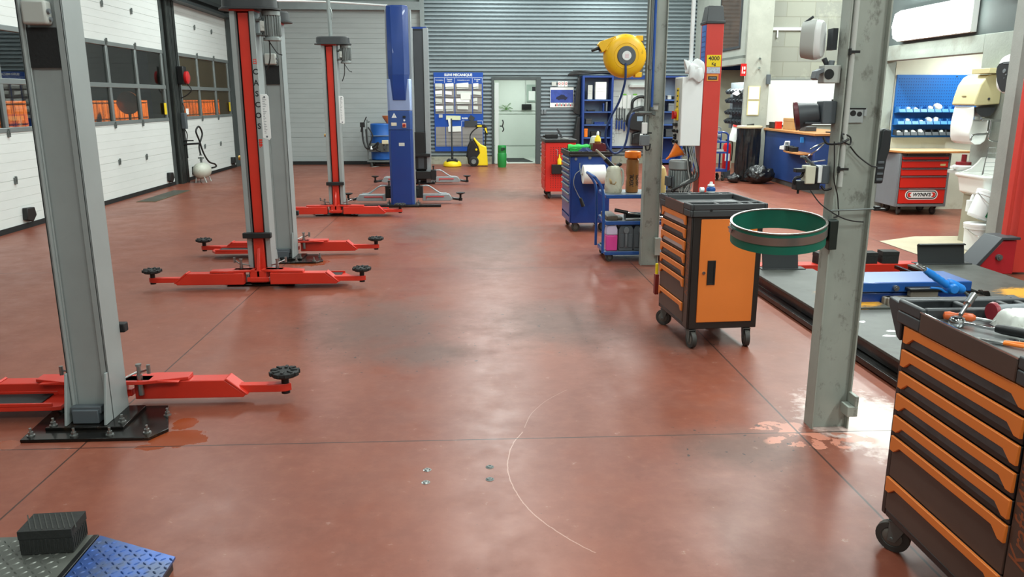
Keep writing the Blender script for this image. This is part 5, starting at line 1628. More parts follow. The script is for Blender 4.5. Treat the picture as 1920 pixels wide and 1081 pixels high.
dtx.out('date_block', [M_ink, M_cabred, M_midgrey], cal)
settle(cal)
tag(MB().box(2.17, 2.29, 21.375, 21.395, 2.03, 2.14).out('grey_tag', M_paper2), 'small grey card above the wall calendar', 'card')
rt_ = MB()
for i in range(3):
    rt_.use(0).box(2.33 + i * .09, 2.41 + i * .09, 21.378, 21.395, 2.01, 2.15)
    rt_.use(1).ring(.018, .03, 0, .002, n=14, M=Matrix.Translation((2.37 + i * .09, 21.378, 2.09)) @ Euler((PI / 2, 0, 0)).to_matrix().to_4x4())
tag(rt_.out('sticker_strip', [M_paper, M_extred]), 'strip of white cards with red rings above the wall calendar', 'cards')
tag(MB().box(1.9, 1.95, 21.37, 21.395, 1.3, 1.42).box(1.97, 2.03, 21.36, 21.395, 1.31, 1.42).out('switch_pair', M_midgrey, bev=0.006), 'grey light switches on the corrugated wall beside the doorway', 'switch')

# blue drum on its dolly
dt = thing('oil_drum_trolley', 'blue oil drum in a wheeled frame with pump gun and hose beside the grey gate', 'drum', (-2.28, 20.95, 0))
MB().lathe([(0, .17), (.27, .17), (.285, .19), (.285, .45), (.295, .47), (.285, .49), (.285, .77), (.295, .79), (.285, .81), (.285, 1.06), (.27, 1.08), (.25, 1.08), (.25, 1.065), (0, 1.065)], n=36).out('drum', M_drum, dt)
f = MB()
f.box(-.36, .33, -.33, .31, .12, .16)
f.out('dolly', M_galv, dt)
f = MB()
f.tube([(-.33, -.3, .16), (-.33, -.3, 1.1), (-.33, -.1, 1.12), (-.33, .2, 1.12)], .016).tube([(-.34, -.3, .78), (.3, -.3, .78)], .01, smooth=False)
f.out('frame', M_galv, dt)
MB().box(-.3, .32, -.325, -.305, .38, .6).out('backing_plate', M_galv, dt)
MB().box(.04, .2, -.42, -.325, .58, .68).out('pump_head', mat('cream_pump', '#cfc7a8', 0.5), dt, bev=0.01)
MB().cyl((.12, -.38, .42), (.12, -.38, .58), .04).cyl((.12, -.38, .5), (.12, -.43, .5), .045).out('pump', M_darkgrey, dt)
MB().tube([(-.45, -.32, 1.0), (-.44, -.34, .7), (-.36, -.38, .48), (-.2, -.4, .5), (-.05, -.42, .62), (-.1, -.42, .45), (.0, -.4, .4)], .022).tube([(-.36, -.32, .95), (-.33, -.34, .6), (-.22, -.38, .45), (-.06, -.38, .5)], .02).tube([(-.3, -.34, 1.0), (-.2, -.35, .8), (-.28, -.36, .55)], .016).out('hose', M_bcable, dt)
MB().box(-.5, -.38, -.36, -.3, 1.0, 1.12).cyl((-.41, -.33, 1.1), (-.33, -.33, 1.26), .013).obox((-.46, -.33, .96), (.05, .04, .16), (0, .2, 0)).out('pump_gun', M_black, dt, bev=0.008)
MB().cyl((-.23, -.4, .45), (-.23, -.4, .53), .035, .015).out('white_cap', M_sheet, dt)
for x in (-.27, .26):
    for y in (-.26, .24):
        caster(dt, x, y, .042, .8)
fo = thing('funnel', 'orange brown funnel standing on the blue oil drum', 'funnel', (-2.10, 20.9, 1.08))
MB().lathe([(.03, 0), (.035, 0), (.14, .16), (.15, .2), (.14, .2), (.13, .165), (.03, .02)], n=24).out('cone', mat('copper_plastic', '#c0703a', 0.4), fo)
hr = thing('hose_hanger', 'black hose coil hanging on the jamb beside the planning board', 'hose', (-1.15, 21.25, .9))
MB().tube([(0, 0, 0), (.05, -.02, .25), (.02, -.03, .42), (-.05, -.02, .2), (-.02, -.03, -.2), (.03, -.02, -.45), (.05, -.04, -.1), (.02, -.04, .3)], .022).tube([(0, 0, -.3), (.06, 0, -.6), (.0, -.05, -.8)], .03).out('hose', M_bcable, hr)
tag(MB().add([(-2.55, 20.55, .003), (-2.38, 20.75, .004), (-2.32, 20.73, .012), (-2.46, 20.5, .006)], [(0, 1, 2, 3)]).out('paper_scrap', M_paper), 'crumpled scrap of white paper on the floor by the drum', 'paper')

# blue shelving and tool panel along the back wall
def shelf_unit(x0, x1, label):
    t = thing('shelf_unit', label, 'shelf', ((x0 + x1) / 2, 21.1, 0))
    y0, y1, zt_ = 20.85, 21.37, 2.28
    b = MB()
    b.box(x0, x0 + .05, y0, y1, .05, zt_).box(x1 - .05, x1, y0, y1, .05, zt_).box(x0 + .05, x1 - .05, y1 - .02, y1, .05, zt_).box(x0 + .05, x1 - .05, y0, y1 - .02, zt_ - .05, zt_).box(x0 + .05, x1 - .05, y0, y1 - .02, .05, .15)
    b.out('carcass', mat('shelf_blue', '#1d3f86', 0.45, var=0.06), t, bev=0.004)
    for z in (.72, 1.05, 1.38, 1.68, ):
        MB().box(x0 + .05, x1 - .05, y0 + .02, y1 - .02, z - .03, z).out('shelf', mat('shelf_plate', '#3d5fa0', 0.4), t)
    MB().box(x0 + .05, x1 - .05, y1 - .028, y1 - .02, .72, zt_ - .05).out('back_panel', mat('shelf_back', '#8fa0b4', 0.5), t)
    settle(t)
shelf_unit(2.92, 3.72, 'blue shelf unit against the corrugated wall, half hidden behind the blue drawer cabinet')
shelf_unit(5.02, 5.6, 'blue shelf unit against the corrugated wall beyond the grey steel column')
rng = random.Random(3)
for x, w, z, h, m, lb in ((3.12, .12, 1.685, .36, M_paper2, 'printed box upright on the top shelf of the blue shelf unit'), (3.40, .28, 1.685, .44, M_paper, 'white folder with a printed front on the top shelf of the blue shelf unit'),
                          (3.10, .16, 1.055, .14, M_darkgrey, 'dark grey case on the third shelf of the blue shelf unit'), (3.38, .26, 1.055, .06, M_blue, 'flat blue parts tray on the third shelf of the blue shelf unit'),
                          (3.16, .2, 1.385, .04, M_black, 'black flat tool on the middle shelf of the blue shelf unit'), (3.56, .04, 1.385, .24, M_midgrey, 'grey slim can upright on the middle shelf of the blue shelf unit'),
                          (3.48, .035, 1.385, .2, M_blue, 'blue slim can upright on the middle shelf of the blue shelf unit'), (3.03, .09, .725, .22, M_funnel, 'orange topped container at the bottom shelf of the blue shelf unit'),
                          (3.3, .26, .725, .14, M_black, 'dark bundle on the bottom shelf of the blue shelf unit'),
                          (5.2, .09, 1.685, .1, M_paper2, 'small grey box on the top shelf beyond the steel column'), (5.36, .1, 1.685, .08, M_black, 'small black box on the top shelf beyond the steel column'),
                          (5.3, .22, 1.385, .2, M_midgrey, 'grey bracket pile on the second shelf beyond the steel column'), (5.25, .2, .725, .2, M_darkgrey, 'dark canister row on the low shelf beyond the steel column')):
    b = MB().box(-w / 2, w / 2, -.1, .1, 0, h)
    if h > .3:
        b.box(-w / 2 + .02, w / 2 - .02, -.103, -.1, h * .6, h * .66).box(-w / 2 + .02, w / 2 - .02, -.103, -.1, h * .45, h * .49)
    else:
        b.box(-w / 2 - .005, w / 2 + .005, -.105, .105, h * .75, h)
    o = tag(b.out('shelf_box', m, bev=0.006), lb, 'box', 'boxes on the blue shelves')
    o.location = (x, 21.0, z)
tp = thing('tool_board', 'pale pegboard tool panel with blue rim between the two blue shelf units', 'tool panel', (4.38, 21.38, 0))
MB().box(3.73, 5.01, 21.34, 21.39, .45, 2.24).out('board', mat('pale_board', '#c9cec9', 0.5, var=0.05), tp)
MB().box(3.72, 5.02, 21.28, 21.34, 2.2, 2.3).out('rim', M_blue, tp)
MB().box(3.72, 5.02, 21.3, 21.34, .42, .47).out('rim', M_blue, tp)
ps = MB()
for i in range(3):
    for k in range(4):
        x, z = 3.76 + i * .1, .8 + k * .32
        ps.box(x, x + .09, 21.334, 21.34, z, z + .005).box(x, x + .09, 21.334, 21.34, z + .14, z + .145)
for x in (3.96, 4.08, 4.2, 4.4, 4.55, 4.7, 4.85):
    ps.box(x, x + .004, 21.334, 21.34, 1.1, 1.75)
for i in range(4):
    z = .6 + i * .14
    ps.ring(.045, .05, 0, .003, n=18, M=Matrix.Translation((3.83, 21.338, z)) @ Euler((PI / 2, 0, 0)).to_matrix().to_4x4())
ps.out('outline_print', M_midgrey, tp)
lbp = MB()
for i, (x, w) in enumerate(((3.95, .09), (4.06, .09), (4.18, .09), (4.33, .1), (4.46, .08), (4.62, .14), (4.80, .1))):
    lbp.box(x, x + w, 21.31, 21.335, 1.45, 1.8 + .03 * (i % 2))
lbp.out('manual', M_paper, tp)
gt = MB()
for x, w in ((4.06, .09), (4.33, .1), (4.8, .1)):
    gt.box(x, x + w, 21.305, 21.336, 1.79, 1.83)
gt.out('green_tab', mat('green_tab', '#7ac04a', 0.5), tp)
settle(tp)
tag(MB().box(4.2, 4.95, 21.2, 21.335, 1.99, 2.06).out('strip_light', M_box, bev=0.01), 'unlit pale strip light over the tool panel', 'strip light')
for i, (x, z, lb) in enumerate(((3.90, 1.2, 'blue handled tool hanging first on the pale tool panel'), (3.97, 1.18, 'blue handled tool hanging second on the pale tool panel'), (4.04, 1.2, 'blue handled tool hanging third on the pale tool panel'), (4.11, 1.15, 'blue handled tool hanging nearest the big black tool case'))):
    t = thing('hand_tool', lb, 'tool', (x, 21.27, z), 0, 'blue handled tools on the panel')
    MB().box(-.012, .012, -.01, .01, .0, .3).cyl((0, -.01, -.02), (0, .01, -.02), .035).out('shaft', M_darkgrey, t, bev=0.003)
    MB().box(-.022, .022, -.014, .014, -.28, -.05).out('handle', M_blue, t, bev=0.008)
tcase = thing('hanging_tool_case', 'big black moulded tool case hanging on the pale tool panel', 'case', (4.42, 21.16, .95))
MB().prism([(-.28, .1), (-.2, -.06), (.1, -.1), (.3, -.04), (.34, .25), (.3, .5), (.12, .58), (-.14, .5), (-.26, .32)], 'y', -.1, .14).out('body', M_black, tcase, bev=0.04)
MB().tube([(-.14, 0, .48), (-.13, 0, .68), (-.02, 0, .78), (.14, 0, .8), (.26, 0, .72), (.29, 0, .5)], .04).out('handle', M_black, tcase)
MB().box(-.02, .13, -.106, -.1, .18, .3).out('label_plate', mat('case_label', '#7f95a5', 0.4), tcase)
tb2 = tag(MB().prism([(4.28, .52), (4.72, .5), (4.7, .82), (4.5, .86), (4.3, .8)], 'y', 21.1, 21.3).out('black_jacket', M_bag, bev=0.03), 'black folded jacket hanging under the moulded tool case', 'jacket')
tag(MB().box(4.5, 4.62, 21.05, 21.095, .6, .8).out('white_card', M_paper), 'white card hanging over the black jacket', 'card')
pipe = MB()
for i in range(6):
    pipe.tube([(2.55 + i * .03, 21.05 + i * .03, 2.3 + .02 * i), (3.0, 21.05 + i * .03, 2.33 + .035 * (i % 3)), (3.7, 21.05 + i * .03, 2.33 + .03 * ((i + 1) % 3)), (4.2, 21.05 + i * .03, 2.32)], .022, n=6)
tag(pipe.out('hose_bundle', M_bcable), 'bundle of black hoses lying along the top of the blue shelf unit', 'hose')
tag(MB().prism([(2.62, .05), (2.92, .05), (2.9, .6), (2.9, 1.25), (2.82, 1.25), (2.72, .7)], 'y', 21.0, 21.3).out('folded_cover', M_black, bev=0.02), 'tall black folded panel leaning against the end of the blue shelf unit', 'panel')
tag(MB().prism([(2.72, 1.36), (2.9, 1.27), (2.9, 2.25), (2.84, 2.3)], 'y', 21.1, 21.3).out('black_sheet', M_bag, bev=0.01), 'black sheet draped down the end of the blue shelf unit', 'sheet')
# ================================================================== STEEL COLUMNS OF THE AISLE
def steel_column(x0, x1, y0, name):
    b = MB()
    d = .10
    b.box(x0, x0 + .009, y0, y0 + d, 0, CEIL)
    b.box(x1 - .009, x1, y0, y0 + d, 0, CEIL)
    b.box(x0 + .009, x1 - .009, y0 + .03, y0 + .037, 0, CEIL)
    return struct(b.out(name, M_column, bev=0.0015))
steel_column(1.785, 1.985, 3.80, 'steel_column')
steel_column(1.77, 1.95, 8.02, 'steel_column')
struct(MB().box(1.93, 1.985, 3.72, 3.80, .10, .155).box(1.965, 1.985, 3.72, 3.80, .155, .21).out('column_bracket', M_column, bev=0.003))
struct(MB().box(1.9, 1.96, 7.96, 8.02, .12, .3).out('column_foot_bracket', M_column, bev=0.003))

# ---- near column fittings
cp = thing('cable_conduit', 'pale grey conduit running down the channel of the big steel column', 'conduit', (1.815, 3.81, 1.28))
MB().tube([(0, 0, 0), (0, 0, CEIL - 1.282)], .0135, smooth=False, n=12).out('pipe', M_box, cp)
for z in (.08, .63, .96):
    MB().box(-.02, .03, -.018, -.012, z, z + .012).box(-.024, -.018, -.03, .0, z - .01, z + .02).out('clip', M_black, cp)
wr_ = thing('cable_reel', 'white enclosed wall cable reel on the left flange of the big steel column', 'reel', (1.70, 3.92, 1.98))
def sup(w, h, n=36, p=3.0):
    return [((1 if math.cos(t) > 0 else -1) * abs(math.cos(t)) ** (2 / p) * w, (1 if math.sin(t) > 0 else -1) * abs(math.sin(t)) ** (2 / p) * h) for t in [2 * PI * i / n for i in range(n)]]
def pillow(layers, d, e, c, p=3.0):
    """superellipse slices stacked along direction d (sideways direction e, up z)"""
    b = MB()
    vs = []
    for t, w, h in layers:
        vs += [(c[0] + d[0] * t + e[0] * x, c[1] + d[1] * t + e[1] * x, c[2] + z) for x, z in sup(w, h, 36, p)]
    n = 36
    fs = [tuple(range(n)), tuple(range((len(layers) - 1) * n, len(layers) * n))]
    for k in range(len(layers) - 1):
        for i in range(n):
            fs.append((k * n + i, k * n + (i + 1) % n, (k + 1) * n + (i + 1) % n, (k + 1) * n + i))
    return b.add(vs, fs)
DD, EE = (.80, -.60), (.60, .80)
pillow([(-.055, .045, .06), (-.05, .062, .085), (.0, .07, .095), (.015, .07, .095)], DD, EE, (-.02, .02, 0)).out('housing', M_box, wr_)
pillow([(.015, .066, .092), (.03, .064, .09), (.042, .056, .082), (.047, .04, .068)], DD, EE, (-.02, .02, 0)).out('cover', M_bwhite, wr_)
MB().cyl((-.04, -.0, .105), (-.075, .03, .075), .006, n=8).out('inlet', M_darkgrey, wr_)
MB().box(.05, .075, -.03, .03, -.05, .05).cyl((.02, -.02, -.09), (.045, -.02, -.13), .012).out('bracket', M_darkgrey, wr_)
sk = thing('socket_box', 'small grey socket box with a dark round opening below the white cable reel', 'socket', (1.735, 3.87, 1.815))
MB().box(-.035, .045, -.035, .035, -.042, .042).out('housing', M_box, sk, bev=0.004)
MB().cyl((-.012, -.036, 0), (-.012, -.038, 0), .024, n=20).out('opening', M_black, sk)
MB().prism([(-.035, .03), (-.07, .015), (-.075, -.02), (-.06, -.028), (-.055, .0), (-.03, .01)], 'y', -.03, .03).cyl((.01, 0, .042), (.012, 0, .065), .014).out('lid', M_midgrey, sk, bev=0.003)
lm = thing('work_lamp', 'grey cased work lamp with dark red mouth on the side of the big steel column', 'lamp', (1.735, 3.90, 1.635))
MB().box(-.02, .05, -.05, .03, -.055, .055).out('base', M_slate, lm, bev=0.006)
Ml = Matrix.Translation((-.02, -.01, .0)) @ Euler((0, R(-100), R(-20))).to_matrix().to_4x4()
MB().lathe([(0, 0), (.04, 0), (.048, .01), (.062, .09), (.066, .095), (.066, .11), (.058, .112), (.05, .095), (0, .06)], M=Ml, n=24).box(-.1, -.02, -.045, .02, -.055, -.045).out('housing', M_darkgrey, lm, bev=0.002)
MB().lathe([(.067, .094), (.07, .096), (.07, .114), (.06, .116), (.056, .112)], M=Ml, n=24).out('rim', mat('dark_red_rim', '#5a1622', 0.4), lm)
ds = thing('fluid_gun_holder', 'cream and black dispenser gun holder strapped to the left of the big steel column', 'holder', (1.70, 3.86, 1.335))
MB().box(-.05, -.0, -.03, .03, -.045, .045).out('cream_block', mat('cream_block', '#d6d3bd', 0.5, dirt='#8a8674', dscale=14), ds, bev=0.005)
MB().box(.012, .034, -.028, .03, -.04, .045).out('white_block', M_bwhite, ds, bev=0.004)
MB().box(.034, .075, -.02, .03, -.045, .045).out('grey_block', M_slate, ds, bev=0.004)
kk = MB()
kk.box(-.09, .03, -.02, .035, -.075, -.03).box(.0, .012, -.03, .03, -.04, .035).box(-.095, -.05, -.02, .02, .012, .03).tube([(-.05, 0, .01), (-.062, 0, -.01), (-.09, 0, -.02), (-.09, 0, -.05)], .008)
kk.cyl((-.07, 0, -.075), (-.07, 0, -.095), .006)
kk.tube([(.04, -.01, -.055), (.06, -.02, -.075), (.1, -.035, -.06)], .006)
kk.out('carrier', M_black, ds, bev=0.004)
MB().obox((-.025, -.012, .06), (.012, .03, .1), (0, R(-52), 0)).obox((-.06, -.012, .085), (.012, .03, .03), (0, R(-80), 0)).out('lever', M_slate, ds, bev=0.004)
sw = thing('socket_plate', 'broken chrome socket plate on the face of the big steel column', 'plate', (1.865, 3.822, 1.62))
MB().box(-.04, .04, -.002, .0, -.032, .036).box(-.043, -.04, -.01, .002, -.02, .036).box(.04, .052, -.01, .005, .0, .036).out('plate', M_chrome, sw)
MB().cyl((-.012, -.0025, .012), (-.012, -.0045, .012), .014, n=14).cyl((.02, -.0025, .008), (.02, -.0045, .008), .012, n=14).box(-.04, .045, -.012, -.001, .03, .038).out('hole', M_black, sw)
hl2 = thing('inspection_lamp', 'long dark hand lamp hanging on the right edge of the big steel column', 'lamp', (2.03, 3.86, 1.29))
MB().prism([(-.028, .0), (.02, .0), (.028, .12), (.04, .17), (.038, .26), (.005, .27), (-.012, .26), (-.014, .18), (-.028, .13)], 'y', -.02, .025).out('body', mat('lamp_black', '#24282b', 0.45), hl2, bev=0.008)
lmp = MB()
for i in range(4):
    lmp.box(-.018, .014, -.024, -.02, .014 + i * .028, .026 + i * .028)
lmp.out('ridge', M_slate, hl2, bev=0.002)
MB().box(-.046, -.02, -.01, .02, .1, .14).out('hook', M_black, hl2)
wv = MB()
wv.tube([(1.80, 3.79, 1.50), (1.84, 3.795, 1.485), (1.84, 3.80, 1.52), (1.80, 3.80, 1.535), (1.80, 3.79, 1.51)], .004)
wv.tube([(1.735, 3.86, 1.515), (1.745, 3.83, 1.487), (1.785, 3.79, 1.49), (1.83, 3.79, 1.51)], .0055)
wv.tube([(1.845, 3.80, 1.475), (1.89, 3.805, 1.43), (1.95, 3.79, 1.385), (1.985, 3.79, 1.376)], .0035)
wv.tube([(1.755, 3.78, 1.5), (1.765, 3.78, 1.4), (1.77, 3.78, 1.32), (1.80, 3.79, 1.24), (1.81, 3.79, 1.18), (1.815, 3.79, 1.14), (1.79, 3.785, 1.13)], .0032)
wv.tube([(1.68, 3.83, 1.26), (1.72, 3.8, 1.2), (1.78, 3.78, 1.155), (1.84, 3.78, 1.125), (1.90, 3.79, 1.11), (1.95, 3.8, 1.105)], .0032)
tag(wv.out('loose_wire', M_bcable), 'thin black wires looped down the front of the big steel column', 'wire')
tag(MB().tube([(1.69, 3.9, 1.455), (1.715, 3.88, 1.475), (1.74, 3.86, 1.49)], .0035).tube([(1.745, 3.86, 1.49), (1.71, 3.86, 1.455), (1.665, 3.86, 1.425), (1.66, 3.86, 1.395), (1.69, 3.86, 1.398), (1.755, 3.86, 1.405)], .0035).out('wire_hanger', M_chrome), 'bent wire hanger hooked on the left of the big steel column', 'hanger')
cl = thing('rod_clamp', 'thin steel rod clamped across the big steel column above the green ring', 'rod', (1.86, 3.785, 1.165))
MB().tube([(-.09, 0, 0), (.02, .0, .003), (.155, 0, .008)], .0045, smooth=False).out('rod', M_galv, cl)
MB().box(.13, .16, -.008, .012, -.002, .02).box(.15, .185, -.01, .01, .0, .01).out('clamp', M_black, cl, bev=0.002)

# green band ring with steel hoop, held by a bracket on the column
gr = thing('strap_ring', 'green round band with a steel hoop held out from the big steel column', 'ring', (1.535, 3.84, 1.055), rot=(R(7), R(-3.5), 0))
MB().ring(.225, .229, -.05, .052, n=64).out('band', M_ring, gr)
MB().ring(.2305, .2335, -.005, .034, n=64).ring(.222, .2335, .05, .056, n=64).out('steel_hoop', mat('hoop_steel', '#8f8a84', 0.35, 0.7, var=0.15), gr)
MB().box(-.245, -.228, -.015, .015, .012, .03).cyl((-.24, -.03, .03), (-.24, .03, .03), .006, n=10).out('tension_bolt', M_chrome, gr)
MB().box(.228, .27, -.085, -.045, -.09, .06).box(.2335, .245, -.046, .02, -.03, .03).out('bracket', mat('bracket_dark', '#1d2a26', 0.5, var=0.1), gr, bev=0.003)

# ---- second column fittings
pp2 = thing('air_pipe', 'grey steel air pipe with a blue riser on the second steel column', 'pipe', (1.79, 7.99, 1.3))
MB().tube([(-.012, 0, -.0), (-.012, 0, CEIL - 1.302)], .014, smooth=False, n=12).tube([(-.045, .01, .0), (-.045, .01, 2.6)], .009, smooth=False).out('pipe', M_galv, pp2)
MB().tube([(.022, -.005, .3), (.022, -.005, CEIL - 1.302)], .013, smooth=False, n=12).out('blue_pipe', mat('riser_blue', '#1f4fa0', 0.4), pp2)
MB().cyl((-.01, -.0, .68), (-.01, 0, .72), .022).out('pipe_collar', M_galv, pp2)
MB().cyl((.022, -.005, .27), (.022, -.005, .32), .018).box(-.04, .06, -.03, .0, .245, .28).cyl((-.11, -.02, .265), (.02, -.02, .265), .016).cyl((-.15, -.02, .265), (-.11, -.02, .265), .011).cyl((.02, -.02, .255), (.05, -.05, .24), .008).cyl((.01, -.02, .3), (.05, -.05, .29), .006).out('air_fittings', M_galv, pp2)
MB().box(-.07, -.02, -.04, .0, .06, .17).out('white_box', M_bwhite, pp2, bev=0.004)
MB().box(-.09, .005, -.06, .0, -.06, .05).out('grey_filter', M_midgrey, pp2, bev=0.01)
MB().tube([(-.03, -.02, -.06), (-.02, -.03, -.1), (.01, -.03, -.09), (.02, -.02, -.04)], .008).out('cable_loop', M_bcable, pp2)
MB().box(-.03, .03, -.02, .0, .06, .075).out('strap', M_bcable, pp2)
tag(MB().box(1.815, 1.885, 8.015, 8.019, 1.595, 1.645).use(1).box(1.815, 1.89, 8.0, 8.02, 1.645, 1.66).out('label_plate', [M_paper2, M_galv]), 'small worn label plate on the second steel column', 'plate')

rl = thing('hose_reel', 'big yellow hose reel hung beside the second steel column', 'hose reel', (1.522, 7.97, 2.105))
MB().lathe([(.0, -.09), (.11, -.095), (.165, -.085), (.2, -.05), (.207, -.02), (.207, .04), (.2, .07), (.17, .1), (0, .105)], n=48, axis='y').lathe([(.117, -.0955), (.12, -.097), (.123, -.0945)], n=48, axis='y').out('drum', M_yellow, rl)
bk = MB()
bk.prism([(-.2, .06), (-.12, .16), (.0, .2), (.02, .12), (-.1, -.02)], 'y', -.06, .06).prism([(-.27, .105), (-.25, .135), (-.1, .185), (-.12, .1), (-.23, .03)], 'y', -.05, .05)
bk.out('bracket', M_yellow, rl, bev=0.004)
for z0, z1 in ((-.2, -.15), (.14, .19)):
    MB().box(.1, .165, -.05, .06, z0, z1).out('lug', M_yellow, rl, bev=0.004)
MB().box(.13, .187, .0, .06, -.19, .19).out('mounting_plate', M_galv, rl)
MB().lathe([(0, -.105), (.085, -.105), (.092, -.095), (.092, -.085), (0, -.085)], n=36, axis='y').box(-.012, .0, -.11, -.09, -.17, -.08).out('hub', M_slate, rl)
MB().lathe([(0, -.109), (.043, -.109), (.045, -.105), (0, -.104)], n=28, axis='y').out('hub_label', M_sheet, rl)
hb = MB()
for i in range(5):
    hb.box(-.018, .02, -.1095, -.109, .012 - i * .008, .015 - i * .008)
hb.out('hub_print', mat('pink_print', '#d49aa8', 0.5), rl)
MB().box(-.255, -.235, -.03, .03, .045, .12).cyl((-.245, 0, .08), (-.33, -.02, .05), .018, .013, n=12).out('hose_stopper', M_black, rl, bev=0.004)
MB().tube([(-.008, -.1, -.07), (-.008, -.115, -.2), (-.02, -.1, -.3), (-.06, -.08, -.44), (-.13, -.06, -.58), (-.175, -.05, -.72), (-.165, -.045, -.84), (-.11, -.04, -.92), (-.05, -.04, -.93), (.02, -.04, -.86), (.05, -.04, -.72), (.06, -.03, -.62), (.085, -.015, -.56), (.114, 0, -.542)], .0115, n=10).out('hose', M_hose, rl)

# ================================================================== RIGHT SIDE: LAMP, ALCOVE, SINK, COUNTER
lamp = thing('strip_light', 'lit double strip light glaring above the alcove opening', 'strip light', (6.2, 10.6, 2.7))
MB().box(6.24, 6.325, 10.0, 11.75, 2.51, 2.94).out('housing', M_bwhite, lamp, bev=0.006)
tb3 = MB()
tb3.prism([(6.24, 2.52), (6.17, 2.56), (6.14, 2.72), (6.17, 2.89), (6.24, 2.93)], 'y', 10.02, 11.73)  # outsized so the glowing shape also carries the glare round the tubes
tb3.out('glare_diffuser', mat('lit_tube', '#ffffff', 0.5, emis=('#f4fff8', 34.0)), lamp)
settle(lamp)
tag(MB().box(6.16, 6.325, 7.9, 9.5, 2.98, 3.04).out('cable_tray', M_sheet, bev=0.004), 'white cable trunking above and nearer than the lit strip light', 'trunking')
tag(MB().box(6.26, 6.298, 12.2, 12.26, 1.3, 2.3).out('cable_cover', M_sheet, bev=0.003), 'white vertical cable cover at the left jamb of the alcove', 'trunking')

# pegboard and bins in the alcove
pg = thing('pegboard', 'bright blue perforated board on the alcove wall', 'pegboard', (7.0, 12.09, 1.58))
MB().box(6.49, 7.9, 12.075, 12.097, 1.12, 2.055).out('board', M_pegblue, pg, bev=0.003)
ho = MB()
for j in range(10):
    for i in range(36):
        x, z = 6.53 + i * .038, 1.6 + j * .044
        ho.box(x - .006, x + .006, 12.0742, 12.0748, z - .006, z + .006)
ho.out('hole_pattern', mat('peg_hole', '#0b2a66', 0.6), pg)
MB().cyl((7.42, 12.07, 2.03), (7.42, 12.075, 2.03), .012, n=10).out('screw', M_chrome, pg)
MB().box(6.49, 7.9, 11.99, 12.075, 1.49, 1.5).box(6.49, 7.9, 11.99, 12.075, 1.31, 1.32).box(6.49, 7.9, 11.99, 12.075, 1.145, 1.155).out('bin_rail', M_pegblue, pg)
settle(pg)
G_BIN = 'small parts bins on the blue board'
ordn = ['first', 'second', 'third', 'fourth', 'fifth', 'sixth', 'seventh', 'eighth', 'ninth']
def bin_mesh(m):
    b = MB()
    w, d, h = .105, .13, .085
    b.box(-w / 2, w / 2, -d, 0, 0, .005).box(-w / 2, -w / 2 + .005, -d + .03, 0, .005, h).box(w / 2 - .005, w / 2, -d + .03, 0, .005, h).box(-w / 2 + .005, w / 2 - .005, -.005, 0, .005, h)
    b.prism([(-d, .0), (-d + .006, .0), (-d + .03, .05), (-d + .024, .05)], 'x', -w / 2, w / 2)
    b.prism([(-d, 0), (-d + .03, 0), (-d + .03, .08), (-d + .024, .05)], 'x', -w / 2, -w / 2 + .005)
    b.prism([(-d, 0), (-d + .03, 0), (-d + .03, .08), (-d + .024, .05)], 'x', w / 2 - .005, w / 2)
    return b.out('parts_bin', m)
rows = (('top', 1.501, M_binblue, 9), ('middle', 1.321, M_binblue, 9), ('bottom', 1.156, M_binblack, 8))
protos = {}
for rn, z, m, n in rows:
    for i in range(n):
        key = m.name
        if key not in protos:
            protos[key] = bin_mesh(m)
            o = protos[key]
        else:
            o = protos[key].copy()
            COL.objects.link(o)
        o.location = (6.56 + i * .112, 12.068, z)
        tag(o, '%s parts bin, %s from the jamb in the %s row on the blue board' % ('black' if m is M_binblack else 'blue', ordn[i], rn), 'bin', G_BIN)
rg2 = random.Random(5)
M_bits = [M_sheet, M_chrome, M_paper2, M_bwhite]
for (rn, z, i, s, lb) in (('t', 1.508, 1, .05, 'pale bundle of small parts in the second bin of the top row'), ('t', 1.508, 2, .045, 'white parts packet in the third bin of the top row'), ('t', 1.508, 4, .06, 'white crumpled packet in the fifth bin of the top row'),
                          ('t', 1.508, 5, .085, 'clear plastic bag bulging from the sixth bin of the top row'), ('m', 1.328, 1, .055, 'white box of clips in the second bin of the middle row'), ('m', 1.328, 3, .04, 'small white parts in the fourth bin of the middle row'),
                          ('m', 1.328, 4, .07, 'clear bag of parts in the fifth bin of the middle row'), ('m', 1.328, 5, .07, 'shiny clear packet in the sixth bin of the middle row'), ('b', 1.163, 0, .045, 'pale packet in the first black bin'),
                          ('b', 1.163, 1, .05, 'pale packet in the second black bin'), ('b', 1.163, 2, .05, 'white bag in the third black bin'), ('b', 1.163, 3, .06, 'white spool in the fourth black bin'), ('b', 1.163, 6, .05, 'white fittings in the seventh black bin')):
    b = MB()
    sd_ = rg2.random() * 6
    b.grid(lambda u, v: ((s * (1 + .25 * math.sin(5 * u + sd_ + 7 * v))) * math.sin(PI * v) * math.cos(2 * PI * u) * .8, (s * (1 + .2 * math.sin(9 * u + sd_))) * math.sin(PI * v) * math.sin(2 * PI * u) * .6, s * (1 - math.cos(PI * v)) * .75), 10, 8)
    o = tag(b.out('parts_packet', mat('packet_%d' % i, '#d8dad6', 0.35, var=0.2, vscale=30)), lb, 'packet', 'packets in the parts bins')
    o.location = (6.56 + i * .112, 12.0, z)
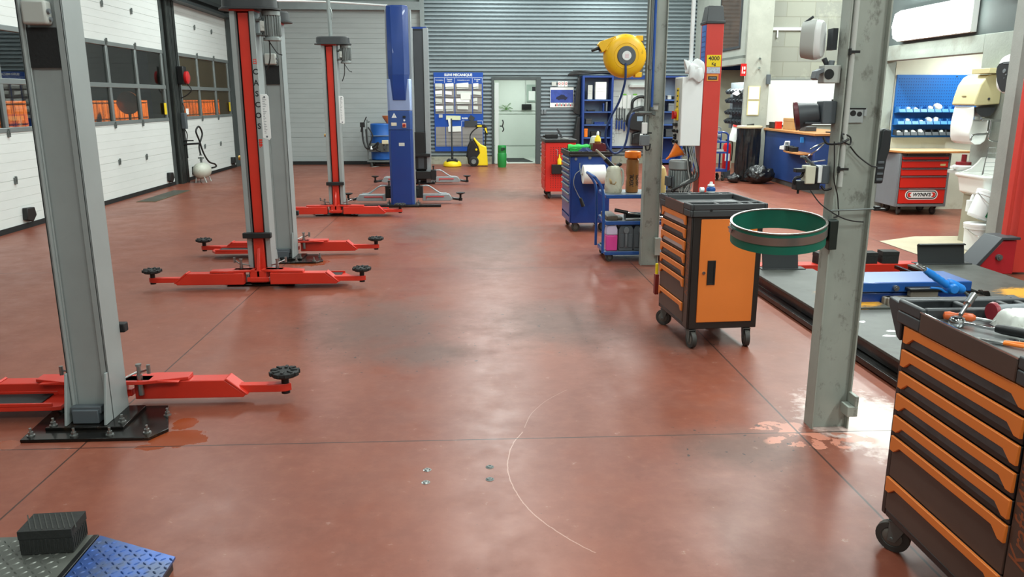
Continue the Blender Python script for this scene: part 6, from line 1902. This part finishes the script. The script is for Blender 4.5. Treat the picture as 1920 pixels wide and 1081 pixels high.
# worktop on the red drawer cabinet
wt = thing('worktop', 'pale wooden worktop slab over the red drawer cabinet in the alcove', 'worktop', (6.9, 11.8, .915))
MB().prism([(6.27, 12.06), (6.27, 11.72), (6.36, 11.36), (7.42, 11.36), (7.42, 12.06)], 'z', .925, .953).out('slab', M_woodedge, wt, bev=0.003)
MB().prism([(6.275, 12.055), (6.275, 11.725), (6.364, 11.365), (7.415, 11.365), (7.415, 12.055)], 'z', .9535, .9545).out('top_sheet', M_wood, wt)
settle(wt)
wy = thing('tool_cabinet', 'red fronted grey drawer cabinet with an oval logo under the wooden worktop', 'tool cabinet', (6.33, 11.45, 0))
MB().box(0, .78, .02, .6, .13, .915).box(0, .035, 0, .02, .13, .915).box(.745, .78, 0, .02, .13, .915).box(.035, .745, 0, .02, .13, .175).out('body', M_midgrey, wy, bev=0.006)
MB().box(.1, .68, -.012, .0, .885, .915).out('top_lip', M_darkgrey, wy)
for z0, z1 in ((.83, .88), (.71, .815), (.595, .695), (.415, .58), (.18, .40)):
    MB().box(.04, .74, -.008, .0195, z0, z1).out('drawer', M_cabred, wy, bev=0.003)
    MB().box(.04, .74, -.018, -.008, z1 - .012, z1).out('drawer_pull', M_slate, wy, bev=0.003)
def oval(w, h, y0, y1, mb):
    p = []
    for i in range(24):
        t = -PI / 2 + PI * i / 23
        p.append((w / 2 - h / 2 + h / 2 * math.cos(t), h / 2 * math.sin(t)))
    for i in range(24):
        t = PI / 2 + PI * i / 23
        p.append((-w / 2 + h / 2 + h / 2 * math.cos(t), h / 2 * math.sin(t)))
    M = Matrix.Translation((.385, 0, .31))
    mb.prism(p, 'y', y0, y1, M)
ov = MB()
ov.use(0); oval(.50, .145, -.0095, -.008, ov)
ov.use(1); oval(.47, .118, -.0105, -.0095, ov)
ov.use(0); oval(.44, .09, -.0112, -.0105, ov)
ov.out('logo_plate', [M_sheet, M_ink], wy)
sideM = MB()
for s in (-1, 1):
    sideM.prism([(.385 + s * .15, .275), (.385 + s * .2, .275), (.385 + s * .218, .31), (.385 + s * .2, .345), (.385 + s * .15, .345), (.385 + s * .18, .31)], 'y', -.0118, -.0112)
sideM.out('logo_accent', M_cabred, wy)
words("WYNN'S", .072, M_ink, wy, (.385, -.0125, .31), bold=.0025, sx=1.0, shear=.25)
MB().box(.62, .70, -.0095, -.008, .735, .765).out('small_badge', mat('badge', '#c9b27a', 0.4), wy)
for x, y, a in ((.12, .1, 1.4), (.66, .1, 1.7), (.12, .5, 0), (.66, .5, 0)):
    caster(wy, x, y, .055, a)

# sink with rack and tap
si = thing('wall_sink', 'white ceramic wall sink on a beige plinth', 'sink', (6.1, 9.6, .5))
b = MB()
SX0, SX1, SY0, SY1 = 5.88, 6.295, 8.75, 9.42
outer = [(SX0 + .06, SY0), (SX1, SY0), (SX1, SY1), (SX0 + .06, SY1), (SX0, SY1 - .06), (SX0, SY0 + .06)]
def loop(ins, z, dz=0):
    cx_, cy_ = (SX0 + SX1) / 2, (SY0 + SY1) / 2
    return [(p[0] + (ins if p[0] < cx_ else -ins if ins > 0 else 0), p[1] + (ins if p[1] < cy_ else -ins), z) for p in outer]
lay = [loop(.09, .50), loop(.05, .53), loop(.025, .70), loop(.0, .715), loop(-.005 * 0, .745), loop(.035, .75), loop(.055, .72), loop(.085, .58), loop(.16, .565)]
vs = [p for l in lay for p in l]
fs = [tuple(range(5, -1, -1)), tuple(range(48, 54))]
for k in range(8):
    for i in range(6):
        fs.append((k * 6 + i, k * 6 + (i + 1) % 6, (k + 1) * 6 + (i + 1) % 6, (k + 1) * 6 + i))
b.add(vs, fs)
b.out('basin', M_cer, si, bev=0.012, seg=3)
bs = MB()
prof = [(6.295, .74), (6.295, .93), (6.24, .93), (6.2, .92), (6.19, .88), (6.15, .80), (6.08, .752), (6.05, .742)]
bs.prism([(6.296, .735), (6.296, .92), (6.262, .92), (6.258, .76), (6.24, .735)], 'y', SY0, SY1)
for y in (SY1 - .03, ):
    bs.prism([(6.296, .74), (6.296, .93), (6.22, .92), (6.17, .86), (6.1, .79), (6.0, .752), (5.93, .747)], 'y', y, y + .03)
bs.out('splashback', M_cer, si, bev=0.01)
tpn = MB()
tpn.tube([(6.05, 9.4, .5), (6.05, 9.4, .42)], .035, n=14).tube([(6.05, 9.4, .42), (6.03, 9.38, .36), (6.1, 9.36, .34), (6.28, 9.36, .36)], .03, n=12).cyl((6.04, 9.37, .3), (6.04, 9.37, .42), .045, n=16)
for ch in si.children:
    ch.location.z += .085
settle(si)
st_ = thing('siphon_trap', 'white plastic siphon trap under the sink', 'trap', (5.93, 9.05, .45))
tp2 = MB()
tp2.cyl((0, 0, -.05), (0, 0, .08), .05, n=18).tube([(0.0, 0, .05), (.02, .0, .13), (.06, 0, .145)], .024, n=12).tube([(.04, 0, .0), (.12, .0, .02), (.13, .04, .0)], .04, n=14)
tp2.out('trap', M_sheet, st_, bev=0.004)
rk = thing('wire_rack', 'wire draining rack leaning in the sink', 'rack', (6.12, 8.9, .842))
b = MB()
for x in (-.15, .08):
    pass
P1, P2, P3, P4 = (-.20, -.0, .0), (-.02, .22, .30), (.17, .22, .30), (.0, -.0, .0)
def lerp(a, c, t):
    return tuple(a[i] + (c[i] - a[i]) * t for i in range(3))
b.tube([P1, P2, P3, P4], .006, n=6, smooth=False)
for t in (.15, .3, .45, .62, .8):
    b.tube([lerp(P1, P2, t), lerp(P4, P3, t)], .0035, n=6, smooth=False)
b.tube([lerp(P1, P2, .4), lerp(P1, P2, .4)[:2] + (.0,)], .004, n=6, smooth=False)
b.out('wires', M_chrome, rk)
tp3 = thing('wall_tap', 'chrome wall tap with bent spout above the sink', 'tap', (6.14, 9.2, 1.40))
b = MB()
b.cyl((.0, -.0, .05), (.16, 0, .05), .014).cyl((-.10, .0, .07), (.02, 0, .06), .012).lathe([(0, -.02), (.022, -.018), (.022, .018), (0, .02)], (-.11, .0, .072), n=12, axis='x').cyl((.0, 0, .06), (.0, 0, -.06), .014)
b.tube([(.0, 0, -.05), (-.04, 0, -.1), (-.14, .0, -.11), (-.2, .0, -.12), (-.22, 0, -.15), (-.22, 0, -.18)], .012)
b.tube([(.01, 0, -.06), (.0, 0, -.16), (.08, 0, -.19), (.16, 0, -.19)], .009)
b.out('tap_body', M_chrome, tp3)
hc = thing('hand_soap_tub', 'white hand soap tub with a dark red pump lid on the sink edge', 'tub', (6.1, 9.56, .842))
MB().lathe([(0, 0), (.1, 0), (.115, .02), (.12, .05), (.1, .062), (0, .062)], n=28).box(-.15, -.05, -.03, .03, .02, .05).out('tub', M_sheet, hc)
MB().lathe([(0, .063), (.085, .063), (.088, .075), (.085, .1), (.03, .105), (.03, .19), (0, .195)], n=24).out('lid', mat('dark_red_lid', '#7e1a20', 0.4), hc)
MB().box(-.12, .198, -.1, .12, -.04, -.002).out('ledge_bracket', M_box, hc)
td = thing('towel_dispenser', 'cream paper towel dispenser with a hanging loop of paper', 'dispenser', (6.1, 9.65, 1.63))
MB().prism([(6.295, 1.64), (6.02, 1.62), (5.985, 1.63), (6.0, 1.72), (6.035, 1.86), (6.09, 1.95), (6.14, 1.98), (6.295, 1.985)], 'y', 9.32, 9.78).out('housing', M_cream, td, bev=0.012)
MB().cyl((6.15, 9.318, 1.7), (6.15, 9.31, 1.7), .014, n=12).out('lock', M_darkgrey, td)
MB().box(5.992, 5.998, 9.52, 9.60, 1.725, 1.737).out('maker_print', mat('tan_print', '#9c8c5c', 0.5), td)
MB().prism([(6.28 - .13 + .12 * math.cos(t) , 1.60 + .11 * math.sin(t)) for t in [PI + k * PI / 10 for k in range(11)]], 'y', 9.35, 9.75).out('roll_guard', mat('smoked_plastic', '#3f4144', 0.4), td)
settle(td)
pt = MB()
pt.grid(lambda u, v: ((6.0 + .012 * math.sin(v * 9 + u * 2)) if v < .5 else (6.1 - .1 * math.cos(PI * (v - .5) / .2) if v < .7 else 6.2 + .01 * math.sin(u * 6)), 9.345 + u * .40, (1.612 - .36 * v / .5) if v < .5 else ((1.252 - .09 * math.sin(PI * (v - .5) / .2)) if v < .7 else 1.252 + .2 * (v - .7) / .3)), 16, 24)
tag(pt.out('paper_towel', M_paper, solid=0.003), 'white paper towel hanging in a loop below the cream dispenser', 'paper towel')
tag(MB().box(6.05, 6.295, 9.22, 9.56, 1.99, 2.05).out('pipe_boxing', M_cream, bev=0.006), 'cream boxing strip over the paper towel dispenser', 'boxing')
wh = thing('water_heater', 'white water heater with a black shield shaped front', 'water heater', (6.1, 8.77, 1.97))
def sup(w, h, n=36, p=3.0):
    return [((1 if math.cos(t) > 0 else -1) * abs(math.cos(t)) ** (2 / p) * w, (1 if math.sin(t) > 0 else -1) * abs(math.sin(t)) ** (2 / p) * h) for t in [2 * PI * i / n for i in range(n)]]
lay = []
for x, k in ((6.29, .95), (6.1, 1.0), (6.02, .96), (5.97, .86), (5.945, .7)):
    lay.append([(x, 8.77 + a * k, 1.97 + c * k) for a, c in sup(.22, .23)])
b = MB()
n = len(lay[0])
vs = [p for l in lay for p in l]
fs = [tuple(range(n)), tuple(range((len(lay) - 1) * n, len(lay) * n))]
for k in range(len(lay) - 1):
    for i in range(n):
        fs.append((k * n + i, k * n + (i + 1) % n, (k + 1) * n + (i + 1) % n, (k + 1) * n + i))
b.add(vs, fs)
b.out('shell', M_bwhite, wh)
b = MB()
shp = []
for i in range(21):
    t = i / 20
    shp.append((-.17 * math.cos(PI * (t - .5)) if False else 0, 0))
pts = [(-.16, .09), (-.13, .12), (-.06, .135), (.06, .135), (.13, .12), (.16, .09), (.165, .03), (.13, -.07), (.07, -.155), (.02, -.19), (-.02, -.19), (-.07, -.155), (-.13, -.07), (-.165, .03)]
b.prism([(8.77 + p[0], 1.965 + p[1]) for p in pts], 'x', 5.937, 5.975)
b.out('front_shield', M_ink, wh, bev=0.006)
MB().lathe([(0, 0), (.025, 0), (.022, .006), (0, .007)], M=Matrix.Translation((5.937, 8.79, 2.0)) @ Euler((0, R(-90), 0)).to_matrix().to_4x4(), n=14).box(5.932, 5.936, 8.74, 8.76, 1.955, 1.97).box(5.932, 5.936, 8.77, 8.78, 1.92, 1.93).box(5.932, 5.936, 8.72, 8.82, 2.078, 2.09).out('dial', M_midgrey, wh)
settle(wh)
tag(MB().tube([(5.85, 8.285, 2.9), (5.81, 8.27, 2.5), (5.83, 8.28, 2.28), (5.85, 8.28, 2.15)], .012).box(5.83, 5.88, 8.26, 8.295, 2.06, 2.15).out('hanging_cable', M_bcable), 'black cable hanging down the face of the concrete pier by the water heater', 'cable')
tag(MB().lathe([(0, 0), (.08, 0), (.085, .02), (.09, .06), (.0, .06)], (5.60, 8.05, .0), n=20).out('pot_stand', M_box), 'pale pot base on the floor beyond the ramped post cover', 'base')
jr = thing('wipes_tub', 'white tub with a dark blue lid behind the ramped red post cover', 'tub', (5.60, 8.05, .062))
MB().lathe([(0, 0), (.075, 0), (.08, .03), (.08, .15), (.088, .17), (0, .17)], n=24).out('tub', M_sheet, jr)
MB().lathe([(0, .171), (.095, .171), (.1, .185), (.09, .21), (0, .22)], n=24).out('lid', mat('navy_lid', '#1c2740', 0.45), jr)
# buckets
bkM = mat('bucket_green_label', '#1f7a4a', 0.5, var=0.1)
def bucket(loc, rot, label, group='white buckets under the sink'):
    t = thing('bucket', label, 'bucket', loc, 0, group, rot=rot)
    MB().lathe([(0, 0), (.112, 0), (.118, .01), (.132, .25), (.14, .252), (.142, .285), (.134, .287), (.132, .262), (.12, .02), (0, .015)], n=32).out('body', M_sheet, t)
    MB().lathe([(0, .289), (.13, .289), (.144, .284), (.146, .31), (.138, .315), (0, .312)], n=32).out('lid', M_bwhite, t)
    MB().tube([(-.142, 0, .26), (-.1, -.11, .2), (0, -.155, .16), (.1, -.11, .2), (.142, 0, .26)], .0035, n=6).out('handle', M_chrome, t)
    lab = MB()
    lab.grid(lambda u, v: (math.sin(-.05 + u * .75) * (.1225 + .012 * v), -math.cos(-.05 + u * .75) * (.1225 + .012 * v), .03 + v * .18), 8, 3)
    lab.out('label', bkM, t)
    return t
bucket((5.79, 8.66, .006), (0, 0, 0), 'white bucket standing upright on the floor under the sink')
bucket((5.80, 8.70, .37), (0, R(22), 0), 'white bucket lying tilted on top of the upright bucket under the sink')

# ---- office corner
wb = thing('whiteboard', 'large white board on the concrete block wall behind the blue counter', 'whiteboard', (7.5, 17.48, 1.7))
MB().box(6.48, 8.9, 17.465, 17.495, 1.14, 2.1).out('board', M_bwhite, wb)
MB().box(6.46, 6.48, 17.46, 17.496, 1.13, 2.11).box(6.48, 8.9, 17.46, 17.496, 2.1, 2.115).out('frame', M_alu, wb)
settle(wb)
ctr = thing('reception_counter', 'dark blue counter with beech top and a small curved front shelf', 'counter', (6.7, 15.6, 0))
MB().prism([(6.25, 14.2), (7.3, 14.2), (7.3, 17.3), (6.38, 17.3)], 'z', .1, 1.05).out('body', M_navy, ctr, bev=0.004)
MB().prism([(6.29, 14.24), (7.3, 14.24), (7.3, 17.3), (6.42, 17.3)], 'z', 0, .1).out('plinth', M_galv, ctr)
MB().prism([(6.2, 14.15), (7.35, 14.15), (7.35, 17.35), (6.33, 17.35)], 'z', 1.05, 1.09).out('worktop', M_woodedge, ctr, bev=0.004)
shp = [(6.262, 14.3)]
for i in range(13):
    t = i / 12
    shp.append((6.255 - .22 * math.sin(PI * min(t * .5 + .5, 1)) if t > .0 else 6.03, 14.3 + t * 1.3))
sh_poly = [(6.255, 14.3), (6.02, 14.32), (6.0, 14.6), (6.03, 15.0), (6.1, 15.3), (6.19, 15.5), (6.3, 15.6)]
MB().prism(sh_poly, 'z', .70, .73).out('front_shelf', M_woodedge, ctr, bev=0.004)
MB().box(6.2, 6.26, 14.75, 14.78, .9, 1.0).out('key_hook', M_binblue, ctr)
settle(ctr)
for (x, y, z, s, m, nm, lb, c_) in ((6.65, 16.2, 1.091, (.28, .5, .22), M_card, 'cardboard_box', 'cardboard box on the beech counter top', 'box'), (6.5, 16.85, 1.091, (.16, .3, .13), M_cabblack, 'small_box', 'small dark box beside the cardboard box on the counter', 'box'),
                                (6.48, 16.62, 1.091, (.12, .1, .15), M_cabred, 'red_box', 'small red box between the dark and cardboard boxes on the counter', 'box'), (6.55, 15.3, 1.091, (.22, .3, .09), M_darkgrey, 'card_reader', 'flat dark device lying on the beech counter top', 'device'),
                                (6.1, 15.0, .731, (.12, .12, .1), M_black, 'black_pot', 'squat black pot on the curved counter shelf', 'pot'), (6.1, 14.8, .731, (.12, .16, .09), M_black, 'black_case', 'black case on the curved counter shelf', 'case')):
    b = MB().box(-s[0] / 2, s[0] / 2, -s[1] / 2, s[1] / 2, 0, s[2])
    if m is M_card:
        b.box(-s[0] / 2 - .004, s[0] / 2 + .004, -s[1] / 2 - .004, s[1] / 2 + .004, s[2] - .06, s[2] + .003)
    else:
        b.box(-s[0] / 2 - .003, s[0] / 2 + .003, -s[1] / 2 - .003, s[1] / 2 + .003, s[2] * .8, s[2] * .95)
    o = tag(b.out(nm, m, bev=0.006), lb, c_)
    o.location = (x, y, z)
bt1 = thing('tissue_pack', 'white tissue pack on the curved counter shelf', 'pack', (6.14, 15.35, .731))
MB().prism([(-.12, 0), (.14, 0), (.13, .07), (-.06, .09), (-.12, .18), (-.15, .16)], 'x', -.05, .05).out('pack', M_sheet, bt1, bev=0.01)
tag(MB().lathe([(0, 0), (.04, 0), (.045, .01), (.045, .09), (.03, .11), (.03, .16), (0, .165)], (6.1, 15.15, .731), n=16).out('jar', M_midgrey), 'grey jar with white lid on the curved counter shelf', 'jar')
ppr = MB()
ppr.grid(lambda u, v: (6.9 + u * .35, 16.4 + v * .3, 1.145 + .28 * u + .04 * math.sin(v * 5)), 8, 6)
tag(ppr.out('paper_sheets', M_paper, solid=.004), 'white papers leaning behind the cardboard box on the counter', 'papers')
md = thing('monitor', 'dark monitor stand on the counter behind the big steel column', 'monitor', (6.75, 14.5, 1.091))
MB().box(-.15, .15, -.12, .12, 0, .02).box(-.02, .02, -.02, .02, .02, .3).out('stand', M_black, md, bev=0.006)
MB().box(-.02, .03, -.28, .28, .25, .6).out('screen', M_black, md, bev=0.008)

# refuse sack holder, sacks, extinguisher, notices on the pier
bi = thing('sack_holder', 'upright black refuse sack on a round stand with pale lid', 'bin', (5.86, 16.6, 0))
def sack(u, v):
    t = 2 * PI * u
    r = .235 + .014 * math.sin(t * 9 + v * 3) + .012 * math.sin(t * 17 - v * 5) + .02 * (1 - v) * math.sin(t * 3)
    return (r * math.cos(t), r * math.sin(t), .03 + v * 1.06)
MB().grid(sack, 48, 14).out('sack', M_bag, bi)
MB().lathe([(0, 1.1), (.255, 1.1), (.265, 1.11), (.265, 1.14), (.24, 1.155), (0, 1.16)], n=32).out('lid', mat('beige_lid', '#b8a888', 0.5), bi)
MB().cyl((-.05, 0, 1.16), (.1, .05, 1.175), .02).out('lid_handle', M_black, bi)
def lumpsack(loc, s, label):
    b = MB()
    ph = loc[0] * 7
    from mathutils import noise
    b.grid(lambda u, v: (s[0] * math.sin(PI * v) ** .8 * math.cos(2 * PI * u) * (1 + .08 * math.sin(11 * u + ph)), s[1] * math.sin(PI * v) ** .8 * math.sin(2 * PI * u) * (1 + .06 * math.sin(17 * u + ph)), s[2] * (1 - math.cos(PI * v)) * .5 * (1 + .07 * math.sin(12 * u + 5 * v))), 64, 30)
    b.v = [Vector((p.x * (1 + .16 * noise.noise(p * 9) + .10 * noise.noise(p * 23)), p.y * (1 + .16 * noise.noise(p * 9) + .10 * noise.noise(p * 23)), max(p.z * (1 + .16 * noise.noise(p * 8 + Vector((5, 5, 5))) + .1 * noise.noise(p * 21)), 0))) for p in b.v]
    o = tag(b.out('refuse_sack', M_bag), label, 'sack', 'filled black refuse sacks')
    o.location = loc
lumpsack((5.95, 16.08, .004), (.28, .2, .34), 'full black refuse sack lying against the upright sack holder')
lumpsack((5.48, 16.25, .004), (.15, .13, .18), 'small flattened black sack beside the fire extinguisher')
fx = thing('fire_extinguisher', 'red fire extinguisher standing by the sack holder', 'fire extinguisher', (5.62, 17.25, .18))
MB().lathe([(0, 0), (.085, 0), (.09, .02), (.09, .5), (.075, .56), (.03, .59), (0, .59)], n=24).out('cylinder', M_extred, fx)
MB().box(-.04, .04, -.015, .015, .59, .66).tube([(.02, 0, .63), (.1, -.02, .6), (.11, -.03, .4), (.1, -.02, .2)], .013).out('valve_and_hose', M_black, fx, bev=0.003)
MB().grid(lambda u, v: (math.sin(-.7 + u * 1.2) * .091, -math.cos(-.7 + u * 1.2) * .091, .2 + v * .16), 8, 2).out('label', M_paper, fx)
MB().box(-.08, .08, -.08, .08, -.176, -.002).out('stand', M_darkgrey, fx, bev=0.006)
tag(MB().obox((5.66, 16.95, .98), (.16, .008, .34), (R(-8), R(14), R(-15))).use(1).obox((5.70, 16.942, 1.13), (.16, .008, .04), (R(-8), R(14), R(-15))).out('instruction_sign', [M_paper, M_cabred]), 'tilted white sign with red head over the fire extinguisher', 'sign')
es = tag(MB().box(5.72, 5.84, 16.98, 17.0, 2.17, 2.42).use(1).box(5.745, 5.76, 16.976, 16.98, 2.22, 2.36).box(5.78, 5.815, 16.976, 16.98, 2.3, 2.36).box(5.78, 5.815, 16.976, 16.98, 2.22, 2.26).out('fire_sign', [M_extred, M_paper]), 'small red and white fire sign on the edge of the rear pier', 'sign')
nt1 = MB()
for z0, z1 in ((1.68, 1.96), (1.36, 1.66)):
    nt1.use(1).box(5.93, 6.25, 17.03, 17.042, z0 - .03, z1 + .03)
for k, (z0, z1) in enumerate(((1.68, 1.96), (1.36, 1.66))):
    o = MB()
    o.use(1).obox((6.06, 17.045, (z0 + z1) / 2), (.25, .006, z1 - z0 + .012), (0, 0, R(-11)))
    o.use(0).obox((6.06, 17.038, (z0 + z1) / 2), (.21, .006, z1 - z0 - .02), (0, 0, R(-11)))
    tag(o.out('notice_sheet', [M_paper, mat('yellowed_tape', '#d3c68e', 0.6)]), ('upper' if k == 0 else 'lower') + ' taped white notice on the rear concrete pier', 'notice', 'notices on the rear pier')
for z in (2.33, 2.42 + .1):
    tag(MB().cyl((6.12, 17.03, z), (6.12, 16.99, z), .025, n=12).out('wall_stud', M_chrome), ('upper' if z > 2.4 else 'lower') + ' shiny stud on the rear concrete pier', 'stud', 'studs on the rear pier')
tag(MB().box(6.28, 6.36, 16.93, 16.995, 2.0, 2.2).out('switch_box', M_slate, bev=0.004), 'dark switch box on the edge of the rear pier', 'switch')
tr3 = thing('cable_chain', 'black toothed strip hanging beside white conduit on the rear pier', 'chain', (6.4, 17.45, 2.6))
b = MB()
b.box(6.39, 6.43, 17.4, 17.46, 2.6, 4.6)
for i in range(40):
    b.box(6.43, 6.45, 17.41, 17.45, 2.62 + i * .05, 2.645 + i * .05)
b.out('strip', M_darkgrey, tr3)
settle(tr3)
tag(MB().box(6.36, 7.7, 17.46, 17.495, 2.76 + .37, 2.82 + .37).box(6.62, 6.65, 17.46, 17.495, 2.98, 3.13).out('white_trunking', M_sheet, bev=0.004), 'white conduit running along the concrete block wall', 'conduit')

# rack of dark bins in the bay below the cabin, and a blue trolley
rkb = thing('bin_rack', 'grey louvred rack of dark bins below the cabin', 'rack', (6.3, 18.9, 1.5))
MB().box(6.42, 6.46, 18.05, 19.7, 1.0, 2.08).out('panel', M_midgrey, rkb)
settle(rkb)
G_RB = 'dark bins on the grey rack'
rowname = ['lowest', 'second', 'third', 'top']
pb0 = None
for r_ in range(4):
    for i in range(6):
        if pb0 is None:
            b = MB()
            b.prism([(0, 0), (-.16, 0), (-.2, .07), (-.1, .13), (0, .13)], 'y', -.1, .1)
            b.box(-.205, -.18, -.03, .03, .03, .09)
            pb0 = b.out('rack_bin', M_binblack)
            o = pb0
        else:
            o = pb0.copy()
            COL.objects.link(o)
        o.location = (6.415, 18.22 + i * .235, 1.12 + r_ * .21 + (.06 if r_ > 1 else 0))
        tag(o, 'dark bin, %s from the pier in the %s row of the grey rack' % (ordn[i], rowname[r_]), 'bin', G_RB)
tag(MB().obox((6.2, 18.5, 1.84), (.2, .16, .01), (.3, -.5, .3)).out('slip_of_paper', M_paper), 'white slip of paper lying on the bins of the grey rack', 'paper')
tag(MB().box(6.4, 6.55, 17.75, 18.3, 2.12, 2.3).box(6.4, 6.55, 17.75, 18.0, 2.3, 2.42).out('dark_red_crate', mat('maroon_crate', '#5c1a22', 0.6), bev=0.01), 'dark red crate on top of the grey rack', 'crate')
tag(MB().box(6.5, 7.2, 17.85, 19.8, .9, .97).box(6.5, 6.56, 17.85, 17.91, 0, .9).box(6.5, 6.56, 19.74, 19.8, 0, .9).box(7.1, 7.16, 17.85, 17.91, 0, .9).box(7.1, 7.16, 19.74, 19.8, 0, .9).out('bench', mat('bench_beige', '#b8b6a4', 0.6)), 'plain beige bench under the grey bin rack', 'bench')
t2 = thing('platform_trolley', 'blue platform trolley with shelves behind the red lift post', 'trolley', (5.1, 16.6, 0))
fr = MB()
fr.tube([(.32, 0, .2), (.32, 0, .85), (.3, 0, .98), (.2, 0, 1.02), (.1, 0, 1.0)], .02).tube([(.32, .5, .2), (.32, .5, .85), (.3, .5, .98), (.2, .5, 1.02)], .02).box(-.4, .32, 0, .5, .2, .25).box(-.4, .32, .0, .5, .58, .61).box(-.4, .32, .0, .5, .8, .83).cyl((-.38, .03, .2), (-.38, .03, .83), .018).cyl((-.38, .47, .2), (-.38, .47, .83), .018)
fr.out('frame', M_blue, t2)
for x in (-.32, .26):
    for y in (.06, .44):
        caster(t2, x, y, .055, .8)
tag(MB().box(4.92, 5.36, 16.65, 17.05, .611, .66).out('pale_tray', M_box, bev=0.01), 'pale tray on the middle shelf of the blue platform trolley', 'tray')
gdr = thing('bench_grinder', 'grey bench tool on the top shelf of the blue platform trolley', 'grinder', (5.2, 16.85, .831))
MB().cyl((-.12, 0, .1), (.12, 0, .1), .07, n=16).box(-.08, .08, -.06, .06, 0, .05).tube([(-.05, 0, .15), (.0, 0, .28), (.12, 0, .27), (.13, 0, .16)], .012).out('body', M_midgrey, gdr, bev=0.006)
# ================================================================== LIGHT AND CAMERA
def area(name, loc, sx, sy, power, col=(1, 1, 1), rot=(0, 0, 0)):
    l = bpy.data.lights.new(name, 'AREA')
    l.shape = 'RECTANGLE'
    l.size, l.size_y = sx, sy
    l.energy = power
    l.color = col
    o = bpy.data.objects.new(name, l)
    COL.objects.link(o)
    o.location = loc
    o.rotation_euler = rot
    return o
COOL = (0.90, 1.0, 0.965)
K = 0.92
for i, (x, y, p) in enumerate(((-3.6, 5.0, 80), (-3.8, 10.5, 150), (-3.8, 16.5, 170), (0.2, 4.0, 110), (0.4, 9.5, 170), (0.4, 14.5, 190), (0.6, 19.3, 200), (4.3, 3.4, 210), (4.3, 7.2, 220), (4.3, 11.5, 220), (4.6, 15.3, 220), (3.6, 19.4, 190), (-3.0, -1.2, 75), (0.6, -1.2, 160), (4.2, -1.0, 250), (7.7, 15.0, 300))):
    area('ceiling_lamp', (x, y, CEIL - .12), .35, 2.6, p * K, COOL)
area('alcove_lamp', (7.5, 10.9, 2.55), .2, 1.4, 75, COOL)
area('lobby_lamp', (1.4, 22.6, 2.45), 1.2, .6, 26, COOL)
area('rack_bay_fill', (6.2, 18.9, 2.38), .15, 1.6, 60, COOL)  # unseen fill light added to brighten the dark bay
for y, yt, e in ((17.5, 16.5, 900), (22.5, 22.0, 1500), (29.0, 29.0, 2600)):
    l = bpy.data.lights.new('yard_sodium_lamp', 'SPOT')
    l.energy = e * 2.8
    l.color = (1.0, 0.5, 0.15)
    l.spot_size = R(115)
    l.spot_blend = 0.5
    l.shadow_soft_size = 0.15
    o = bpy.data.objects.new('yard_sodium_lamp', l)
    COL.objects.link(o)
    o.location = (-6.9, y, 3.9)
    d = Vector((-9.2, yt, 1.0)) - Vector(o.location)
    o.rotation_euler = d.to_track_quat('-Z', 'Y').to_euler()

w = bpy.data.worlds.new('night')
w.use_nodes = True
w.node_tree.nodes['Background'].inputs[0].default_value = (0.004, 0.006, 0.012, 1)
SC.world = w

cam = bpy.data.cameras.new('camera')
cam.sensor_width = 36
cam.lens = 1480 / 1920 * 36
cam.clip_start = 0.05
cam.clip_end = 200
co = bpy.data.objects.new('camera', cam)
COL.objects.link(co)
co.location = (0, 0, 1.7)
co.rotation_euler = (R(90 - 13.5), 0, R(-3.0))
SC.camera = co
vs_ = SC.view_settings
SC.display_settings.display_device = 'sRGB'
vs_.view_transform = 'Standard'
vs_.look = 'None'
vs_.gamma = 1
vs_.exposure = 0.0
vs_.use_curve_mapping = False
